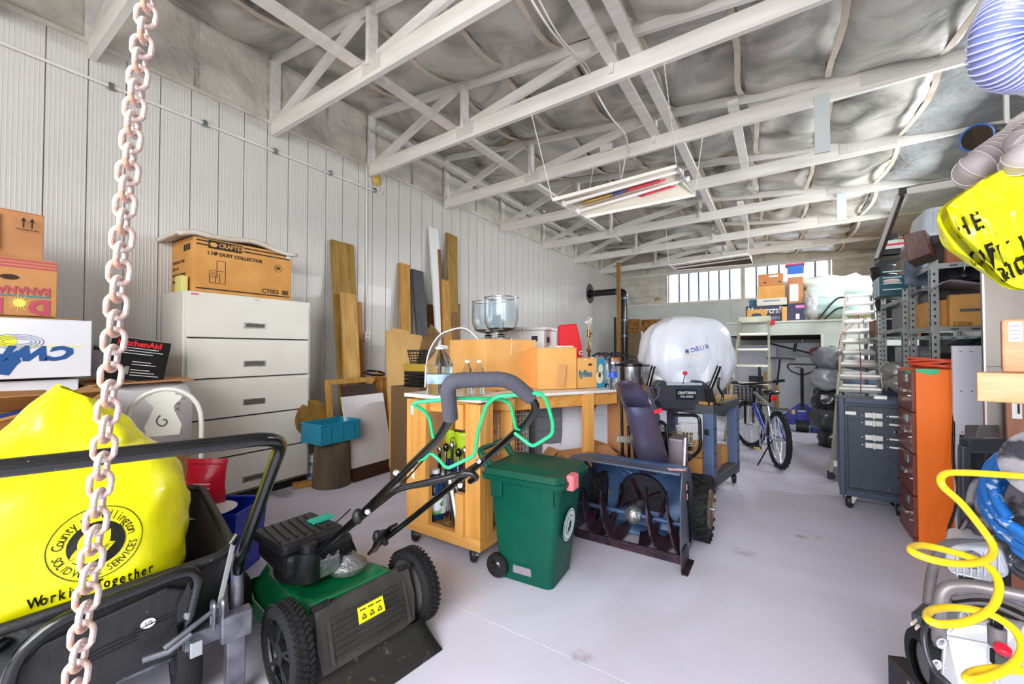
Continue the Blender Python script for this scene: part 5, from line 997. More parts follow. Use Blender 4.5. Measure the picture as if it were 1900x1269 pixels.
for x, s in ((hx0, -1), (hx1, 1)):
    pl_ = [(x, hy0 + .06, .548), (x, hy0 + .20, .53), (x, hy1 + .03, .36), (x, hy1 + .02, .08), (x, hy1 - .06, .03), (x, hy0 + .02, .03), (x, hy0 - .01, .14), (x, hy0 + .0, .40)]
    sp_ = B().prism(pl_, (.008 * s, 0, 0)).obj('side_plate', sgr, t, bevel=.003)
    B().beam((x + s * .012, hy0 + .16, .46), (x + s * .012, hy0 + .26, .08), .012, .035, (0, 1, 0)).obj('drift_cutter', BLACKM, sp_)
    for z, y_ in ((.44, hy0 + .15), (.38, hy0 + .17)): B().cbox((x + s * .014, y_, z), (.004, .03, .035)).obj('warning_sticker', mat('red_white_sticker', '#d84a4a', .5, col2='#eeeeee', nscale=40), sp_)
    B().prism([(x + s * .01, hy0 - .02, .0), (x + s * .01, hy0 + .18, .0), (x + s * .01, hy0 + .18, .05), (x + s * .01, hy0 + .12, .12), (x + s * .01, hy0 + .02, .12), (x + s * .01, hy0 - .03, .03)], (s * .006, 0, 0)).obj('skid_shoe', rust, sp_, bevel=.002)
    B().box((x + s * .01, hy0 - .02, .0), (x + s * .045, hy0 + .18, .006)).obj('skid_foot', rust, sp_)
B().cbox((hx1 - .03, hy0 + .08, .552), (.10, .05, .002), .5).obj('decal', mat('decal_red', '#d05560', .5, col2='#e8e8e8', nscale=40), t)
B().beam((hx0 + .01, hy0 + .09, .03), (hx1 - .01, hy0 + .09, .03), .012, .05).obj('scraper_bar', rust, t)
# pressed ridges in the back plate
for pts in ([(-.98, .50), (-.96, .45), (-.90, .40), (-.86, .375)], [(-1.03, .50), (-1.0, .44), (-.94, .38), (-.92, .365)], [(-1.0, .385), (-.95, .355)], [(-.62, .50), (-.60, .44), (-.64, .40)], [(-.56, .47), (-.54, .40), (-.58, .365)], [(-.53, .36), (-.56, .33)]):
    B().tube(spl([(x, hy1 - .004 - max(0, (z - .40)) * .78, z + .0) for x, z in pts], 4), .006, 6).obj('pressed_ridge', sbm, t, smooth=50)
B().lathe([(.165, .0), (.16, -.02), (.155, .1), (0, .1)], (-.80, hy1 - .01, .24), 32, axis=(0, 1, 0), cap=False).obj('impeller_housing', mat('impeller_dark', '#15121c', .6), t, smooth=40)
B().lathe([(0, -.001), (.158, -.0)], (-.80, hy1 - .02, .24), 32, axis=(0, -1, 0)).obj('impeller_mouth', MATS['impeller_dark'], t)
for k in range(4): a = k * pi / 2 + .5; B().beam((-.80, hy1 - .06, .24), (-.80 + .14 * cos(a), hy1 - .05, .24 + .14 * sin(a)), .06, .008, (0, 0, 1)).obj('impeller_blade', rust, t)
B().cyl((hx0, hy0 + .19, .195), (hx1, hy0 + .19, .195), .016).obj('auger_shaft', sbm, t, smooth=40)
# ribbon auger flights
AY, AZ = hy0 + .19, .195
for s in (-1, 1):
    for ph in (0, pi):
        xa, xb = (-.80 + s * .06, -.80 + s * .30); b = B(); N_ = 30; vs = []
        for i in range(N_ + 1):
            u = i / N_; a = ph + s * 2 * pi * 1.0 * u + (1 if s > 0 else 2.2); x = xa + (xb - xa) * u
            for rr_ in (.088, .176): 
                for dx in (-.006, .006): k_ = rr_ + (.006 if (i % 2 and rr_ > .15) else 0); vs.append((x + dx, AY + k_ * cos(a), AZ + k_ * sin(a)))
        fs = []
        for i in range(N_):
            o_, q_ = 4 * i, 4 * i + 4; fs += [(o_, o_ + 2, q_ + 2, q_), (o_ + 1, q_ + 1, q_ + 3, o_ + 3), (o_, q_, q_ + 1, o_ + 1), (o_ + 2, o_ + 3, q_ + 3, q_ + 2)]
        b.add(vs, fs); fl_o = b.obj('auger_flight', rust, t, smooth=30)
        for u in (.25, .75): a = ph + s * 2 * pi * u + (1 if s > 0 else 2.2); x = xa + (xb - xa) * u; B().beam((x, AY, AZ), (x, AY + .15 * cos(a), AZ + .15 * sin(a)), .02, .008, (1, 0, 0)).obj('flight_arm', rust, fl_o)
B().lathe([(0, -.05), (.035, -.05), (.055, -.02), (.062, 0), (.055, .02), (.035, .05), (0, .05)], (-.80, AY, AZ), 20, axis=(1, 0, 0)).obj('gear_case', alu, t, smooth=50); B().cyl((-.80, AY, AZ), (-.80, hy1, AZ + .03), .03).obj('gear_neck', alu, t, smooth=40)
for k in range(6): a = k * pi / 3; B().cyl((-.82, AY + .05 * cos(a), AZ + .05 * sin(a)), (-.78, AY + .05 * cos(a), AZ + .05 * sin(a)), .008, n=6).obj('case_bolt', STEEL, t)
# chute: channel swept from base to head
cb = V((-.80, 2.80, .52)); pts = [W(1212, 872, 2.88), W(1200, 820, 2.84), W(1188, 770, 2.79), W(1177, 735, 2.74)]
cr_ = (RT * .95 + V((FW.x, FW.y, 0)) * .3).normalized(); cf_ = V((FW.x, FW.y, 0)).cross(V((0, 0, 1))); 
def channel(P, ws, ds, nm, m):
    b = B(); n = len(P); vs = []
    bk = V((FW.x, FW.y, 0)).normalized(); sd_ = V((bk.y, -bk.x, 0))
    for p, w_, d_ in zip(P, ws, ds):
        for x, y_ in ((-1, 0), (-.9, -.75), (-.55, -1), (0, -1.1), (.55, -1), (.9, -.75), (1, 0)): vs.append(p + sd_ * x * w_ + bk * y_ * d_)
    b.add(vs, [(i * 7 + k, i * 7 + k + 1, (i + 1) * 7 + k + 1, (i + 1) * 7 + k) for i in range(n - 1) for k in range(6)]); return b.obj(nm, m, t, smooth=50, solid=.005)
channel(pts, [.115, .105, .095, .085], [.10, .09, .08, .07], 'chute', mat('chute_purple', '#4e5472', .35, .3, col2='#5e4650', nscale=3, coat=.3))
hd = channel([W(1180, 752, 2.74), W(1170, 728, 2.70), W(1163, 712, 2.64), W(1160, 706, 2.56)], [.085, .088, .075, .04], [.08, .085, .08, .05], 'chute_deflector', MATS['chute_purple'])
B().prism([W(1190, 728, 2.72), W(1205, 722, 2.72), W(1226, 775, 2.78), W(1215, 800, 2.8), W(1240, 868, 2.9), W(1228, 868, 2.9), W(1205, 790, 2.8)], FW * .006).obj('chute_flange', sgr, t, bevel=.002)
B().tube(arc([W(1197, 720, 2.8), W(1224, 718, 2.8), W(1221, 735, 2.8), W(1212, 745, 2.8)], .01), .005, 6).obj('deflector_bail', sgr, t, smooth=50)
B().beam(W(1213, 765, 2.7), W(1228, 760, 2.7), .02, .025).obj('red_grip', mat('red_grip', '#e0203a', .4), t, bevel=.004)
# crank rods at left
for px, pt_, pb in ((1153, 722, 850), (1166, 790, 872)): B().tube([W(px, pt_, 2.95), W(px + 2, pb, 2.95)], .011, 8).obj('crank_rod', BLACKM, t, smooth=50)
B().tube(arc([W(1166, 800, 2.95), W(1168, 778, 2.95), W(1182, 778, 2.95), W(1185, 800, 2.95)], .02), .008, 8).obj('crank_rod', BLACKM, t, smooth=50)
for py in (814,): B().beam(W(1144, py, 2.93), W(1174, py + 2, 2.93), .03, .045).obj('rod_clamp', mat('clamp_zinc', '#b9b6a6', .35, .8), t, bevel=.003)
B().cbox(W(1154, 860, 2.95), (.05, .05, .12)).obj('rod_foot', BLACKP, t, bevel=.004)
# frame, engine, fuel tank
B().box((-.95, 3.05, .22), (-.62, 3.45, .34)).obj('chassis', sbm, t, bevel=.01); B().box((-.90, 3.08, .34), (-.70, 3.40, .60)).obj('engine', BLACKP, t, bevel=.02)
B().lathe([(.10, 0), (.11, .04), (.08, .08), (0, .09)], (-.84, 3.24, .60), 20).obj('engine_cowl', BLACKP, t, smooth=40)
B().box((-.68, 3.08, .42), (-.58, 3.28, .62)).obj('muffler', mat('muffler_grey', '#8a7f86', .4, .6), t, bevel=.01); B().beam((-.575, 3.10, .42), (-.575, 3.16, .62), .01, .012).obj('muffler_strap', STEEL, t)
for k in range(4): B().cyl((-.60, 3.30 + .02 * k, .45 + .03 * k), (-.56, 3.30 + .02 * k, .45 + .03 * k), .012).obj('engine_fitting', STEEL if k % 2 else BLACKM, t)
B().tube(arc([W(1245, 770, 3.3), W(1298, 770, 3.3), W(1300, 835, 3.2), W(1262, 865, 3.1), W(1260, 885, 3.0)], .06), .014, 8).obj('handle_frame', BLACKM, t, smooth=50)
B().tube(arc([W(1215, 780, 3.0), W(1236, 785, 3.0), W(1243, 870, 2.95)], .05), .014, 8).obj('handle_frame', BLACKM, t, smooth=50)
# console
con = [W(1216, 715, 3.42), W(1224, 706, 3.42), W(1234, 706, 3.42), W(1240, 714, 3.42), W(1282, 713, 3.42), W(1287, 705, 3.42), W(1304, 707, 3.42), W(1324, 722, 3.42), W(1316, 760, 3.42), W(1232, 759, 3.42), W(1222, 745, 3.42)]
cs_ = B().prism(con, V((FW.x, FW.y, 0)) * .10).obj('console', mat('console_grey', '#34363e', .4, coat=.2), t, bevel=.01)
B().prism([W(1255, 722, 3.41), W(1295, 723, 3.41), W(1289, 742, 3.41), W(1255, 741, 3.41)], V((FW.x, FW.y, 0)) * .004).obj('name_plate', mat('plate_navy', '#0b1a2c', .4), cs_)
text('CRAFTSMAN', .030, W(1257, 729, 3.405), RT, (0, 0, 1), wp, t, sx=.88, shear=.2, bold=.0006); text('PRO SERIES', .024, W(1262, 736, 3.405), RT, (0, 0, 1), wp, t, sx=.9, shear=.2)
B().beam(W(1235, 712, 3.44), W(1300, 712, 3.44), .06, .02).obj('console_tray', mat('tray_pale', '#a9b4c4', .5), cs_)
B().tube([W(1267, 712, 3.38), W(1271, 694, 3.32)], .004, 6).obj('shift_lever', CHROME, t); B().ell(W(1271, 692, 3.32), (.02, .02, .018), 14, 10).obj('shift_knob', mat('pink_red_knob', '#d8304a', .35), t, smooth=60)
for a_, b2, c2 in (((1203, 716, 3.45), (1211, 684, 3.45), (1213, 679, 3.45)), ((1318, 720, 3.3), (1331, 688, 3.3), (1334, 679, 3.3))): B().tube([W(*a_), W(*b2), W(*c2)], .019, 10).obj('hand_grip', BLACKM, t, smooth=50)
B().tube(arc([W(1334, 700, 3.3), W(1332, 718, 3.3), W(1342, 735, 3.3), W(1336, 752, 3.3), W(1326, 748, 3.3)], .02), .010, 8).obj('clutch_lever', BLACKM, t, smooth=50); B().prism([W(1310, 722, 3.36), W(1322, 722, 3.36), W(1330, 750, 3.36), W(1316, 758, 3.36)], FW * .03).obj('lever_housing', BLACKP, t)
# big lugged wheels
for x in (-1.10, -.45):
    c = (x, 3.0, .205); s = 1
    w_ = B().lathe([(.12, -.05), (.17, -.055), (.195, -.04), (.197, .04), (.17, .055), (.12, .05)], c, 40, axis=(1, 0, 0), cap=False).obj('wheel', RUBBER, t, smooth=40)
    for k in range(20):
        a = 2 * pi * k / 20
        for sg in (-1, 1):
            M = Matrix.Translation(c) @ Matrix.Rotation(a + (0 if sg > 0 else pi / 20), 4, 'X') @ Matrix.Translation((sg * .030, 0, .197)) @ Matrix.Rotation(sg * .5, 4, 'Z'); B(M).box((-.030, -.012, -.01), (.030, .012, .014)).obj('lug', RUBBER, w_)
    B().lathe([(.125, .05), (.118, .06), (.11, .03), (.05, .02), (.03, .04), (0, .04)], c, 28, axis=(1, 0, 0)).obj('wheel_rim', mat('rim_tan', '#8f7c66', .45, .6, col2='#6d5c4e', nscale=9), w_, smooth=40)
B().cyl((-1.1, 3.0, .205), (-.37, 3.0, .205), .014).obj('axle', STEEL, t)
# ---------------- grey utility cart with shrouded load ----------------
ucm = mat('cart_plastic', '#56688a', .5, col2='#4a5a78', nscale=4)
t = thing('utility_cart', 'blue-grey plastic two-shelf utility cart behind the snow blower', 'cart', (-.80, 4.05, 0)); ux0, ux1, uy0, uy1 = -1.12, -.46, 3.68, 4.46
Mc = Matrix.Translation((-.46, 3.68, 0)) @ Matrix.Rotation(radians(-9.5), 4, 'Z') @ Matrix.Translation((.46, -3.68, 0))
B(Mc).box((ux0, uy0, .72), (ux1, uy1, .80)).obj('top_tray', mat('tray_grey', '#43474e', .5), t, bevel=.01); B(Mc).box((ux0, uy0, .12), (ux1, uy1, .20)).obj('bottom_tray', MATS['tray_grey'], t, bevel=.01)
B(Mc).box((ux0 + .02, uy0 + .02, .80), (ux1 - .01, uy1 - .02, .822)).obj('wooden_top', oldp, t)
for x in (ux0, ux1 - .085):
    for y_ in (uy0, uy1 - .10):
        l = B(Mc).box((x, y_, .10), (x + .085, y_ + .10, .74)).obj('leg', ucm, t, bevel=.01)
        for k in range(5): B(Mc).box((x + .084, y_ + .012, .20 + .10 * k), (x + .088, y_ + .088, .206 + .10 * k)).obj('leg_groove', BLACKP, l)
B(Mc).cbox((ux1 - .05, uy0 - .005, .58), (.03, .012, .045)).obj('leg_latch', BLACKP, t)
for x, y_ in ((ux0 + .05, uy0 + .06), (ux1 - .04, uy0 + .06), (ux0 + .05, uy1 - .06), (ux1 - .04, uy1 - .06)): q_ = Mc @ V((x, y_, 0)); caster(t, (q_.x, q_.y, .12), .05)
for k, (x, y_, z, d) in enumerate(((-.60, 3.80, .201, (.16, .14, .14)), (-.78, 3.82, .201, (.17, .16, .18)), (-.96, 3.84, .201, (.16, .16, .15)), (-.60, 3.82, .345, (.14, .14, .12)), (-.78, 3.84, .385, (.16, .15, .13)), (-.60, 4.05, .201, (.15, .2, .20)), (-.62, 4.26, .201, (.16, .18, .16)))):
    carton('small_carton', 'small brown carton on the lower cart shelf, %s' % ['front right corner', 'front middle', 'front left', 'upper one at the front right', 'upper one in the middle', 'right side behind the corner one', 'back right corner'][k], Mc @ V((x, y_, z)), d, .1 * (k % 3 - 1) - .16, [CARD, oldp, CARD2][k % 3] if k != 1 else CARD, tape=False)
# wire basket
t = thing('wire_tray', 'white coated wire basket on the engine side of the snow blower', 'wire basket', W(1275, 830, 3.45)); b = B()
bw = [W(1255, 790, 3.42), W(1296, 792, 3.42), W(1298, 786, 3.6), W(1262, 784, 3.6)]; bw2 = [p - V((0, 0, .16)) for p in [W(1262, 790, 3.44), W(1290, 792, 3.44), W(1292, 786, 3.56), W(1268, 784, 3.56)]]
b.tube(bw, .004, 6, True); b.tube([p * .5 + q * .5 for p, q in zip(bw, bw2)], .003, 6, True); b.tube(bw2, .003, 6, True)
for i in range(4):
    for k in range(5): u = k / 5; b.tube([bw[i].lerp(bw[(i + 1) % 4], u), bw2[i].lerp(bw2[(i + 1) % 4], u)], .0025, 5)
b.obj('wires', WHITE, t)
# shrouded load
sh = mat('white_poly_sheet', '#dfe2ea', .35, col2='#ced3de', nscale=2, bump=.7, bscale=6, bstretch=(2.5, 2.5, .5), coat=.2)
c = V((-.80, 4.05, .83)); t = thing('shrouded_seat', 'large rounded object shrouded in white plastic sheet on the utility cart', 'covered object', c)
def shr(p, q):
    sq = 3.2; s = (abs(p.x) ** sq + abs(p.y) ** sq + abs(p.z) ** sq) ** (-1 / sq); a = atan2(p.y, p.x)
    k = 1 + .04 * noise.noise(p * 2) + .05 * abs(noise.noise(p * 3.5)) + .03 * noise.noise(V((p.x * 9, p.y * 9, p.z * 2))) + .022 * sin(a * 13 + 2 * sin(a * 3)) * (1 - max(0, p.z)) * (abs(p.z) < .95)
    w_ = .90 + .16 * min(1, (1 - p.z) * .9) - .22 * max(0, -p.z - .1)
    r = q * s * k; return V((r.x * w_, r.y * w_, r.z))
Ms = Matrix((RT, V((FW.x, FW.y, 0)).normalized(), V((0, 0, 1)))).transposed().to_4x4(); Ms.translation = (-.745, 4.05, 1.185)
shd = B(Ms).ell((0, 0, 0), (.375, .31, .36), 72, 36, shr).obj('sheet', sh, t, smooth=80)
def skirt(u, v):
    a = 2 * pi * u; rr = 1 + .05 * sin(a * 9) + .03 * noise.noise(V((cos(a) * 3, sin(a) * 3, 1))); hem = .12 + .16 * (.5 + .5 * sin(a * 3 + 1.1)) + .06 * noise.noise(V((cos(a) * 4, sin(a) * 4, 5)))
    return V((.385 * rr * cos(a) * (1 + .05 * v), .325 * rr * sin(a) * (1 + .05 * v), -.02 - hem * v))
B(Ms).grid(skirt, 90, 5).obj('sheet_skirt', sh, t, smooth=80)
s_ = [text(ch, .052, Ms @ V((-.13 + .026 * i, -.5, .05 + .006 * i)), RT, (0, 0, 1), mat('sheet_blue', '#3c5cc0', .5), t, bold=.001, sx=.7, shear=-.2) for i, ch in enumerate('MICHELIN')]
s_.append(B(Ms).box((-.14, -.5, .02), (.07, -.499, .026)).obj('print_line', mat('pale_orange', '#ecc39a', .5), t))
conform(s_, shd, V((FW.x, FW.y, 0)), .004)
# =================== BACK OF THE ROOM ===================
def pbox(name, label, cat, x0, y0, x1, y1, Y, dep, m, group=None, single=True, bevel=.004, z=None):
    a = U(x0, y1, Y=Y); b_ = U(x1, y0, Y=Y); z0 = a.z if z is None else z; zt_ = (b_.z + U(x0, y0, Y=Y).z) / 2
    if single: return B().box((a.x, Y, z0), (b_.x, Y + dep, zt_)).obj(name, m, None, bevel=bevel, label=label, category=cat, **({'group': group} if group else {}))
    t = thing(name, label, cat, ((a.x + b_.x) / 2, Y + dep / 2, z0), 0, group); B().box((a.x, Y, z0), (b_.x, Y + dep, zt_)).obj('body', m, t, bevel=bevel); return t, (a.x, b_.x, z0, zt_)
# hanging fluorescent lights
def fixture(label, L0, L1, za, zb, ups, group='twin tube ceiling lights', hc=('light_hood', '#c9c2b0')):
    """L0, L1: near-edge ends (left, right) at za; far edge lies at L0f, L1f"""
    (nl, nr, fl_, fr__) = L0
    t = thing('fluorescent_light', label, 'ceiling light', (nl + nr + fl_ + fr__) / 4, 0, group)
    u = (nr - nl).normalized(); dn = (fl_ - nl); up = u.cross(dn).normalized(); up = up if up.z > 0 else -up
    c0, c1 = (nl + fl_) / 2 + up * .07, (nr + fr__) / 2 + up * .07
    hood = mat(*hc, .5); B().quad(nl, nr, c1 - dn * .15, c0 - dn * .15, .004).obj('hood', hood, t); B().quad(c0 + dn * .15, c1 + dn * .15, fr__, fl_, .004).obj('hood', hood, t)
    B().quad(c0 - dn * .15, c1 - dn * .15, c1 + dn * .15, c0 + dn * .15, .004).obj('ballast_cover', hood, t)
    for a, b_ in ((nl, nr), (fl_, fr__)): B().beam(a, b_, .012, .03).obj('hood_edge', mat('hood_white', '#ece6dc', .5), t)
    for p, c, q in ((nl, c0, fl_), (nr, c1, fr__)): B().prism([p - up * .02, c, q - up * .02], u * .006).obj('end_cap', mat('end_cap_blue', '#cdd6e2', .5), t)
    tm = mat('tube_glass', '#e9dedd', .2, coat=.6)
    for f in (.28, .72): a = nl + dn * f + up * .012; b_ = nr + dn * f + up * .012; B().cyl(a + u * .04, b_ - u * .04, .019, n=12).obj('tube', tm, t, smooth=60); B().beam(a + u * .005, a + u * .04, .03, .05).beam(b_ - u * .04, b_ - u * .005, .03, .05).obj('tube_socket', WHITE, t)
    for p, q in ups:
        b = B(); n = max(4, int((q - p).length / .035)); 
        for k in range(n): a = p.lerp(q, k / n); c = p.lerp(q, (k + 1) / n); b.tube([a, c + (c - a) * .1], .0035 if k % 2 else .0055, 5)
        b.obj('hanging_chain', WHITE, t)
    return t
nl, nr, ff, fr2 = U(1025, 371, D=3.75), U(1255, 308, D=4.35), U(1085, 403, D=4.12), U(1289, 362, D=4.70)
t = fixture('long twin-tube light hung from chains in the middle, nearest the camera', (nl, nr, ff, fr2), None, 0, 0, [(nl, U(985, 207, Y=3.246)), (nr, U(1232, 118, Y=3.246)), (ff, U(1102, 305, Y=4.603)), (fr2, U(1305, 243, Y=4.603))])
for k, (f, col, a, b_) in enumerate(((.5, '#d8203a', .45, .78), (.5, '#3b3f8c', .33, .44), (.5, '#b98a2c', .12, .32), (.9, '#d8203a', .5, .8))):
    dn = ff - nl; u_ = nr - nl; p = nl + dn * (f - .02) + u_ * a + V((0, 0, .008)); q = nl + dn * (f - .02) + u_ * b_ + V((0, 0, .008)); B().beam(p, q, .09, .012).obj('stored_strip', mat('strip%d' % k, col, .4), None, label=['red wrapped strip lying in the near light hood', 'dark blue strip beside the red one in the near light hood', 'yellow brown strip at the left in the near light hood', 'second red strip at the back of the near light hood'][k], category='strip')
nl, nr, ff, fr2 = U(1241, 492, Y=8.3), U(1389, 471, Y=8.3), U(1256, 501, Y=8.75), U(1397, 489, Y=8.75)
fixture('dark twin-tube light hanging near the back windows', (nl, nr, ff, fr2), None, 0, 0, [(nl, nl + V((0, -.3, .9))), (nr, nr + V((0, -.3, .9)))], hc=('dark_hood', '#574a44'))
# cords over the trusses
for k, (lb, pts, r_) in enumerate((('white power cord draped over the third truss down to the near light', [U(975, -20, Y=2.1), U(1025, 60, Y=2.4), U(1083, 125, Y=3.1), U(1100, 160, Y=3.3), U(1132, 215, Y=3.5), U(1160, 250, Y=3.9), U(1163, 275, Y=4.5), U(1153, 332, Y=4.2)], .007), ('second white cord hanging beside the first above the near light', [U(990, -20, Y=2.1), U(1040, 70, Y=2.5), U(1089, 122, Y=3.1), U(1095, 150, Y=3.3)], .006), ('thin white cord looping behind the near light', [U(1115, 278, Y=4.7), U(1130, 300, Y=4.7), U(1148, 300, Y=4.7), U(1150, 330, Y=4.4)], .005))):
    B().tube(spl(pts, 6), r_, 6).obj('electric_lead', WHITE, None, smooth=60, label=lb, category='cord')
p = U(1125, 274, Y=4.55); B().cbox(p, (.14, .05, .07)).obj('junction_box', WHITE, None, bevel=.006, label='white junction box on the fourth truss above the near light', category='junction box')
# stove pipe with wall collar
sm = mat('stove_black', '#0c0c0e', .3, coat=.4); bandm = mat('pipe_band', '#5e7a94', .3, .7)
pc = U(1095, 545, X=WX + .02); pe = V((-3.29, pc.y, pc.z))
t = thing('stove_pipe', 'black stovepipe with elbow running into a wall collar at the back left', 'stovepipe', (pe.x, pe.y, 1.0))
B().lathe([(.26, 0), (.25, .012), (.12, .016), (.12, .05), (.09, .05)], pc, 28, axis=(1, 0, 0)).obj('wall_collar', sm, t, smooth=40)
B().tube(arc([(WX + .03, pc.y, pc.z), (pe.x, pe.y, pe.z), (pe.x, pe.y, .9)], .14, 6), .083, 20).obj('pipe', sm, t, smooth=60)
for c_, ax_ in (((-3.47, pc.y, pc.z), (1, 0, 0)), ((pe.x, pe.y, 2.55), (0, 0, 1)), ((pe.x, pe.y, 2.0), (0, 0, 1)), ((pe.x, pe.y, 1.6), (0, 0, 1))): B().lathe([(.088, -.02), (.088, .02)], c_, 24, axis=ax_, cap=False).obj('pipe_band', bandm, t, smooth=60)
t = thing('wood_stove', 'black wood stove under the stovepipe, hidden behind the work table', 'stove', (pe.x, pe.y, 0)); B().box((pe.x - .3, pe.y - .3, .15), (pe.x + .3, pe.y + .3, .9)).obj('body', sm, t, bevel=.01)
for a in (-.25, .25):
    for c_ in (-.25, .25): B().box((pe.x + a - .02, pe.y + c_ - .02, 0), (pe.x + a + .02, pe.y + c_ + .02, .15)).obj('leg', sm, t)
p = U(1148, 560, Y=10.0); B().box((p.x - .04, 9.96, 0), (p.x + .04, 10.04, 3.42)).obj('wooden_post', wood('gold_post', '#a07a34', '#80602a', 'z'), None, label='thin brown wooden post from floor to trusses beside the stovepipe', category='post')
p = U(1143, 600, Y=10.4); B().box((p.x - .05, 10.38, 0), (p.x - .0, 10.44, 2.1)).obj('dark_post', BLACKP, None, label='dark metal bar standing behind the wooden post', category='bar')
OSB2 = mat('osb_flakes', '#a9762c', .75, col2='#5a3a18', nscale=14, stretch=(1, 1, 2), lo=.4, hi=.6)
pbox('osb_sheet', 'brown OSB sheet standing at the back left of the shrouded object', 'board', 1166, 592, 1187, 760, 10.6, .02, OSB2, z=0); pbox('osb_sheet', 'brown OSB sheet right of the first, partly behind the shrouded object', 'board', 1189, 592, 1260, 760, 10.6, .02, OSB2, z=0)
pbox('plywood_board', 'pale plywood board low in front of the OSB sheets', 'board', 1165, 618, 1189, 760, 10.45, .02, wood('old_ply', '#8c7658', '#6f5c42', 'z'), z=0); pbox('white_strip', 'narrow white strip standing before the OSB sheets', 'strip', 1190, 614, 1193, 760, 10.4, .02, WHITE, z=0)
# ---- loft
LY = 8.3; lz = U(1500, 597, Y=LY).z; lzb = U(1450, 622, Y=LY).z; xl = U(1240, 600, Y=LY).x
t = thing('storage_loft', 'pale painted storage loft across the back with boxes on top', 'loft', (.6, 10, 0))
lm = mat('loft_paint', '#ccd2c8', .55, col2='#bfc6bb', nscale=2)
x_ = U(1348, 600, Y=LY).x
B().box((x_, LY, lzb), (RX - .03, LY + .04, lz)).obj('fascia', lm, t, bevel=.004); B().box((x_, LY - .02, lz - .0), (RX - .03, LY + .12, lz + .03)).obj('edge_board', lm, t)
B().box((x_, LY + .04, lz - .03), (RX - .03, BY - .05, lz)).obj('deck', oldp, t)
for k in range(9): B().box((x_, LY + .3 + .42 * k, lzb), (RX - .05, LY + .34 + .42 * k, lz - .03)).obj('joist', mat('joist_dark', '#4f4538', .8), t)
a = U(1529, 640, Y=LY).x; b_ = U(1560, 640, Y=LY).x; B().box((a, LY, 0), (b_ + .9, LY + .03, lzb)).obj('front_panel', lm, t); B().box((a - .04, LY - .01, 0), (a, LY + .05, lzb)).obj('post', WHITE, t)
B().box((x_, LY + .0, 0), (x_ + .05, LY + .05, lzb)).obj('post', lm, t)
wbd = mat('grey_white_board', '#c9cbd2', .5, col2='#babdc6', nscale=2)
pbox('white_sheet_board', 'large pale board standing under the loft behind the pallet jack', 'board', 1441, 663, 1523, 800, 8.9, .02, wbd, z=0); pbox('white_sheet_board', 'pale board standing higher behind, under the loft', 'board', 1425, 636, 1521, 760, 9.3, .02, wbd, z=0); pbox('white_sheet_board', 'pale board under the loft behind the step ladder', 'board', 1352, 640, 1440, 780, 9.0, .02, wbd, z=0)
pbox('slate_board', 'dark board standing under the loft left of the step ladder', 'board', 1330, 628, 1352, 760, 8.7, .03, mat('dark_slate', '#4f5560', .6), z=0)
# stuff on the loft
OY = 8.38; oz = lz + .032
navy = mat('navy_box', '#0c1440', .4)
t, e = pbox('parts_box', 'dark blue box with white brand lettering on the loft edge', 'box', 1384, 567, 1452, 592, OY + .12, .3, navy, single=False, z=oz)
text('Mastercraft', .16, (e[0] + .03, OY + .118, e[3] - .09), (1, 0, 0), (0, 0, 1), wp, t, bold=.003, sx=.72); B().box((e[1] - .2, OY + .117, oz + .03), (e[1] - .04, OY + .12, oz + .09)).obj('picture', mat('pic_pale', '#9fb4d0', .5, col2='#1a2650', nscale=14), t)
t, e = pbox('flat_brown_box', 'small brown box with oval blue print before the dark blue box', 'box', 1386, 574, 1422, 591, OY, .11, CARD, single=False, z=oz); b = B(); b.add([((e[0] + e[1]) / 2 + .08 * cos(k * pi / 8), OY - .002, (e[2] + e[3]) / 2 + .04 * sin(k * pi / 8)) for k in range(16)], [tuple(range(16))]); b.obj('oval_print', mat('oval_blue', '#2c4860', .6), t)
pbox('cardboard_tube', 'short pale cardboard tube standing on the loft beside the dark blue box', 'tube', 1451, 569, 1460, 592, OY + .02, .09, CARD, z=oz)
t, e = pbox('navy_bin', 'dark navy bin with pink sticker on the loft', 'bin', 1461, 563, 1493, 592, OY + .1, .3, navy, single=False, z=oz); B().box((e[0] + .12, OY + .095, e[3] - .08), (e[0] + .24, OY + .1, e[3] - .03)).obj('sticker', mat('pink_st', '#e070b0', .5), t); B().box((e[0] + .12, OY + .095, e[2] + .03), (e[0] + .17, OY + .1, e[2] + .12)).obj('label', lab, t)
zt1 = U(1420, 567, Y=OY + .12).z
pbox('teal_box', 'small teal box on the left end of the dark blue box', 'box', 1390, 556, 1403, 567, OY + .2, .15, mat('teal_bx', '#1f5f7f', .5), z=zt1 + .002)
t, e = pbox('cream_box', 'cream box with blue line under the brown carton on the loft', 'box', 1404, 553, 1460, 566, OY + .14, .28, mat('cream_card', '#cfcabb', .6), single=False, z=zt1 + .002); B().box((e[0] + .1, OY + .138, e[2] + .07), (e[0] + .35, OY + .14, e[2] + .09)).obj('blue_print', mat('dull_blue', '#5c7f98', .6), t); z2 = e[3]
t = pbox('taped_carton', 'tan carton with shiny tape in the loft stack under the orange fruit box', 'cardboard box', 1406, 530, 1457, 553, OY + .16, .26, CARD, z=z2 + .002); z3 = U(1430, 530, Y=OY + .16).z
t, e = pbox('orange_fruit_box', 'orange printed fruit box with white hand slot topmost of the loft stack', 'cardboard box', 1407, 508, 1453, 529, OY + .17, .26, mat('orange_card', '#c8703c', .6, col2='#b8864a', nscale=7), single=False, z=z3 + .002); B().box((e[0] + .16, OY + .167, e[3] - .06), (e[0] + .30, OY + .17, e[3] - .03)).obj('hand_slot', lab, t)
for k in (.1, .32): b = B(); b.add([(e[0] + k + .02 * cos(j * pi / 6), OY + .167, e[2] + .06 + .013 * sin(j * pi / 6)) for j in range(12)], [tuple(range(12))]); b.obj('vent_hole', BLACKP, t)
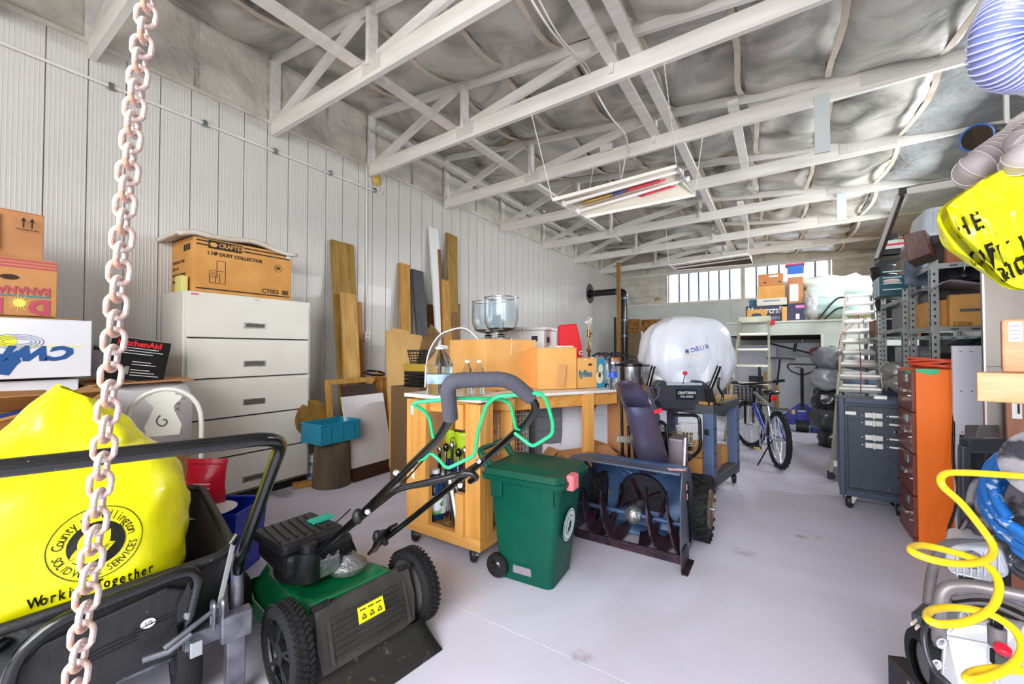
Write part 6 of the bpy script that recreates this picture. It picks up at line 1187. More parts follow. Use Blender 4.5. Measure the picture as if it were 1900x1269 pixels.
z4 = U(1475, 563, Y=OY + .1).z
t, e = pbox('tall_carton', 'tall brown carton with white document label on the navy bin', 'cardboard box', 1463, 514, 1490, 562, OY + .13, .2, CARD2, single=False, z=z4 + .002); B().box((e[0] + .02, OY + .126, e[2] + .04), (e[0] + .14, OY + .13, e[2] + .33)).obj('document_label', lab, t)
pbox('clear_tote', 'milky clear tote behind the tall carton on the loft', 'tote', 1453, 508, 1497, 562, OY + .42, .3, mat('milky', '#cfd6ea', .4), z=oz)
t, e = pbox('blue_tub', 'blue plastic tub with red lid topmost on the loft', 'tub', 1461, 492, 1489, 509, OY + .45, .2, mat('blue_tub', '#1a62b8', .4), single=False, z=U(1470, 508, Y=OY + .45).z); B().box((e[0] - .03, OY + .43, e[3]), (e[1] + .03, OY + .67, e[3] + .025)).obj('lid', mat('red_lid', '#b82848', .4), t)
bagw = mat('bag_white_green', '#ccd8cf', .3, col2='#b6c9c4', nscale=3, bump=.5, bscale=7, coat=.3)
def bagob(name, label, px, py, Y, d, m, seed, zf=None, amp=.3, cat='plastic bag'):
    c = U(px, py, Y=Y); 
    if zf is not None: c.z = zf + d[2] * .93
    return crump(B(), c, d, seed, amp, 30, 20, 3).obj(name, m, None, smooth=70, label=label, category=cat)
bagob('white_bag', 'large white plastic bag on top of the pale green one on the loft', 1548, 538, OY + .55, (.52, .3, .22), bagw, 4, amp=.5)
bagob('pale_green_bag', 'large pale green plastic bag lying on the loft behind the ladder', 1560, 570, OY + .35, (.50, .26, .20), mat('bag_green', '#b4ccc8', .35, col2='#9dbdb8', nscale=3, bump=.4, bscale=6), 9, zf=oz, amp=.35)
bagob('grey_bag', 'small grey plastic bag beside the navy bin on the loft', 1503, 572, OY + .22, (.12, .14, .22), mat('bag_grey', '#8f8e90', .35, col2='#b5b2b0', nscale=5, bump=.5, bscale=9), 2, zf=oz)
for k, pts in enumerate(([(1519, 592), (1543, 563), (1556, 553), (1570, 552)], [(1530, 592), (1548, 576), (1560, 571), (1572, 571)])): B().tube(spl([U(x, y, Y=OY + .02) for x, y in pts], 6), .014, 8).obj('bent_tube', BLACKM, None, smooth=60, label=['upper bent black metal tube lying on the loft edge', 'lower bent black metal tube lying on the loft edge'][k], category='tube')
p = U(1433, 596, Y=LY - .02); B().box((p.x - .04, LY - .03, p.z - .06), (p.x + .04, LY - .02, p.z + .02)).obj('red_tag', mat('red_tag', '#c8102c', .5), None, label='small red tag on the loft edge beside the step ladder top', category='tag')
# tools hanging under the loft
t = thing('string_trimmer', 'black and red string trimmer hung slanting under the loft', 'trimmer', U(1470, 650, Y=8.6)); B().tube([U(1427, 637, Y=8.6), U(1502, 655, Y=8.6)], .014, 8).obj('shaft', BLACKM, t); B().prism([U(1503, 648, Y=8.58), U(1522, 642, Y=8.58), U(1524, 650, Y=8.58), U(1512, 662, Y=8.58), U(1502, 657, Y=8.58)], (0, .1, 0)).obj('motor', mat('trimmer_red', '#7a1c22', .5), t, bevel=.01); B().tube([U(1474, 653, Y=8.58), U(1476, 637, Y=8.58)], .022, 8).obj('grip', BLACKP, t, smooth=50)
t = thing('floor_squeegee', 'black T-bar squeegee standing upside down under the loft', 'squeegee', U(1440, 730, Y=8.5)); B().beam(U(1423, 664, Y=8.55), U(1476, 666, Y=8.55), .03, .035).obj('bar', BLACKP, t); B().tube([U(1447, 667, Y=8.55), U(1438, 745, Y=8.45)], .014, 8).obj('pole', BLACKM, t)
B().beam(U(1442, 758, Y=8.3), U(1440, 714, Y=8.35), .05, .04).obj('wooden_stake', wood('wooden_stake', '#a07c2c', '#84641f', 'z'), None, label='yellow-brown wooden handle leaning left of the pallet jack', category='handle')
for k, (x0, x1, y0) in enumerate(((1421, 1425, 690), (1409, 1413, 678), (1352, 1356, 690))): B().tube([U(x0, y0, Y=8.3), V((U(x1, 770, Y=8.1).x, 8.1, 0))], .02, 8).obj('tool_handle', [oldp, BLACKP, weath][k], None, smooth=50, label=['wooden tool handle standing right behind the step ladder', 'black tool handle standing inside the step ladder outline', 'brown tool handle standing left of the step ladder'][k], category='tool handle')
p = U(1403, 708, Y=8.5); B().cbox(p, (.22, .1, .2)).obj('dark_box', BLACKP, None, label='small dark box on a ledge behind the bicycle handlebar', category='box')
# step ladder
lad = mat('ladder_alu', '#b9b79f', .45, .5, col2='#a09f8c', nscale=6)
t = thing('step_ladder', 'aluminium step ladder leaning on the loft edge behind the bicycle', 'ladder', U(1390, 815, Z=0))
TL, TR, BL_, BR_ = U(1374, 594, Y=8.05), U(1426, 592, Y=8.05), U(1345, 818, Z=0), U(1431, 812, Z=0)
BR_.y = BL_.y + .02
B().beam(BL_, TL, .03, .085, (0, 1, 0)).obj('rail', lad, t); B().beam(BR_, TR, .03, .085, (0, 1, 0)).obj('rail', lad, t)
B().beam(TL + V((-.03, 0, 0)), TR + V((.03, 0, 0)), .16, .10).obj('top_cap', lad, t, bevel=.004)
for k in range(1, 7): f = k / 7; a = BL_.lerp(TL, f); b_ = BR_.lerp(TR, f); B().beam(a, b_, .10, .03).obj('step', mat('step_alu', '#d2d0bd', .4, .4), t)
for bb, tt in ((BL_, TL), (BR_, TR)): B().beam(bb + V((0, .85, 0)), tt + V((0, .1, -.05)), .02, .035, (0, 1, 0)).obj('rear_rail', lad, t)
for k in (2, 4): f = k / 7; B().beam((BL_ + V((0, .85, 0))).lerp(TL, f), (BR_ + V((0, .85, 0))).lerp(TR, f), .02, .03).obj('rear_brace', lad, t)
# extension ladder
alr = mat('rung_alu', '#ebe8e4', .35, .3)
t = thing('extension_ladder', 'tall aluminium extension ladder with red cord leaning on the loft behind the blue case', 'ladder', U(1590, 886, Z=0))
FLa, FRa = U(1541, 887, Z=0), U(1640, 885, Z=0); TLa, TRa = U(1569, 542, D=6.3), U(1618, 540, D=6.2)
FRa.y = FLa.y; TRa.y = TLa.y; TRa.z = TLa.z
nrm = (TLa - FLa).cross(FRa - FLa).normalized(); nrm = nrm if nrm.y < 0 else -nrm
for sec, off, f0, f1 in (('rail', .03, .0, .97), ('fly_rail', -.03, .04, 1.0)):
    ins = .03 if off < 0 else 0
    for bb, tt, s in ((FLa, TLa, 1), (FRa, TRa, -1)): B().beam(bb.lerp(tt, f0) + nrm * off + V((ins * s, 0, 0)), bb.lerp(tt, f1) + nrm * off + V((ins * s, 0, 0)), .025, .07, nrm).obj(sec, mat('rail_alu', '#a3a196', .45, .5), t)
    n = 15
    for k in range(n):
        f = f0 + .03 + (f1 - f0 - .05) * k / (n - 1); a = FLa.lerp(TLa, f) + nrm * off + V((ins, 0, 0)); b_ = FRa.lerp(TRa, f) + nrm * off - V((ins, 0, 0)); B().beam(a, b_, .042, .042, nrm).obj('rung', alr, t, bevel=.006)
B().tube(spl([U(1593, 583, D=5.85), U(1594, 620, D=5.5), U(1597, 680, D=4.9), U(1597, 735, D=4.4)], 4), .005, 6).obj('red_cord', mat('red_cord', '#8c2028', .6), t, smooth=50); B().tube(spl([U(1592, 585, D=5.8), U(1580, 605, D=5.6), U(1562, 620, D=5.4), U(1556, 650, D=5.2), U(1556, 690, D=4.8)], 4), .005, 6).obj('red_cord', MATS['red_cord'], t, smooth=50)
for p in (FLa, FRa): B().cbox(p + V((0, -.0, .03)), (.05, .08, .06)).obj('foot', BLACKP, t)
# grey and black bags beside the ladder
gbag = mat('grey_film', '#8e9096', .3, col2='#a9abb1', nscale=4, bump=.5, bscale=9, coat=.3); bbag = mat('black_film', '#15151a', .25, bump=.6, bscale=9, coat=.4)
for k, (px, py, d, m, lb) in enumerate(((1537, 665, (.16, .16, .15), mat('grey_film2', '#6f7278', .35, bump=.5, bscale=9), 'dark grey stuffed bag uppermost in the pile behind the long ladder'), (1536, 703, (.18, .18, .15), gbag, 'light grey stuffed bag second from the top behind the long ladder'), (1538, 742, (.17, .18, .15), bbag, 'black stuffed bag below the light grey one behind the long ladder'), (1536, 775, (.19, .18, .16), mat('smoke_film', '#3f4142', .3, bump=.5, bscale=9, coat=.3), 'smoky dark bag third from the floor behind the long ladder'), (1546, 815, (.16, .18, .18), bbag, 'black stuffed bag resting on the floor behind the long ladder'))):
    c = U(px, py, D=5.35); crump(B(), c, d, 11 + k, .3, 24, 16, 2.6).obj('stuffed_bag', m, None, smooth=70, label=lb, category='bag')
for k, (px, py, d, m, lb) in enumerate(((1600, 672, (.30, .2, .14), gbag, 'grey bag showing between the upper rungs of the long ladder'), (1605, 712, (.32, .2, .16), mat('bluegrey_film', '#7f8c9c', .3, col2='#46699c', nscale=6, bump=.4), 'blue-grey bag showing between the lower rungs of the long ladder'))):
    crump(B(), U(px, py, D=6.1), V(d) * .85, 21 + k, .3, 24, 16, 2.6).obj('stuffed_bag', m, None, smooth=70, label=lb, category='bag')
# pallet jack
J = U(1487, 800, Z=0); jb = mat('jack_blue', '#1c2fa8', .4, col2='#162788', nscale=4, coat=.2)
t = thing('pallet_jack', 'blue pallet jack with black loop handle parked under the loft edge', 'pallet jack', J)
def Jp(x, z, y=0): return V((J.x + x, J.y + y, z))
B().prism([Jp(-.26, .10), Jp(.28, .10), Jp(.28, .19), Jp(.06, .42), Jp(-.03, .42), Jp(-.26, .19)], (0, .06, 0)).obj('front_plate', jb, t, bevel=.006)
for s in (-.24, .12): B().box((J.x + s, J.y + .06, .08), (J.x + s + .15, J.y + .45, .13)).obj('fork', jb, t)
B().box((J.x - .05, J.y - .07, .10), (J.x + .07, J.y, .30)).obj('pump', jb, t); B().cyl((J.x - .07, J.y - .04, .09), (J.x + .09, J.y - .04, .09), .09).obj('steer_wheel', BLACKP, t, smooth=40)
B().box((J.x + .12, J.y - .08, .0), (J.x + .30, J.y - .0, .09)).obj('load_wheel_guard', jb, t, bevel=.02)
B().box((J.x - .04, J.y - .008, .20), (J.x + .06, J.y - .001, .32)).obj('data_plate', lab, t); B().box((J.x - .04, J.y - .008, .33), (J.x + .06, J.y - .001, .37)).obj('data_plate', BLACKP, t)
B().tube([Jp(.015, .38, -.02), Jp(.015, .97, -.06)], .022, 8).obj('shaft', BLACKP, t)
B().tube(arc([Jp(.015, .86, -.055), Jp(-.12, .92, -.06), Jp(-.17, .98, -.06), Jp(-.16, 1.03, -.065), Jp(.19, 1.03, -.065), Jp(.20, .98, -.06), Jp(.15, .92, -.06), Jp(.015, .86, -.055)], .03, 4), .013, 8).obj('loop_handle', BLACKP, t, smooth=50)
B().beam(Jp(-.08, .985, -.06), Jp(.015, .98, -.06), .01, .01).obj('release_lever', BLACKP, t)
# ---- bicycle
RC = V((-.025, 5.22, 0)); FC = V((-.35, 6.17, 0)); bd = (FC - RC).normalized(); bs = V((bd.y, -bd.x, 0)); WR = .295
t = thing('bicycle', 'blue and silver mountain bicycle seen from behind beside the step ladder', 'bicycle', RC)
silver = mat('frame_silver', '#b9bcc4', .3, .7); fblue = mat('frame_blue', '#2a3fa8', .3, coat=.4)
def wheel(nm, c, ax):
    c = V(c); w_ = B().ring(c, WR - .02, .027, ax, 40, 10).obj(nm, RUBBER, t, smooth=60); a = V(ax).normalized(); e = a.orthogonal().normalized(); f = a.cross(e); b = B()
    for k in range(48):
        an = 2 * pi * k / 48; r = WR + .004; p = c + (e * cos(an) + f * sin(an)) * r; M = Matrix((a, (f * cos(an) - e * sin(an)), (e * cos(an) + f * sin(an)))).transposed().to_4x4(); M.translation = p + a * .012 * (1 if k % 2 else -1); B.cbox; m0 = b.M; b.M = M; b.box((-.008, -.009, -.006), (.008, .009, .005)); b.M = m0
    b.obj('tread', RUBBER, w_, kind='stuff'); B().ring(c, WR - .05, .011, ax, 36, 6).obj('rim', silver, w_, smooth=60)
    B().cyl(c - a * .04, c + a * .04, .016).obj('hub', silver, w_, smooth=40); b = B()
    for k in range(28): an = 2 * pi * k / 28; s = .03 if k % 2 else -.03; an2 = an + (.5 if k % 4 < 2 else -.5); b.tube([c + a * s + (e * cos(an2) + f * sin(an2)) * .015, c + (e * cos(an) + f * sin(an)) * (WR - .055)], .0018, 4)
    b.obj('spokes', silver, w_)
wheel('rear_wheel', RC + V((0, 0, WR)), bs); fs_ = (bs + bd * .35).normalized(); wheel('front_wheel', FC + V((0, 0, WR)), fs_)
rh = RC + V((0, 0, WR)); fh = FC + V((0, 0, WR)); BBk = RC + bd * .40 + V((0, 0, .29)); ST = RC + bd * .26 + V((0, 0, .66)); HT = RC + bd * .78 + V((0, 0, .72)); HB = RC + bd * .82 + V((0, 0, .58))
for p, q, r, m, nm in ((BBk, ST, .017, silver, 'seat_tube'), (BBk, HB, .022, fblue, 'down_tube'), (ST - V((0, 0, .04)), HT, .017, silver, 'top_tube')): B().cyl(p, q, r).obj(nm, m, t, smooth=40)
for s in (-.06, .06): B().tube([BBk + bs * s * .5, rh + bs * s], .011, 8).obj('chain_stay', fblue, t); B().tube([ST + bs * s * .3 - V((0, 0, .05)), rh + bs * s], .012, 8).obj('seat_stay', fblue if s > 0 else silver, t); B().tube([HB, fh + fs_ * s * .9 + V((0, 0, .3)), fh + fs_ * s * .9], .014, 8).obj('fork_blade', BLACKM, t)
B().cyl(HB, HT + V((0, 0, .08)), .02).obj('head_tube', BLACKM, t); B().cyl(ST, ST + V((0, 0, .10)) - bd * .02, .013).obj('seat_post', BLACKM, t)
sd_ = ST + V((0, 0, .12)) - bd * .02; B().ell(sd_, (.10, .12, .035), 20, 10, lambda p, q: V((q.x * (1 if p.y < 0 else .55), q.y, q.z))).obj('saddle', BLACKM, t, smooth=70)
B().lathe([(0, 0), (.03, .0), (.026, .012), (0, .016)], sd_ - bd * .10 - V((0, 0, .06)), 16, axis=-bd).obj('red_reflector', mat('reflector_red', '#f01a1a', .2, coat=.6), t, smooth=40)
B().cbox(rh + bd * .02 + V((0, 0, .33)) - bd * .05, (.16, .07, .02)).obj('rear_rack', BLACKP, t); B().cbox(rh + V((.13, -.02, .31)), (.03, .02, .045)).obj('yellow_light', mat('amber', '#b8962a', .4), t)
hb0 = HT + V((0, 0, .10)); B().tube(arc([hb0 - bs * .30 - bd * .06 + V((0, 0, .03)), hb0 - bs * .12, hb0 + bs * .12 + V((0, 0, .02)), hb0 + bs * .30 - bd * .05 + V((0, 0, .06))], .05), .014, 8).obj('handlebar', BLACKM, t, smooth=50)
for s in (-1, 1): B().tube([hb0 + bs * s * .20 - bd * .02 + V((0, 0, .02 + .02 * (s > 0))), hb0 + bs * s * .31 - bd * .07 + V((0, 0, .03 + .03 * (s > 0)))], .019, 8).obj('hand_grip', RUBBER, t, smooth=50)
bk = HT + bd * .16 - V((0, 0, .05)); b = B()
for k in range(6): z = -.12 + .045 * k; b.tube([bk + bs * x + bd * y_ + V((0, 0, z)) for x, y_ in ((-.16, -.1), (.16, -.1), (.16, .12), (-.16, .12))], .005, 5, True)
for k in range(8): 
    for y_ in (-.1, .12): x = -.16 + .32 * k / 7; b.tube([bk + bs * x + bd * y_ + V((0, 0, -.12)), bk + bs * x + bd * y_ + V((0, 0, .105))], .005, 5)
b.obj('front_basket', BLACKP, t)
B().ring(BBk - bs * .05, .085, .006, bs, 24, 6).obj('chainring', silver, t); B().beam(BBk - bs * .07, BBk - bs * .07 - bd * .06 - V((0, 0, .15)), .014, .02).obj('crank', silver, t); B().cbox(BBk - bs * .12 - bd * .06 - V((0, 0, .155)), (.11, .07, .025)).obj('pedal', BLACKP, t); B().cbox(BBk - bs * .12 - bd * .10 - V((0, 0, .155)), (.06, .005, .014)).obj('pedal_reflector', mat('amber2', '#f0c020', .4), t)
B().tube([rh + bd * .05 - bs * .04, V((rh.x, rh.y, 0)) - bs * .20 + bd * .02 + V((0, 0, .006))], .007, 6).obj('kickstand', BLACKM, t)
# =================== RIGHT SIDE ===================
# blue flight case on casters
case_m = mat('case_blue', '#333b4a', .42, col2='#2c3442', nscale=20, bump=.15, bscale=120)
A = U(1560, 916, Z=.115); wd = .412; an = -.035
t = thing('rolling_case', 'tall dark blue rolling case with silver latches before the long ladder', 'equipment case', (A.x, A.y, 0), an)
H0, H1 = .115, .865
LB(t).box((0, 0, H0), (wd, .36, H1)).obj('body', case_m, t, bevel=.006)
for a_, b_ in (((-.006, -.012, H0 - .005), (.03, .02, H1 + .01)), ((wd - .03, -.012, H0 - .005), (wd + .006, .02, H1 + .01)), ((.03, -.012, H0 - .005), (wd - .03, .02, H0 + .035)), ((.03, -.012, H1 - .03), (wd - .03, .02, H1 + .01))): LB(t).box(a_, b_).obj('edge_frame', mat('case_edge', '#3c4557', .4, .3), t, bevel=.004)
LB(t).box((.05, -.006, H0 + .06), (wd - .05, .0, H1 - .055)).obj('door_panel', case_m, t, bevel=.004)
b = LB(t)
for a_, b_ in (((.046, -.009, H0 + .055), (.05, -.004, H1 - .05)), ((wd - .05, -.009, H0 + .055), (wd - .046, -.004, H1 - .05)), ((.05, -.009, H0 + .055), (wd - .05, -.004, H0 + .06)), ((.05, -.009, H1 - .055), (wd - .05, -.004, H1 - .05))): b.box(a_, b_)
b.obj('panel_groove', BLACKP, t)
lat = mat('latch_silver', '#c3c5bf', .3, .7)
for z in (H1 - .115, H1 - .175, H1 - .285, H1 - .345):
    l = LB(t).box((.15, -.02, z - .02), (.255, -.006, z + .02)).obj('latch', lat, t, bevel=.003); LB(t).box((.195, -.028, z - .024), (.212, -.012, z + .024)).obj('latch_tongue', lat, l, bevel=.002); LB(t).box((.29, -.009, z - .006), (.37, -.006, z + .006)).obj('label_strip', lab, t)
    for x in (.135, .28): LB(t).lathe([(.006, 0), (.004, .003), (0, .003)], (x, -.006, z), 8, axis=(0, -1, 0)).obj('rivet', CHROME, t)
LB(t).box((.035, -.014, H1 - .12), (.10, -.011, H1 - .095)).obj('tape_piece', lab, t)
for x, z in ((.31, H1 - .145), (.345, H1 - .145)): LB(t).lathe([(.008, 0), (0, .002)], (x, -.006, z), 10, axis=(0, -1, 0)).obj('screw', BLACKP, t)
for x, z in ((.325, H1 - .225), (.335, H1 - .56)): LB(t).lathe([(.013, 0), (.011, .006), (0, .006)], (x, -.006, z), 14, axis=(0, -1, 0)).obj('lock', CHROME, t)
for x in (.13, .28):
    for z in (H0 + .31, H0 + .24, H0 + .15, H0 + .09): LB(t).lathe([(.006, 0), (0, .003)], (x, -.006, z), 8, axis=(0, -1, 0)).obj('rivet', CHROME, t)
for z0 in (H0 + .24, H0 + .09): LB(t).box((.125, -.0075, z0 - .005), (.285, -.006, z0 + .075)).obj('sunk_plate', case_m, t)
LB(t).box((.21, .03, H1), (.29, .09, H1 + .035)).obj('top_latch', lat, t, bevel=.004)
for x in (.06, wd - .06):
    for y_ in (.06, .32):
        c = MW[t.name] @ V((x, y_, 0)); q = B().lathe([(0, -.016), (.05, -.016), (.055, -.008), (.055, .008), (.05, .016), (0, .016)], (c.x, c.y, .056), 22, axis=(.8, -.3, 0)).obj('caster', BLACKP, t, smooth=40)
        B().prism([(c.x - .04, c.y - .025, .112), (c.x + .05, c.y - .025, .112), (c.x + .02, c.y - .025, .045), (c.x - .01, c.y - .025, .045)], (0, .006, 0)).prism([(c.x - .04, c.y + .019, .112), (c.x + .05, c.y + .019, .112), (c.x + .02, c.y + .019, .045), (c.x - .01, c.y + .019, .045)], (0, .006, 0)).obj('caster_fork', lat, q)
LB(t).tube([(-.02, .05, H1 - .02), (-.02, -.05, H1 - .01)], .012, 8).obj('side_handle', BLACKP, t)
# silver folded trolley beside case
t = thing('hand_trolley', 'thin silver folding trolley frame leaning at the left side of the blue case', 'trolley', U(1550, 890, Z=0)); B().tube([U(1548, 887, Z=.02), U(1558, 742, D=3.7)], .012, 8).obj('upright', STEEL, t, smooth=50); B().tube([U(1552, 889, Z=.02), U(1563, 760, D=3.55)], .010, 8).obj('upright', STEEL, t, smooth=50); B().cbox(U(1548, 882, D=3.95), (.06, .05, .05)).obj('foot', BLACKP, t); B().cbox(U(1552, 860, D=3.8), (.04, .04, .05)).obj('label', lab, t)
# orange / brown filing cabinet
om = mat('orange_enamel', '#ff7d22', .45, col2='#f87018', nscale=1.5); bm_ = mat('brown_enamel', '#7c3a28', .4, coat=.2)
ox, oy, oh = .715, 3.68, 1.125
t = thing('orange_cabinet', 'tall four-drawer filing cabinet with bright orange side and brown drawers', 'filing cabinet', (1.05, 3.9, 0))
B().box((ox + .02, oy, 0), (1.38, oy + .40, oh)).obj('body', om, t, bevel=.003)
for k in range(4):
    z0 = .03 + k * .272; dw = B().box((ox, oy + .012, z0), (ox + .02, oy + .388, z0 + .262)).obj('drawer', bm_, t, bevel=.003)
    B().box((ox - .006, oy + .12, z0 + .19), (ox, oy + .20, z0 + .24)).obj('label_holder', STEEL, dw); B().box((ox - .022, oy + .10, z0 + .12), (ox, oy + .22, z0 + .14)).obj('handle', CHROME, dw, bevel=.003); B().cyl((ox - .012, oy + .05, z0 + .10), (ox, oy + .05, z0 + .10), .008).obj('thumb_latch', CHROME, dw)
B().box((ox, oy, .0), (ox + .02, oy + .40, .028)).obj('plinth', bm_, t); tg = mat('green_tape', '#3fc08a', .5)
B().prism([(ox + .02, oy - .002, oh), (ox + .13, oy - .002, oh), (ox + .125, oy - .002, oh - .028), (ox + .09, oy - .002, oh - .03), (ox + .085, oy - .002, oh - .045), (ox + .07, oy - .002, oh - .028), (ox + .02, oy - .002, oh - .018)], (0, .001, 0)).obj('tape', tg, t); B().box((ox - .003, oy + .03, oh - .03), (ox - .001, oy + .14, oh - .01)).obj('tape', tg, t); B().box((ox + .018, oy - .001, oh), (ox + .13, oy + .03, oh + .002)).obj('tape', tg, t)
oc = mat('salmon_cord', '#d8583c', .45, coat=.3); pts = []
for k in range(5 * 16 + 1): a = 2 * pi * k / 16; r = .17 + .03 * sin(k * .37); pts.append((.93 + r * cos(a), oy + .18 + .11 * sin(a), oh + .012 + .018 * (k / 16) * .6 + .01 * sin(a * 2 + k * .1)))
B().tube(pts, .008, 7).obj('extension_lead', oc, None, smooth=60, label='coiled salmon red extension cord on top of the orange cabinet', category='cord')
# leaning white board and steel cabinet
wb_ = B().box((.885, 3.60, .0), (1.30, 3.625, 1.275)).obj('white_board', mat('lavender_board', '#d9d8e2', .45), None, bevel=.002, label='narrow white board with screw holes standing beside the orange cabinet', category='board')
b = B()
for z in (1.24, 1.0, .75, .69, .3):
    for x in (.92, .965): b.lathe([(.005, 0), (0, .001)], (x, 3.5995, z), 8, axis=(0, -1, 0))
b.obj('screw_hole', mat('hole_grey', '#77767e', .6), wb_)
stn = mat('stainless_sheet', '#8d8680', .38, .8, col2='#7a736c', nscale=1.2, stretch=(2.5, 2.5, .3))
t = thing('stainless_sheet', 'tall stainless steel sheet standing at the right behind the wooden beam', 'steel sheet', (1.3, 3.35, 0))
B().box((.905, 3.20, 0), (1.62, 3.235, 2.0)).obj('body', stn, t, bevel=.004); B().box((.902, 3.195, 0), (.91, 3.20, 2.0)).obj('edge_trim', mat('edge_bright', '#cfcfd4', .3, .6), t); B().box((.905, 3.196, 1.16), (1.62, 3.2, 1.165)).obj('seam', mat('seam_dark', '#6f6b66', .5), t)
B().tube(spl([U(1772, 694, D=2.60), U(1772, 740, D=2.55), U(1769, 800, D=2.52), U(1769, 860, D=2.50), U(1777, 905, D=2.45), U(1772, 945, D=2.42), U(1760, 985, D=2.4), U(1762, 1020, D=2.4), U(1780, 1040, D=2.38), U(1800, 1050, Z=.008)], 6), .007, 6).obj('black_cable', BLACKP, None, smooth=60, label='black cable hanging down the orange cabinet edge to the floor', category='cable')
# slotted angle shelving
sa = mat('slotted_angle', '#a5aba8', .4, .6, col2='#8b918f', nscale=8)
def rack(label, x0, x1, y0, y1, h, levels):
    t = thing('metal_shelving', label, 'shelving', ((x0 + x1) / 2, (y0 + y1) / 2, 0), 0, None)
    for x, sx in ((x0, 1), (x1, -1)):
        for y_, sy in ((y0, 1), (y1, -1)):
            p = B().box((min(x, x + sx * .045), min(y_, y_ + sy * .003), 0), (max(x, x + sx * .045), max(y_, y_ + sy * .003), h)).box((min(x, x + sx * .003), min(y_, y_ + sy * .045), 0), (max(x, x + sx * .003), max(y_, y_ + sy * .045), h)).obj('post', sa, t)
            if sx > 0:
                b = B(); n = int(h / .05)
                for k in range(n): z = .03 + k * .05; b.box((x + .016, y_ - .0012 if sy > 0 else y_ - .0042, z), (x + .028, (y_ - .0005) if sy > 0 else y_ - .0035, z + .018)); b.box((x - .001, y_ + sy * .022 - .006, z), (x - .0003, y_ + sy * .022 + .006, z + .018))
                b.obj('slot', BLACKP, p)
    for z in levels:
        s = B().box((x0 + .004, y0 + .004, z - .004), (x1 - .004, y1 - .004, z)).obj('shelf', mat('shelf_steel', '#7c8886', .45, .5), t)
        for a_, b_ in (((x0, y0 - .002, z - .035), (x1, y0 + .001, z + .002)), ((x0 - .002, y0, z - .035), (x0 + .001, y1, z + .002))): B().box(a_, b_).obj('shelf_lip', sa, s)
        for k in range(8): x = x0 + .10 + k * .1; B().box((x, y0 - .004, z - .022), (x + .04, y0 - .002, z - .014)).obj('lip_slot', BLACKP, s)
    return t
L1 = U(1760, 606, Y=4.09).z; L2 = U(1760, 488, Y=4.09).z; L0 = 1.06
rack('grey slotted metal shelving unit behind the orange cabinet', .90, 1.85, 4.09, 4.67, L2 + .03, (.10, .6, L0, L1, L2))
rack('grey slotted metal shelving unit farther back, holding the teal box', .92, 1.85, 5.02, 5.95, 1.80, (.12, .62, 1.1, 1.45, 1.72))
rack('grey slotted metal shelving unit farthest back near the loft', .95, 1.85, 6.35, 7.3, 1.70, (.12, .6, 1.05, 1.4))
def sbox(name, label, x0, x1, y0, y1, z0, z1, m, cat='box', rz=0, tape=False, **k): return carton(name, label, ((x0 + x1) / 2, (y0 + y1) / 2, z0), (x1 - x0, y1 - y0, z1 - z0), rz, m, cat, tape, **k)
a = U(1763, 606, Y=4.14); t = sbox('sun_print_carton', 'brown fruit carton with faint sun print on the middle shelf behind the steel sheet', a.x, a.x + .5, 4.14, 4.55, L1 + .002, U(1763, 547, Y=4.14).z, MATS['fruit_card'], 'cardboard box')
b = B(); sx_, sz_ = a.x + .235, L1 + .17
for k in range(16): an_ = k * pi / 8; b.add([(sx_ + .02 * cos(an_ - .15), 4.137, sz_ + .02 * sin(an_ - .15)), (sx_ + .02 * cos(an_ + .15), 4.137, sz_ + .02 * sin(an_ + .15)), (sx_ + .065 * cos(an_), 4.137, sz_ + .065 * sin(an_))], [(0, 1, 2)])
b.obj('sun_print', mat('sun_faint', '#d6a13c', .7), t); B().box((a.x + .05, 4.137, L1 + .105), (a.x + .36, 4.139, L1 + .125)).obj('grey_band', mat('grey_print', '#5d6468', .6), t)
b = B(); b.add([(a.x + .26 + .03 * cos(k * pi / 6), 4.136, L1 + .07 + .014 * sin(k * pi / 6)) for k in range(12)], [tuple(range(12))]); b.obj('hand_hole', BLACKP, t)
for y_, z in ((4.25, .15), (4.42, .13), (4.33, .06)): b = B(); b.add([(a.x - .002, y_ + .02 * cos(k * pi / 6), L1 + z + .02 * sin(k * pi / 6)) for k in range(12)], [tuple(range(12))[::-1]]); b.obj('vent_hole', BLACKP, t)
sbox('small_shelf_carton', 'smaller brown carton with round holes at the left end of the middle shelf', .93, 1.01, 4.2, 4.62, L1 + .002, L1 + .20, CARD, 'cardboard box')
sbox('black_tool_box', 'black case on top of the smaller carton on the middle shelf', .94, 1.04, 4.2, 4.6, L1 + .204, L1 + .27, BLACKP, 'case')
for k in range(3): B().cbox((1.06 + .03 * k, 4.13 + .02 * k, L1 + .02), (.07, .03, .03), .5 * k).obj('wood_scrap', oldp, None, label=['pale wood scrap at the shelf edge before the fruit carton, left one', 'pale wood scrap at the shelf edge, middle one', 'pale wood scrap at the shelf edge, right one'][k], category='wood scrap')
B().ell((1.055, 4.35, L1 + .30), (.025, .03, .04), 12, 8).obj('brass_tap', mat('brass_tap', '#c89a40', .3, .7), None, smooth=60, label='small brass tap fitting beside the fruit carton top', category='tap') if 0 else B().cbox((1.055, 4.30, L1 + .03), (.04, .04, .055)).obj('brass_fitting', mat('brass_tap', '#c89a40', .3, .7), None, bevel=.01, label='small brass fitting between the cartons on the middle shelf', category='fitting')
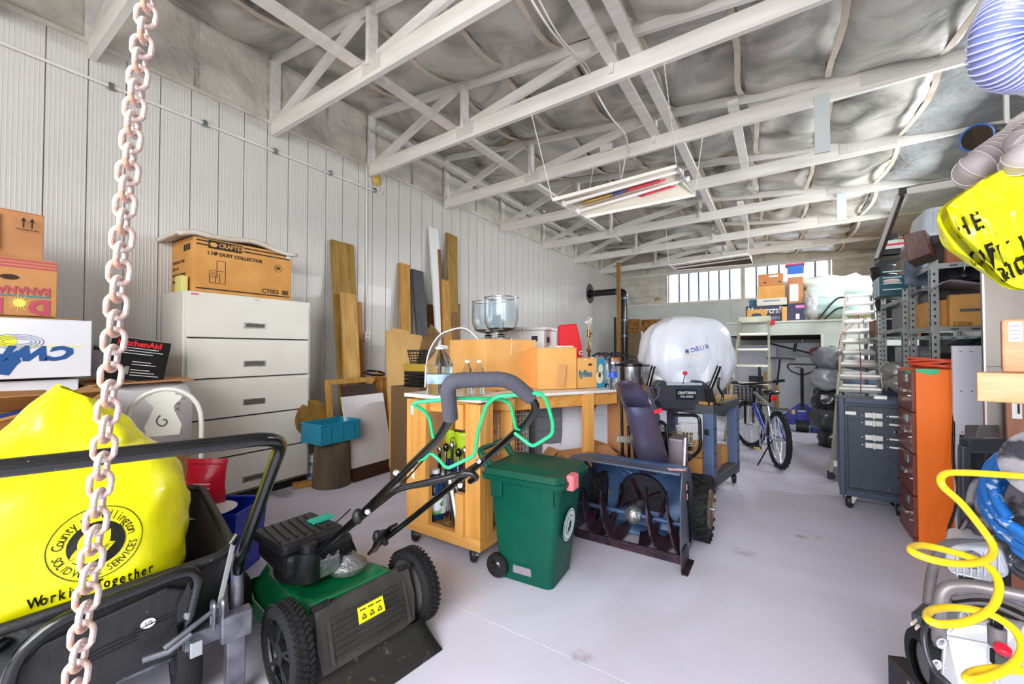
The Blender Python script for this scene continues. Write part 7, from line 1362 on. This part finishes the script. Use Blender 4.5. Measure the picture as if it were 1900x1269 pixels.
# draped cloth shelf level
def drape(u, v): x = .89 + .95 * u; y = 4.06 + .6 * v; return V((x, y, L1 + .30 + .02 * sin(u * 14 + v * 3) + .015 * noise.noise(V((u * 6, v * 4, 3))) - .05 * max(0, .10 - u) * 10 * (1 - v)))
B().grid(drape, 26, 10).obj('grey_cloth', mat('grey_plastic_cloth', '#9b98a2', .35, col2='#827f8a', nscale=4, bump=.4, bscale=8), None, smooth=60, solid=.006, label='crumpled grey plastic cloth draped over the cartons on the middle shelf', category='cloth')
B().box((1.04, 4.25, L1 + .335), (1.84, 4.6, L1 + .47)).obj('dark_tray', mat('dark_felt', '#26242c', .7), None, label='long dark case lying under the top shelf', category='case')
p = U(1789, 515, Y=4.085); t = thing('work_lamp', 'small black hanging cup lamp before the top shelf', 'lamp', p); B().lathe([(.035, 0), (.035, .02), (.012, .04), (.01, .055)], p, 18).obj('shade', BLACKP, t, smooth=40); B().tube([p + V((0, 0, .05)), U(1794, 478, Y=4.085)], .005, 6).obj('cord', BLACKM, t)
# top shelf contents
a = U(1684, 438, Y=4.12); b_ = U(1800, 385, Y=4.12)
t = thing('milky_tote', 'large milky clear plastic tote upside down on the top of the shelving', 'tote', (a.x + .3, 4.35, L2 + .30)); z0 = U(1730, 436, Y=4.12).z; z1 = U(1730, 384, Y=4.12).z
frust(B(), (.86, 1.62, 4.10, 4.60), (.90, 1.58, 4.14, 4.56), z0, z1, .05).obj('body', mat('milky_plastic', '#cdd5de', .35, col2='#bdc7d2', nscale=2), t, smooth=40); frust(B(), (.84, 1.64, 4.08, 4.62), (.84, 1.64, 4.08, 4.62), z0 - .012, z0 + .01, .05).obj('rim', MATS['milky_plastic'], t, smooth=40)
for k in range(9): B().box((.93 + .075 * k, 4.105, z0 + .02), (.94 + .075 * k, 4.115, z1 - .04)).obj('rib', MATS['milky_plastic'], t)
dk = wood('walnut_box', '#5b2a1a', '#3f1c12', 'z', .4); p0 = U(1675, 435, D=2.75)
t = thing('walnut_box', 'dark reddish-brown wooden box tilted over the left end of the top shelf', 'wooden box', p0)
q = [U(1675, 436, D=2.80), U(1716, 426, D=2.72), U(1727, 470, D=2.72), U(1683, 486, D=2.80)]; B().prism(q, V((.10, .30, .0))).obj('body', dk, t, bevel=.003)
lwd = wood('pale_box', '#a9764a', '#8f6038', 'x', .5)
z_ = L2 + .003; B().box((1.02, 4.11, z_ + .10), (1.6, 4.16, z0 - .014)).obj('pale_plank', lwd, None, label='pale brown plank under the milky tote', category='plank'); B().box((1.0, 4.2, z_), (1.7, 4.6, z0 - .014)).obj('dark_crate', wood('dark_crate', '#4a3323', '#36241a', 'x', .6), None, label='dark wooden crate on the top shelf under the milky tote', category='crate')
gm = mat('lime_tool', '#8fd01c', .4); t = thing('lime_tool', 'lime green power tool lying on the top shelf', 'power tool', (1.22, 4.13, z_)); B().box((1.10, 4.10, z_), (1.18, 4.15, z_ + .045)).obj('body', gm, t, bevel=.006); B().box((1.12, 4.10, z_ + .045), (1.16, 4.15, z_ + .07)).obj('battery', BLACKP, t); B().box((1.18, 4.11, z_ + .005), (1.26, 4.15, z_ + .03)).obj('nose', gm, t, bevel=.006)
B().box((1.30, 4.09, z_), (1.40, 4.16, z_ + .04)).obj('lime_case', gm, None, bevel=.006, label='small lime green case right of the lime tool', category='case')
p = U(1788, 468, Y=4.05); B().cbox((p.x, 4.13, L2 + .062), (.14, .05, .118)).obj('copper_box', mat('copper_card', '#b06a48', .6), None, label='small copper brown box peeking out beside the yellow bag', category='box')
# clutter of the farther racks
t = thing('teal_case_box', 'teal and white boxed tool on the second shelving unit', 'box', (1.1, 5.1, 1.9)); q0 = U(1653, 570, Y=5.08); q1 = U(1674, 500, Y=5.08)
B().box((.775, 5.06, 1.745), (1.06, 5.35, q1.z - .05)).obj('body', mat('teal_case', '#0f4450', .4), t, bevel=.004); B().box((.770, 5.06, 1.75), (.775, 5.345, q1.z - .06)).obj('side_print', mat('side_pale', '#8fb0c0', .4), t)
for k in range(4): B().box((.80, 5.055, 1.80 + .055 * k), (.93, 5.06, 1.81 + .055 * k)).obj('printed_line', mat('print_teal', '#a8c8cc', .5), t)
B().ell((.86, 5.058, q1.z - .10), (.06, .004, .02), 14, 8).obj('logo_oval', mat('oval_pink', '#c8b0a8', .5), t)
for k in range(7):
    c = U(1632, 520, Y=6.0); zb = .02 + .0 * k
t = None
for k in range(8):
    z = 1.46 + .11 * k; cx = U(1631, 600, Y=5.6).x; lb = ['first', 'second', 'third', 'fourth', 'fifth', 'sixth', 'seventh', 'topmost eighth'][k]
    t = thing('black_bucket', 'black bucket with white rim in the leaning stack, %s from below' % lb, 'bucket', (1.09 - .01 * k, 6.48, 1.402 + .105 * k), 0, 'stacked black buckets')
    LB(t).lathe([(.095, 0), (.115, .102)], (0, 0, 0), 20).obj('body', BLACKP, t, smooth=40); LB(t).ring((0, 0, .1), .117, .005, n=20, k=6).obj('rim', mat('bucket_rim', '#c9d0dc', .4) if k % 3 == 1 else BLACKM, t, smooth=50)
def clutter(items):
    for nm, lb, x0, y0, x1, y1, Y, dep, m, cat in items: pbox(nm, lb, cat, x0, y0, x1, y1, Y, dep, m)
redb = mat('red_box', '#e01c48', .4)
zq = U(1650, 480, Y=5.1).z
t, e = pbox('red_white_game_box', 'red and white flat box high on the second shelving unit', 'box', 1640, 445, 1682, 463, 5.0, .3, mat('pale_green_box', '#c4d4c8', .5), single=False); B().box((e[0], 4.998, e[2] + .03), (e[1], 5.0, e[3] - .03)).obj('red_band', redb, t)
for k in range(3): B().box((e[0] + .10, 4.996, e[2] + .05 + .022 * k), (e[0] + .2, 4.998, e[2] + .056 + .022 * k)).obj('print_line', mat('peach', '#f0a890', .5), t)
clutter([('dark_lid_box', 'black flat box directly under the red and white box', 1632, 463, 1672, 474, 5.02, .3, BLACKP, 'box'), ('yellow_edge_tray', 'dark tray with yellow edge under the black flat box', 1633, 474, 1672, 484, 5.04, .3, mat('tray_yellow', '#3c3a2a', .5), 'tray'), ('black_top_box', 'black box topmost above the red and white box', 1637, 434, 1668, 445, 5.02, .3, BLACKP, 'box')])
B().box((.93, 5.04, 1.735), (1.5, 5.4, zq + .04)).obj('inner_crate', BLACKP, None, label='tall black crate behind the teal box on the second shelving unit', category='crate') if 0 else B().box((1.24, 5.1, 1.722), (1.6, 5.5, zq - .02)).obj('black_crate', BLACKP, None, bevel=.01, label='tall black crate right of the teal box on the second shelving unit', category='crate')
q = [U(1677, 480, D=3.3), U(1700, 484, D=3.3), U(1702, 520, D=3.3), U(1678, 528, D=3.3)]; B().prism(q, (.2, .25, 0)).obj('silver_panel_box', mat('pale_blue_card', '#a9b8d0', .4, col2='#7f8ca4', nscale=9), None, bevel=.003, label='pale blue-grey box leaning at the left end under the walnut box', category='box')
cf = mat('clear_film', '#8f8c86', .2, col2='#4d4a46', nscale=5, bump=.7, bscale=10, coat=.5)
for k, (px, py, Y, d, m, lb) in enumerate(((1655, 690, 5.15, (.12, .12, .10), cf, 'crinkled smoky plastic bag uppermost left of the shelving posts'), (1657, 715, 5.1, (.11, .1, .10), cf, 'crinkled smoky plastic bag below the first left of the shelving posts'), (1650, 740, 5.1, (.10, .1, .12), mat('blue_black', '#1f2a44', .4, bump=.5), 'dark blue bundle low left of the shelving posts'), (1652, 790, 5.1, (.12, .1, .16), bbag, 'black bundle on the lowest level left of the shelving posts'))): 
    c = U(px, py, Y=Y); c.x += .05; crump(B(), c, d, 31 + k, .35, 24, 16, 2.4).obj('bundle', m, None, smooth=70, label=lb, category='plastic bag')
sbox('grey_drawer_bin', 'grey plastic bin on the second shelving unit, middle level', .95, 1.4, 5.1, 5.6, 1.452, 1.66, mat('bin_grey', '#77787e', .5), 'bin'); sbox('silver_duct_box', 'silver grey box on the second shelving unit below the grey bin', .95, 1.5, 5.1, 5.5, 1.102, 1.28, STEEL, 'box'); sbox('brown_bin', 'brown box on the third shelving unit', .98, 1.4, 6.75, 7.1, 1.402, 1.62, mat('rust_brown', '#7a4630', .6), 'box'); sbox('dark_tote_back', 'dark tote on the third shelving unit, middle level', .98, 1.5, 6.4, 7.1, 1.052, 1.3, BLACKP, 'tote')
sbox('black_film_roll_box', 'black glossy bundle box on the first shelving unit, lower level', .93, 1.12, 4.15, 4.6, L0 + .002, L0 + .17, mat('gloss_black_film', '#0d0b0e', .2, bump=.6, bscale=14, coat=.5), 'bundle')
t = thing('dark_green_tote', 'dark green moulded tote on the first shelving unit under the fruit carton', 'tote', (1.35, 4.3, L0)); dg = mat('tote_green', '#16302f', .35, coat=.3)
frust(B(), (1.14, 1.60, 4.12, 4.55), (1.10, 1.64, 4.10, 4.57), L0 + .002, L0 + .22, .04).obj('body', dg, t, smooth=40); frust(B(), (1.08, 1.66, 4.09, 4.59), (1.14, 1.60, 4.12, 4.55), L0 + .222, L0 + .27, .04).obj('lid', dg, t, smooth=40)
for k in range(4): B().box((1.17 + .12 * k, 4.095, L0 + .03), (1.20 + .12 * k, 4.105, L0 + .20)).obj('rib', dg, t)
sbox('floor_shelf_bin', 'black bin on the lowest level of the first shelving unit', .93, 1.5, 4.15, 4.6, .102, .5, BLACKP, 'bin'); sbox('second_floor_bin', 'black bin on the lowest level of the second shelving unit', .95, 1.5, 5.1, 5.8, .122, .5, BLACKP, 'bin'); sbox('second_level_bin', 'dark box on the second level of the second shelving unit', .95, 1.5, 5.1, 5.8, .622, .95, mat('dk_box', '#22242c', .5), 'bin')
# overhead angle frame
wa = mat('angle_white', '#d9d8d2', .5); dkm = mat('angle_brown', '#5a4a46', .5, col2='#3a2a2a', nscale=14)
t = thing('overhead_frame', 'white and brown angle-iron frame hanging above the shelving', 'metal frame', U(1677, 355, D=3.1)); K = U(1676, 357, D=3.1); K2 = U(1632, 478, D=3.55); K3 = U(1870, 322, D=2.55); 
B().beam(K, K3, .04, .045).obj('top_bar', wa, t); B().beam(K2, K, .045, .02, (1, 0, 0)).obj('side_bar', dkm, t); B().beam(K2 + V((-.02, 0, 0)), K + V((-.02, 0, .0)), .006, .03, (1, 0, 0)).obj('side_flange', wa, t); B().beam(K3, V((K3.x, K3.y, 3.5)), .02, .02).obj('hanger', wa, t); B().cbox(K + V((0, -.03, .0)), (.06, .02, .05)).obj('open_end', BLACKP, t)
# --- wooden beam and block close at the right
t = thing('wooden_stand', 'pale wooden beam end jutting in from the right edge', 'wooden beam', U(1812, 745, D=1.3)); rb = RB
a = U(1812, 691, D=1.30); b_ = U(1812, 744, D=1.30); ph = wood('spruce_beam', '#d9aa80', '#c8925f', 'x', .5); h_ = a.z - b_.z
c0 = V((a.x, a.y, (a.z + b_.z) / 2)) + RVd * .05; c1 = c0 + rb * .62; B().beam(c0, c1, .10, h_).obj('beam', ph, t, bevel=.003)
B().box((c1.x - .05, c1.y - .03, 0), (c1.x + .05, c1.y + .06, c0.z - h_ / 2)).obj('post', ph, t)
a2 = U(1857, 594, D=1.33); Mk = Matrix((rb, V((-rb.y, rb.x, 0)), V((0, 0, 1)))).transposed().to_4x4(); Mk.translation = V((a2.x, a2.y, c0.z + h_ / 2 + .001)); hh_ = a2.z - Mk.translation.z
t = thing('wood_block', 'square wooden block with white label standing on the wooden beam', 'wood block', Mk.translation); B(Mk).box((0, -.03, 0), (.26, .07, hh_)).obj('block', wood('laminated_block', '#d0a078', '#b98358', 'x', .5), t, bevel=.005); B(Mk).box((.014, -.032, hh_ - .07), (.042, -.03, hh_ - .008)).obj('paper_tag', mat('lavender_tag', '#cfcde0', .5), t)
for k in range(4): B(Mk).box((.016 + .002 * (k % 2), -.033, hh_ - .062 + .013 * k), (.038, -.032, hh_ - .059 + .013 * k)).obj('tag_print', mat('tag_print', '#8a86a0', .5), t)
pbd = thing('outlet_board', 'reddish-brown board with a white switch behind the wooden beam', 'board', (1.6, 2.7, .8)); q = U(1868, 760, D=2.1); B().box((q.x, q.y, 0), (q.x + .7, q.y + .02, 1.10)).obj('board', wood('red_board', '#b07860', '#96604a', 'z', .5), pbd); q2 = U(1884, 760, D=2.08); B().box((q2.x - .012, q.y - .008, q2.z - .045), (q2.x + .022, q.y, q2.z + .035)).obj('switch_plate', lab, pbd); B().box((q2.x + .006, q.y - .011, q2.z - .02), (q2.x + .014, q.y - .008, q2.z + .03)).obj('switch', BLACKP, pbd)
# black moulded tub
t = thing('black_tub', 'black moulded plastic tub with ribbed rim behind the blue hose reel', 'tub', U(1825, 1000, D=1.75)); D1 = 1.72
g = [U(1789, 826, D=D1), U(1862, 826, D=D1), U(1862, 1010, D=D1), U(1789, 1000, D=D1)]; bk_ = RVd * .30
B().beam(g[0], g[1], .05, .06).obj('rim_bar', mat('grey_black', '#2d2f37', .4, coat=.2), t, bevel=.01); B().beam(g[0], g[3], .05, .03, (1, 0, 0)).obj('side_bar', MATS['grey_black'], t, bevel=.008)
B().prism([g[0] + V((0, 0, .02)), g[1] + V((0, 0, .02)), g[1] + bk_ + V((0, 0, .05)), g[0] + bk_ + V((0, 0, .05))], (0, 0, -.02)).obj('top_plate', MATS['grey_black'], t, bevel=.006); B().prism([p + bk_ * .5 for p in g], RVd * .02).obj('back_plate', BLACKP, t)
B().beam(g[0].lerp(g[1], .45), g[3].lerp(g[2], .45), .012, .03).obj('inner_rib', MATS['grey_black'], t)
for p in (g[3], g[2]): B().beam(p, V((p.x, p.y, 0)), .03, .03).obj('leg', BLACKP, t)
for p in (g[0] + bk_, g[1] + bk_): B().beam(p, V((p.x, p.y, 0)), .03, .03).obj('leg', BLACKP, t)
b = B(); ctr = U(1808, 983, D=1.5); hexp = [(-26, 2), (-14, -20), (10, -24), (24, -4), (14, 22), (-10, 22)]; b.tube([U(1808 + x, 983 + y, D=1.5) for x, y in hexp], .009, 6, True); b.obj('steel_bracket', mat('bracket_dark', '#3c3436', .4, .6), None, label='dark six-sided metal ring beside the blue hose', category='metal ring')
# hose reel with blue hose
speck = mat('speckled_black', '#33323a', .5, col2='#8f8b92', nscale=9, lo=.48, hi=.56, bump=.2, bscale=60, spots='#c9c6cc', spotscale=60, spotlo=.66)
RC1 = U(2006, 968, D=1.30); RC2 = U(1966, 866, D=1.10); ax = (RC2 - RC1).normalized()
t = thing('hose_reel', 'speckled black reel wound with chalky blue hose at the right edge', 'hose reel', (RC1.x, RC1.y, 0))
B().lathe([(.24, 0), (.245, .008), (.21, .014), (.05, .01), (0, .01)], RC1 - ax * .02, 40, axis=ax).obj('back_flange', speck, t, smooth=40); B().ring(RC1 - ax * .01, .24, .012, ax, 48, 8).obj('flange_rim', speck, t, smooth=60)
B().cyl(RC1, RC2, .07).obj('drum', BLACKP, t, smooth=40); B().lathe([(.105, 0), (.108, .01), (.09, .02), (.02, .016), (0, .016)], RC2, 36, axis=ax).obj('front_flange', speck, t, smooth=40)
bh = mat('blue_hose', '#1f74c8', .35, col2='#1a66b4', nscale=4, coat=.2, spots='#b9c9da', spotscale=34, spotlo=.58)
e_ = ax.orthogonal().normalized(); f_2 = ax.cross(e_); pts = []
for k in range(7 * 28): a = 2 * pi * k / 28; lay = k // 28; f = lay / 7; r = .175 + .012 * (lay % 2) + .008 * sin(a * 2 + lay) - .02 * f; pts.append(RC1 + ax * (.03 + .028 * k / 28) + (e_ * cos(a) + f_2 * sin(a)) * r)
B().tube(pts, .0155, 10).obj('blue_hose', bh, t, smooth=60)
B().beam(RC1 + V((.05, .1, 0)), V((RC1.x + .05, RC1.y + .1, 0)), .05, .04).obj('reel_stand', BLACKM, t); B().box((RC1.x - .1, RC1.y, 0), (RC1.x + .25, RC1.y + .2, .02)).obj('stand_foot', BLACKM, t)
# yellow coiled air hose
ym = mat('yellow_hose', '#f2cf18', .35, coat=.3)
yp = [(1905, 884, 1.12), (1860, 881, 1.12), (1790, 877, 1.13), (1752, 880, 1.12), (1748, 900, 1.1), (1785, 935, 1.1), (1825, 985, 1.1), (1843, 1015, 1.08), (1835, 1036, 1.05), (1800, 1046, 1.02), (1745, 1042, 1.0), (1700, 1028, 1.02), (1690, 1017, 1.05), (1712, 1012, 1.09), (1760, 1022, 1.1), (1820, 1042, 1.08), (1848, 1068, 1.05), (1853, 1098, 1.02), (1838, 1130, .99), (1795, 1153, .96), (1745, 1158, .95), (1721, 1148, .97), (1728, 1132, 1.01), (1770, 1127, 1.04), (1830, 1137, 1.02), (1878, 1165, .98), (1897, 1198, .95), (1885, 1228, .93), (1850, 1250, .91), (1808, 1262, .9), (1793, 1257, .91), (1810, 1246, .93), (1850, 1241, .93), (1910, 1246, .92)]
B().tube(spl([U(x, y, D=dd) for x, y, dd in yp], 7), .0088, 10).obj('air_hose', ym, None, smooth=60, label='bright yellow coiled air hose hanging over the grey generator', category='hose')
# generator / pressure machine
gy = mat('machine_silver', '#d3d5dc', .35, .25, col2='#c3c5cd', nscale=3, coat=.2); gf = mat('frame_taupe', '#8d8688', .4, .4, col2='#7a7476', nscale=10)
t = thing('portable_generator', 'grey portable engine generator with tube frame at the bottom right corner', 'generator', U(1800, 1300, D=1.25))
def G(px, py, D): return U(px, py, D=D)
hb_ = B().prism([G(1752, 1012, 1.38), G(1858, 1018, 1.34), G(1875, 1070, 1.30), G(1840, 1082, 1.28), G(1762, 1066, 1.33), G(1750, 1040, 1.36)], RVd * .22).obj('fuel_tank', gy, t, bevel=.012)
for k in range(7): B().beam(G(1776 + 13 * k, 1026, 1.355 - .004 * k), G(1776 + 13 * k, 1070, 1.32 - .004 * k), .004, .006).obj('tank_rib', gy, hb_)
B().lathe([(.03, 0), (.03, .012), (.022, .016), (0, .016)], G(1800, 1038, 1.34), 20, axis=-FW).obj('tank_cap', gf, hb_, smooth=40)
B().tube(arc([G(1742, 1190, 1.22), G(1742, 1120, 1.2), G(1752, 1088, 1.2), G(1800, 1085, 1.18), G(1930, 1112, 1.1)], .06), .0165, 12).obj('frame_tube', gf, t, smooth=60)
B().tube(arc([G(1722, 1120, 1.3), G(1728, 1060, 1.34), G(1748, 1012, 1.38), G(1770, 1006, 1.4), G(1880, 1012, 1.4)], .05), .014, 10).obj('frame_tube', gf, t, smooth=60)
B().tube(arc([G(1722, 1120, 1.3), G(1735, 1150, 1.26), G(1742, 1200, 1.22)], .05), .012, 10).obj('frame_tube', gf, t, smooth=60)
lowm = B().prism([G(1750, 1175, 1.22), G(1775, 1150, 1.22), G(1905, 1160, 1.14), G(1915, 1290, 1.06), G(1780, 1290, 1.14), G(1742, 1262, 1.2)], RVd * .25).obj('engine_cover', gy, t, bevel=.01)
for a, b_ in (((1755, 1182, 1.21), (1850, 1200, 1.15)), ((1750, 1240, 1.2), (1850, 1258, 1.11)), ((1852, 1165, 1.17), (1850, 1269, 1.10)), ((1838, 1162, 1.18), (1836, 1280, 1.11))): B().beam(G(*a), G(*b_), .006, .010).obj('cover_ridge', gy, lowm)
for p in ((1745, 1192, 1.2), (1787, 1142, 1.22), (1735, 1232, 1.19), (1903, 1168, 1.12)): B().lathe([(0, .006), (.007, .006), (.011, .004), (.011, 0)], G(*p), 12, axis=-FW).obj('bolt', CHROME, t, smooth=30); B().lathe([(.014, 0), (.016, .004)], G(*p), 12, axis=-FW).obj('bolt_boss', gy, t)
B().prism([G(1834, 1198, 1.1), G(1880, 1215, 1.07), G(1876, 1240, 1.06), G(1834, 1228, 1.09)], -FW * .015).obj('control_panel', BLACKP, t, bevel=.004)
B().lathe([(.016, 0), (.016, .011), (.013, .014), (0, .014)], G(1860, 1208, 1.055), 20, axis=(0, -.3, 1)).obj('red_cap', mat('red_cap', '#e82040', .35), t, smooth=40)
B().lathe([(.017, -.02), (.018, .03), (.015, .032), (0, .03)], G(1850, 1185, 1.08), 18, axis=(0, 0, 1)).obj('grey_collar', gf, t, smooth=40); b = B()
for k in range(40): a = R.random() * 6.28; r = R.random() * .014; p = G(1850, 1178, 1.08) + V((r * cos(a), r * sin(a), .0)); b.tube([p, p + V((.3 * r * cos(a), .3 * r * sin(a), .05 + .01 * R.random()))], .0009, 3)
b.obj('bristles', BLACKP, t, kind='stuff'); t_ = t
for k in range(4): B().tube(spl([G(1765, 1110 + 6 * k, 1.25), G(1830, 1106 + 7 * k, 1.22), G(1910, 1135 + 9 * k, 1.15)], 5), .006, 6).obj('wire', BLACKM if k % 2 else gf, t, smooth=50)
B().lathe([(.06, -.03), (.09, -.03), (.10, -.015), (.10, .015), (.09, .03), (.06, .03)], G(1728, 1232, 1.28) , 28, axis=(1, .2, 0), cap=False).obj('tyre', RUBBER, t, smooth=40); B().lathe([(0, -.02), (.06, -.02), (.062, .02), (0, .02)], G(1728, 1232, 1.28), 20, axis=(1, .2, 0)).obj('wheel_disc', BLACKM, t, smooth=40)
for px, D in ((1760, 1.3), (1900, 1.15)): p = G(px, 1262, D); B().beam(p, V((p.x, p.y + .06, 0)), .03, .03).obj('leg', BLACKP, t)
B().box((.42, 1.62, .02), (.66, 1.95, .10)).obj('base_frame', BLACKP, t)
t = thing('power_plug', 'black power cord with grey three-pin plug hanging off the generator', 'power cord', G(1707, 1150, 1.1)); B().tube(spl([G(1735, 1130, 1.12), G(1716, 1165, 1.08), G(1716, 1200, 1.06), G(1730, 1238, 1.04), G(1765, 1275, 1.0), G(1800, 1330, .98)], 7), .0062, 8).obj('cord', mat('cord_grey', '#2c3038', .4, coat=.3), t, smooth=60); B().beam(G(1700, 1150, 1.1), G(1722, 1130, 1.13), .022, .03).obj('plug_body', MATS['cord_grey'], t, bevel=.004); B().beam(G(1691, 1158, 1.09), G(1701, 1150, 1.1), .003, .008).beam(G(1699, 1166, 1.09), G(1708, 1158, 1.1), .003, .008).obj('prong', mat('prong_pale', '#e2cfc0', .3, .3), t)
t = thing('black_grate', 'small black ribbed block at the lower right floor edge', 'block', G(1685, 1262, 1.35)); p = G(1688, 1262, 1.38); B().cbox((p.x, p.y, .09), (.05, .12, .18), .4).obj('block', BLACKP, t)
for k in range(3): B().cbox((p.x - .015 + .015 * k, p.y - .062, .09), (.005, .006, .17), .4).obj('rib', gf, t)
# ---- dust hoses and yellow bag at the upper right
def ribbed(name, label, pts, r, m, m2, step=.014, amp=.1, hel=True):
    t = thing(name, label, 'hose', pts[0]); P = spl(pts, 24); L = [0]
    for i in range(1, len(P)): L.append(L[-1] + (P[i] - P[i - 1]).length)
    n = int(L[-1] / (step / 4)); Q = []; j = 0
    for i in range(n): 
        s = L[-1] * i / (n - 1)
        while j < len(L) - 2 and L[j + 1] < s: j += 1
        Q.append(P[j].lerp(P[j + 1], (s - L[j]) / max(1e-6, L[j + 1] - L[j])))
    B().tube(Q, [r * (1 + amp * (.5 + .5 * cos(2 * pi * i / 4))) for i in range(n)], 28).obj('hose_wall', m, t, smooth=80)
    b = B()
    for i in range(0, n, 4):
        tt = (Q[min(i + 1, n - 1)] - Q[max(i - 1, 0)]); b.ring(Q[i], r * (1 + amp), r * .045, tt, 28, 5)
    b.obj('wire_rings', m2, t, smooth=60); return t
ribbed('clear_duct_hose', 'large clear bluish ribbed dust hose bending at the top right corner', [V((.75, 1.25, 3.4)), V((.62, 1.2, 2.7)), U(1912, -60, D=.84), U(1884, -5, D=.84), U(1860, 45, D=.84), U(1850, 85, D=.85), U(1860, 115, D=.86), U(1892, 128, D=.87), U(1950, 124, D=.89), U(2010, 100, D=.92), V((1.2, 1.5, 2.15)), V((RX, 1.7, 2.4))], .041, mat('blue_clear_hose', '#7d90d8', .12, col2='#a9a4e0', nscale=7, coat=.6, trans=.25), mat('hose_ring', '#c9cdf2', .2, coat=.5), .0085)
ribbed('grey_duct_hose', 'grey ribbed dust hose looping above the yellow bag', [V((RX, 2.1, 2.6)), V((1.5, 1.95, 2.35)), U(1990, 190, D=1.25), U(1900, 250, D=1.25), U(1845, 288, D=1.25), U(1810, 312, D=1.27), U(1812, 322, D=1.31), U(1850, 325, D=1.36), U(1930, 300, D=1.42), V((RX, 2.5, 2.3))], .043, mat('beige_hose', '#a79da0', .45, col2='#b9b0b2', nscale=6), mat('beige_ring', '#cfc8c8', .4), .016)
ribbed('grey_duct_hose', 'second grey ribbed hose at the right edge above the yellow bag', [V((RX, 1.9, 2.35)), V((1.5, 1.7, 2.15)), U(1990, 215, D=1.1), U(1915, 275, D=1.12), U(1893, 300, D=1.14), U(1900, 322, D=1.2)], .036, MATS['beige_hose'], MATS['beige_ring'], .014)
t = thing('black_duct', 'short glossy black duct pipe end under the right trusses', 'duct', U(1800, 258, D=2.2)); B().tube([U(1812, 256, D=2.2), U(1960, 240, D=2.5), V((RX, 3.1, 3.3))], .066, 28).obj('pipe', mat('olive_black', '#1f1c14', .2, coat=.6), t, smooth=60); B().ring(U(1812, 256, D=2.2), .066, .005, U(1960, 240, D=2.5) - U(1812, 256, D=2.2), 28, 6).obj('rim', mat('blue_rim', '#2f5fa8', .3), t)
t = thing('yellow_hanging_bag', 'bright yellow plastic bag with bold black lettering hanging at the right edge', 'plastic bag', U(1870, 430, D=1.15))
def yb(u, v):
    top = (1755 + 190 * u, 386 - 118 * u ** .85); s = u; low = (1755 + 45 * min(1, u * 3) + 150 * max(0, u - .08) * 1.05, 386 + 150 * (1 - (1 - min(1, u * 1.35)) ** 2.2))
    px = top[0] * (1 - v) + low[0] * v; py = top[1] * (1 - v) + low[1] * v
    D = 1.16 - .06 * sin(pi * v) * min(1, u * 3) + .02 * noise.noise(V((u * 5, v * 4, 2))) + .006 * noise.noise(V((u * 16, v * 5, 4)))
    return U(px, py, D=D)
ybm = mat('yellow_film_bright', '#eee818', .25, col2='#d8dc0c', nscale=5, bump=.5, bscale=7, bstretch=(3, 3, .6), coat=.5, spots='#e6ecb4', spotscale=5, spotlo=.68)
yb_o = B().grid(yb, 44, 30).grid(lambda u, v: yb(1 - u, v) + V((FW.x, FW.y, 0)) * (.02 + .10 * sin(pi * v) * min(1, (1 - u) * 3)), 30, 14).obj('bag_body', ybm, t, smooth=80)
tr = (RT * cos(radians(22)) + V((0, 0, 1)) * sin(radians(22))).normalized(); tu = (V((0, 0, 1)) * cos(radians(22)) - RT * sin(radians(22))).normalized(); ob = []
for s, px, py, sz, sp in (('HE', 1784, 424, .062, .040), ('OF', 1813, 480, .060, .036), ('VILL.', 1836, 486, .078, .033), ('FIORILLS', 1815, 528, .046, .0215), ("n't be be", 1862, 516, .026, .011)):
    for i, ch in enumerate(s):
        if ch != ' ': ob.append(text(ch, sz, U(px, py, D=1.0) + tr * sp * i, tr, tu, ink, t, 'CENTER', bold=.0012 if sz > .02 else .0004, sx=.8))
ob = [o for o in ob]
def conf_view(objs, tgt, off=.002):
    me = tgt.data; Mt2 = tgt_world(tgt); bv = BVHTree.FromPolygons([Mt2 @ v.co for v in me.vertices], [tuple(p.vertices) for p in me.polygons])
    for o in objs:
        W_ = tgt_world(o); Wi = W_.inverted(); bad = False; new = []
        for v in o.data.vertices:
            p_ = W_ @ v.co; d = (p_ - EYE).normalized(); h = bv.ray_cast(EYE + d * .5, d)
            if h[0] is None: bad = True; break
            new.append(Wi @ (h[0] - d * off))
        if bad: bpy.data.objects.remove(o); continue
        for v, c in zip(o.data.vertices, new): v.co = c
conf_view(ob, yb_o)
B().tube([U(1925, 285, D=1.17), U(1935, 262, D=1.22)], .006, 6).obj('tie', ybm, t)
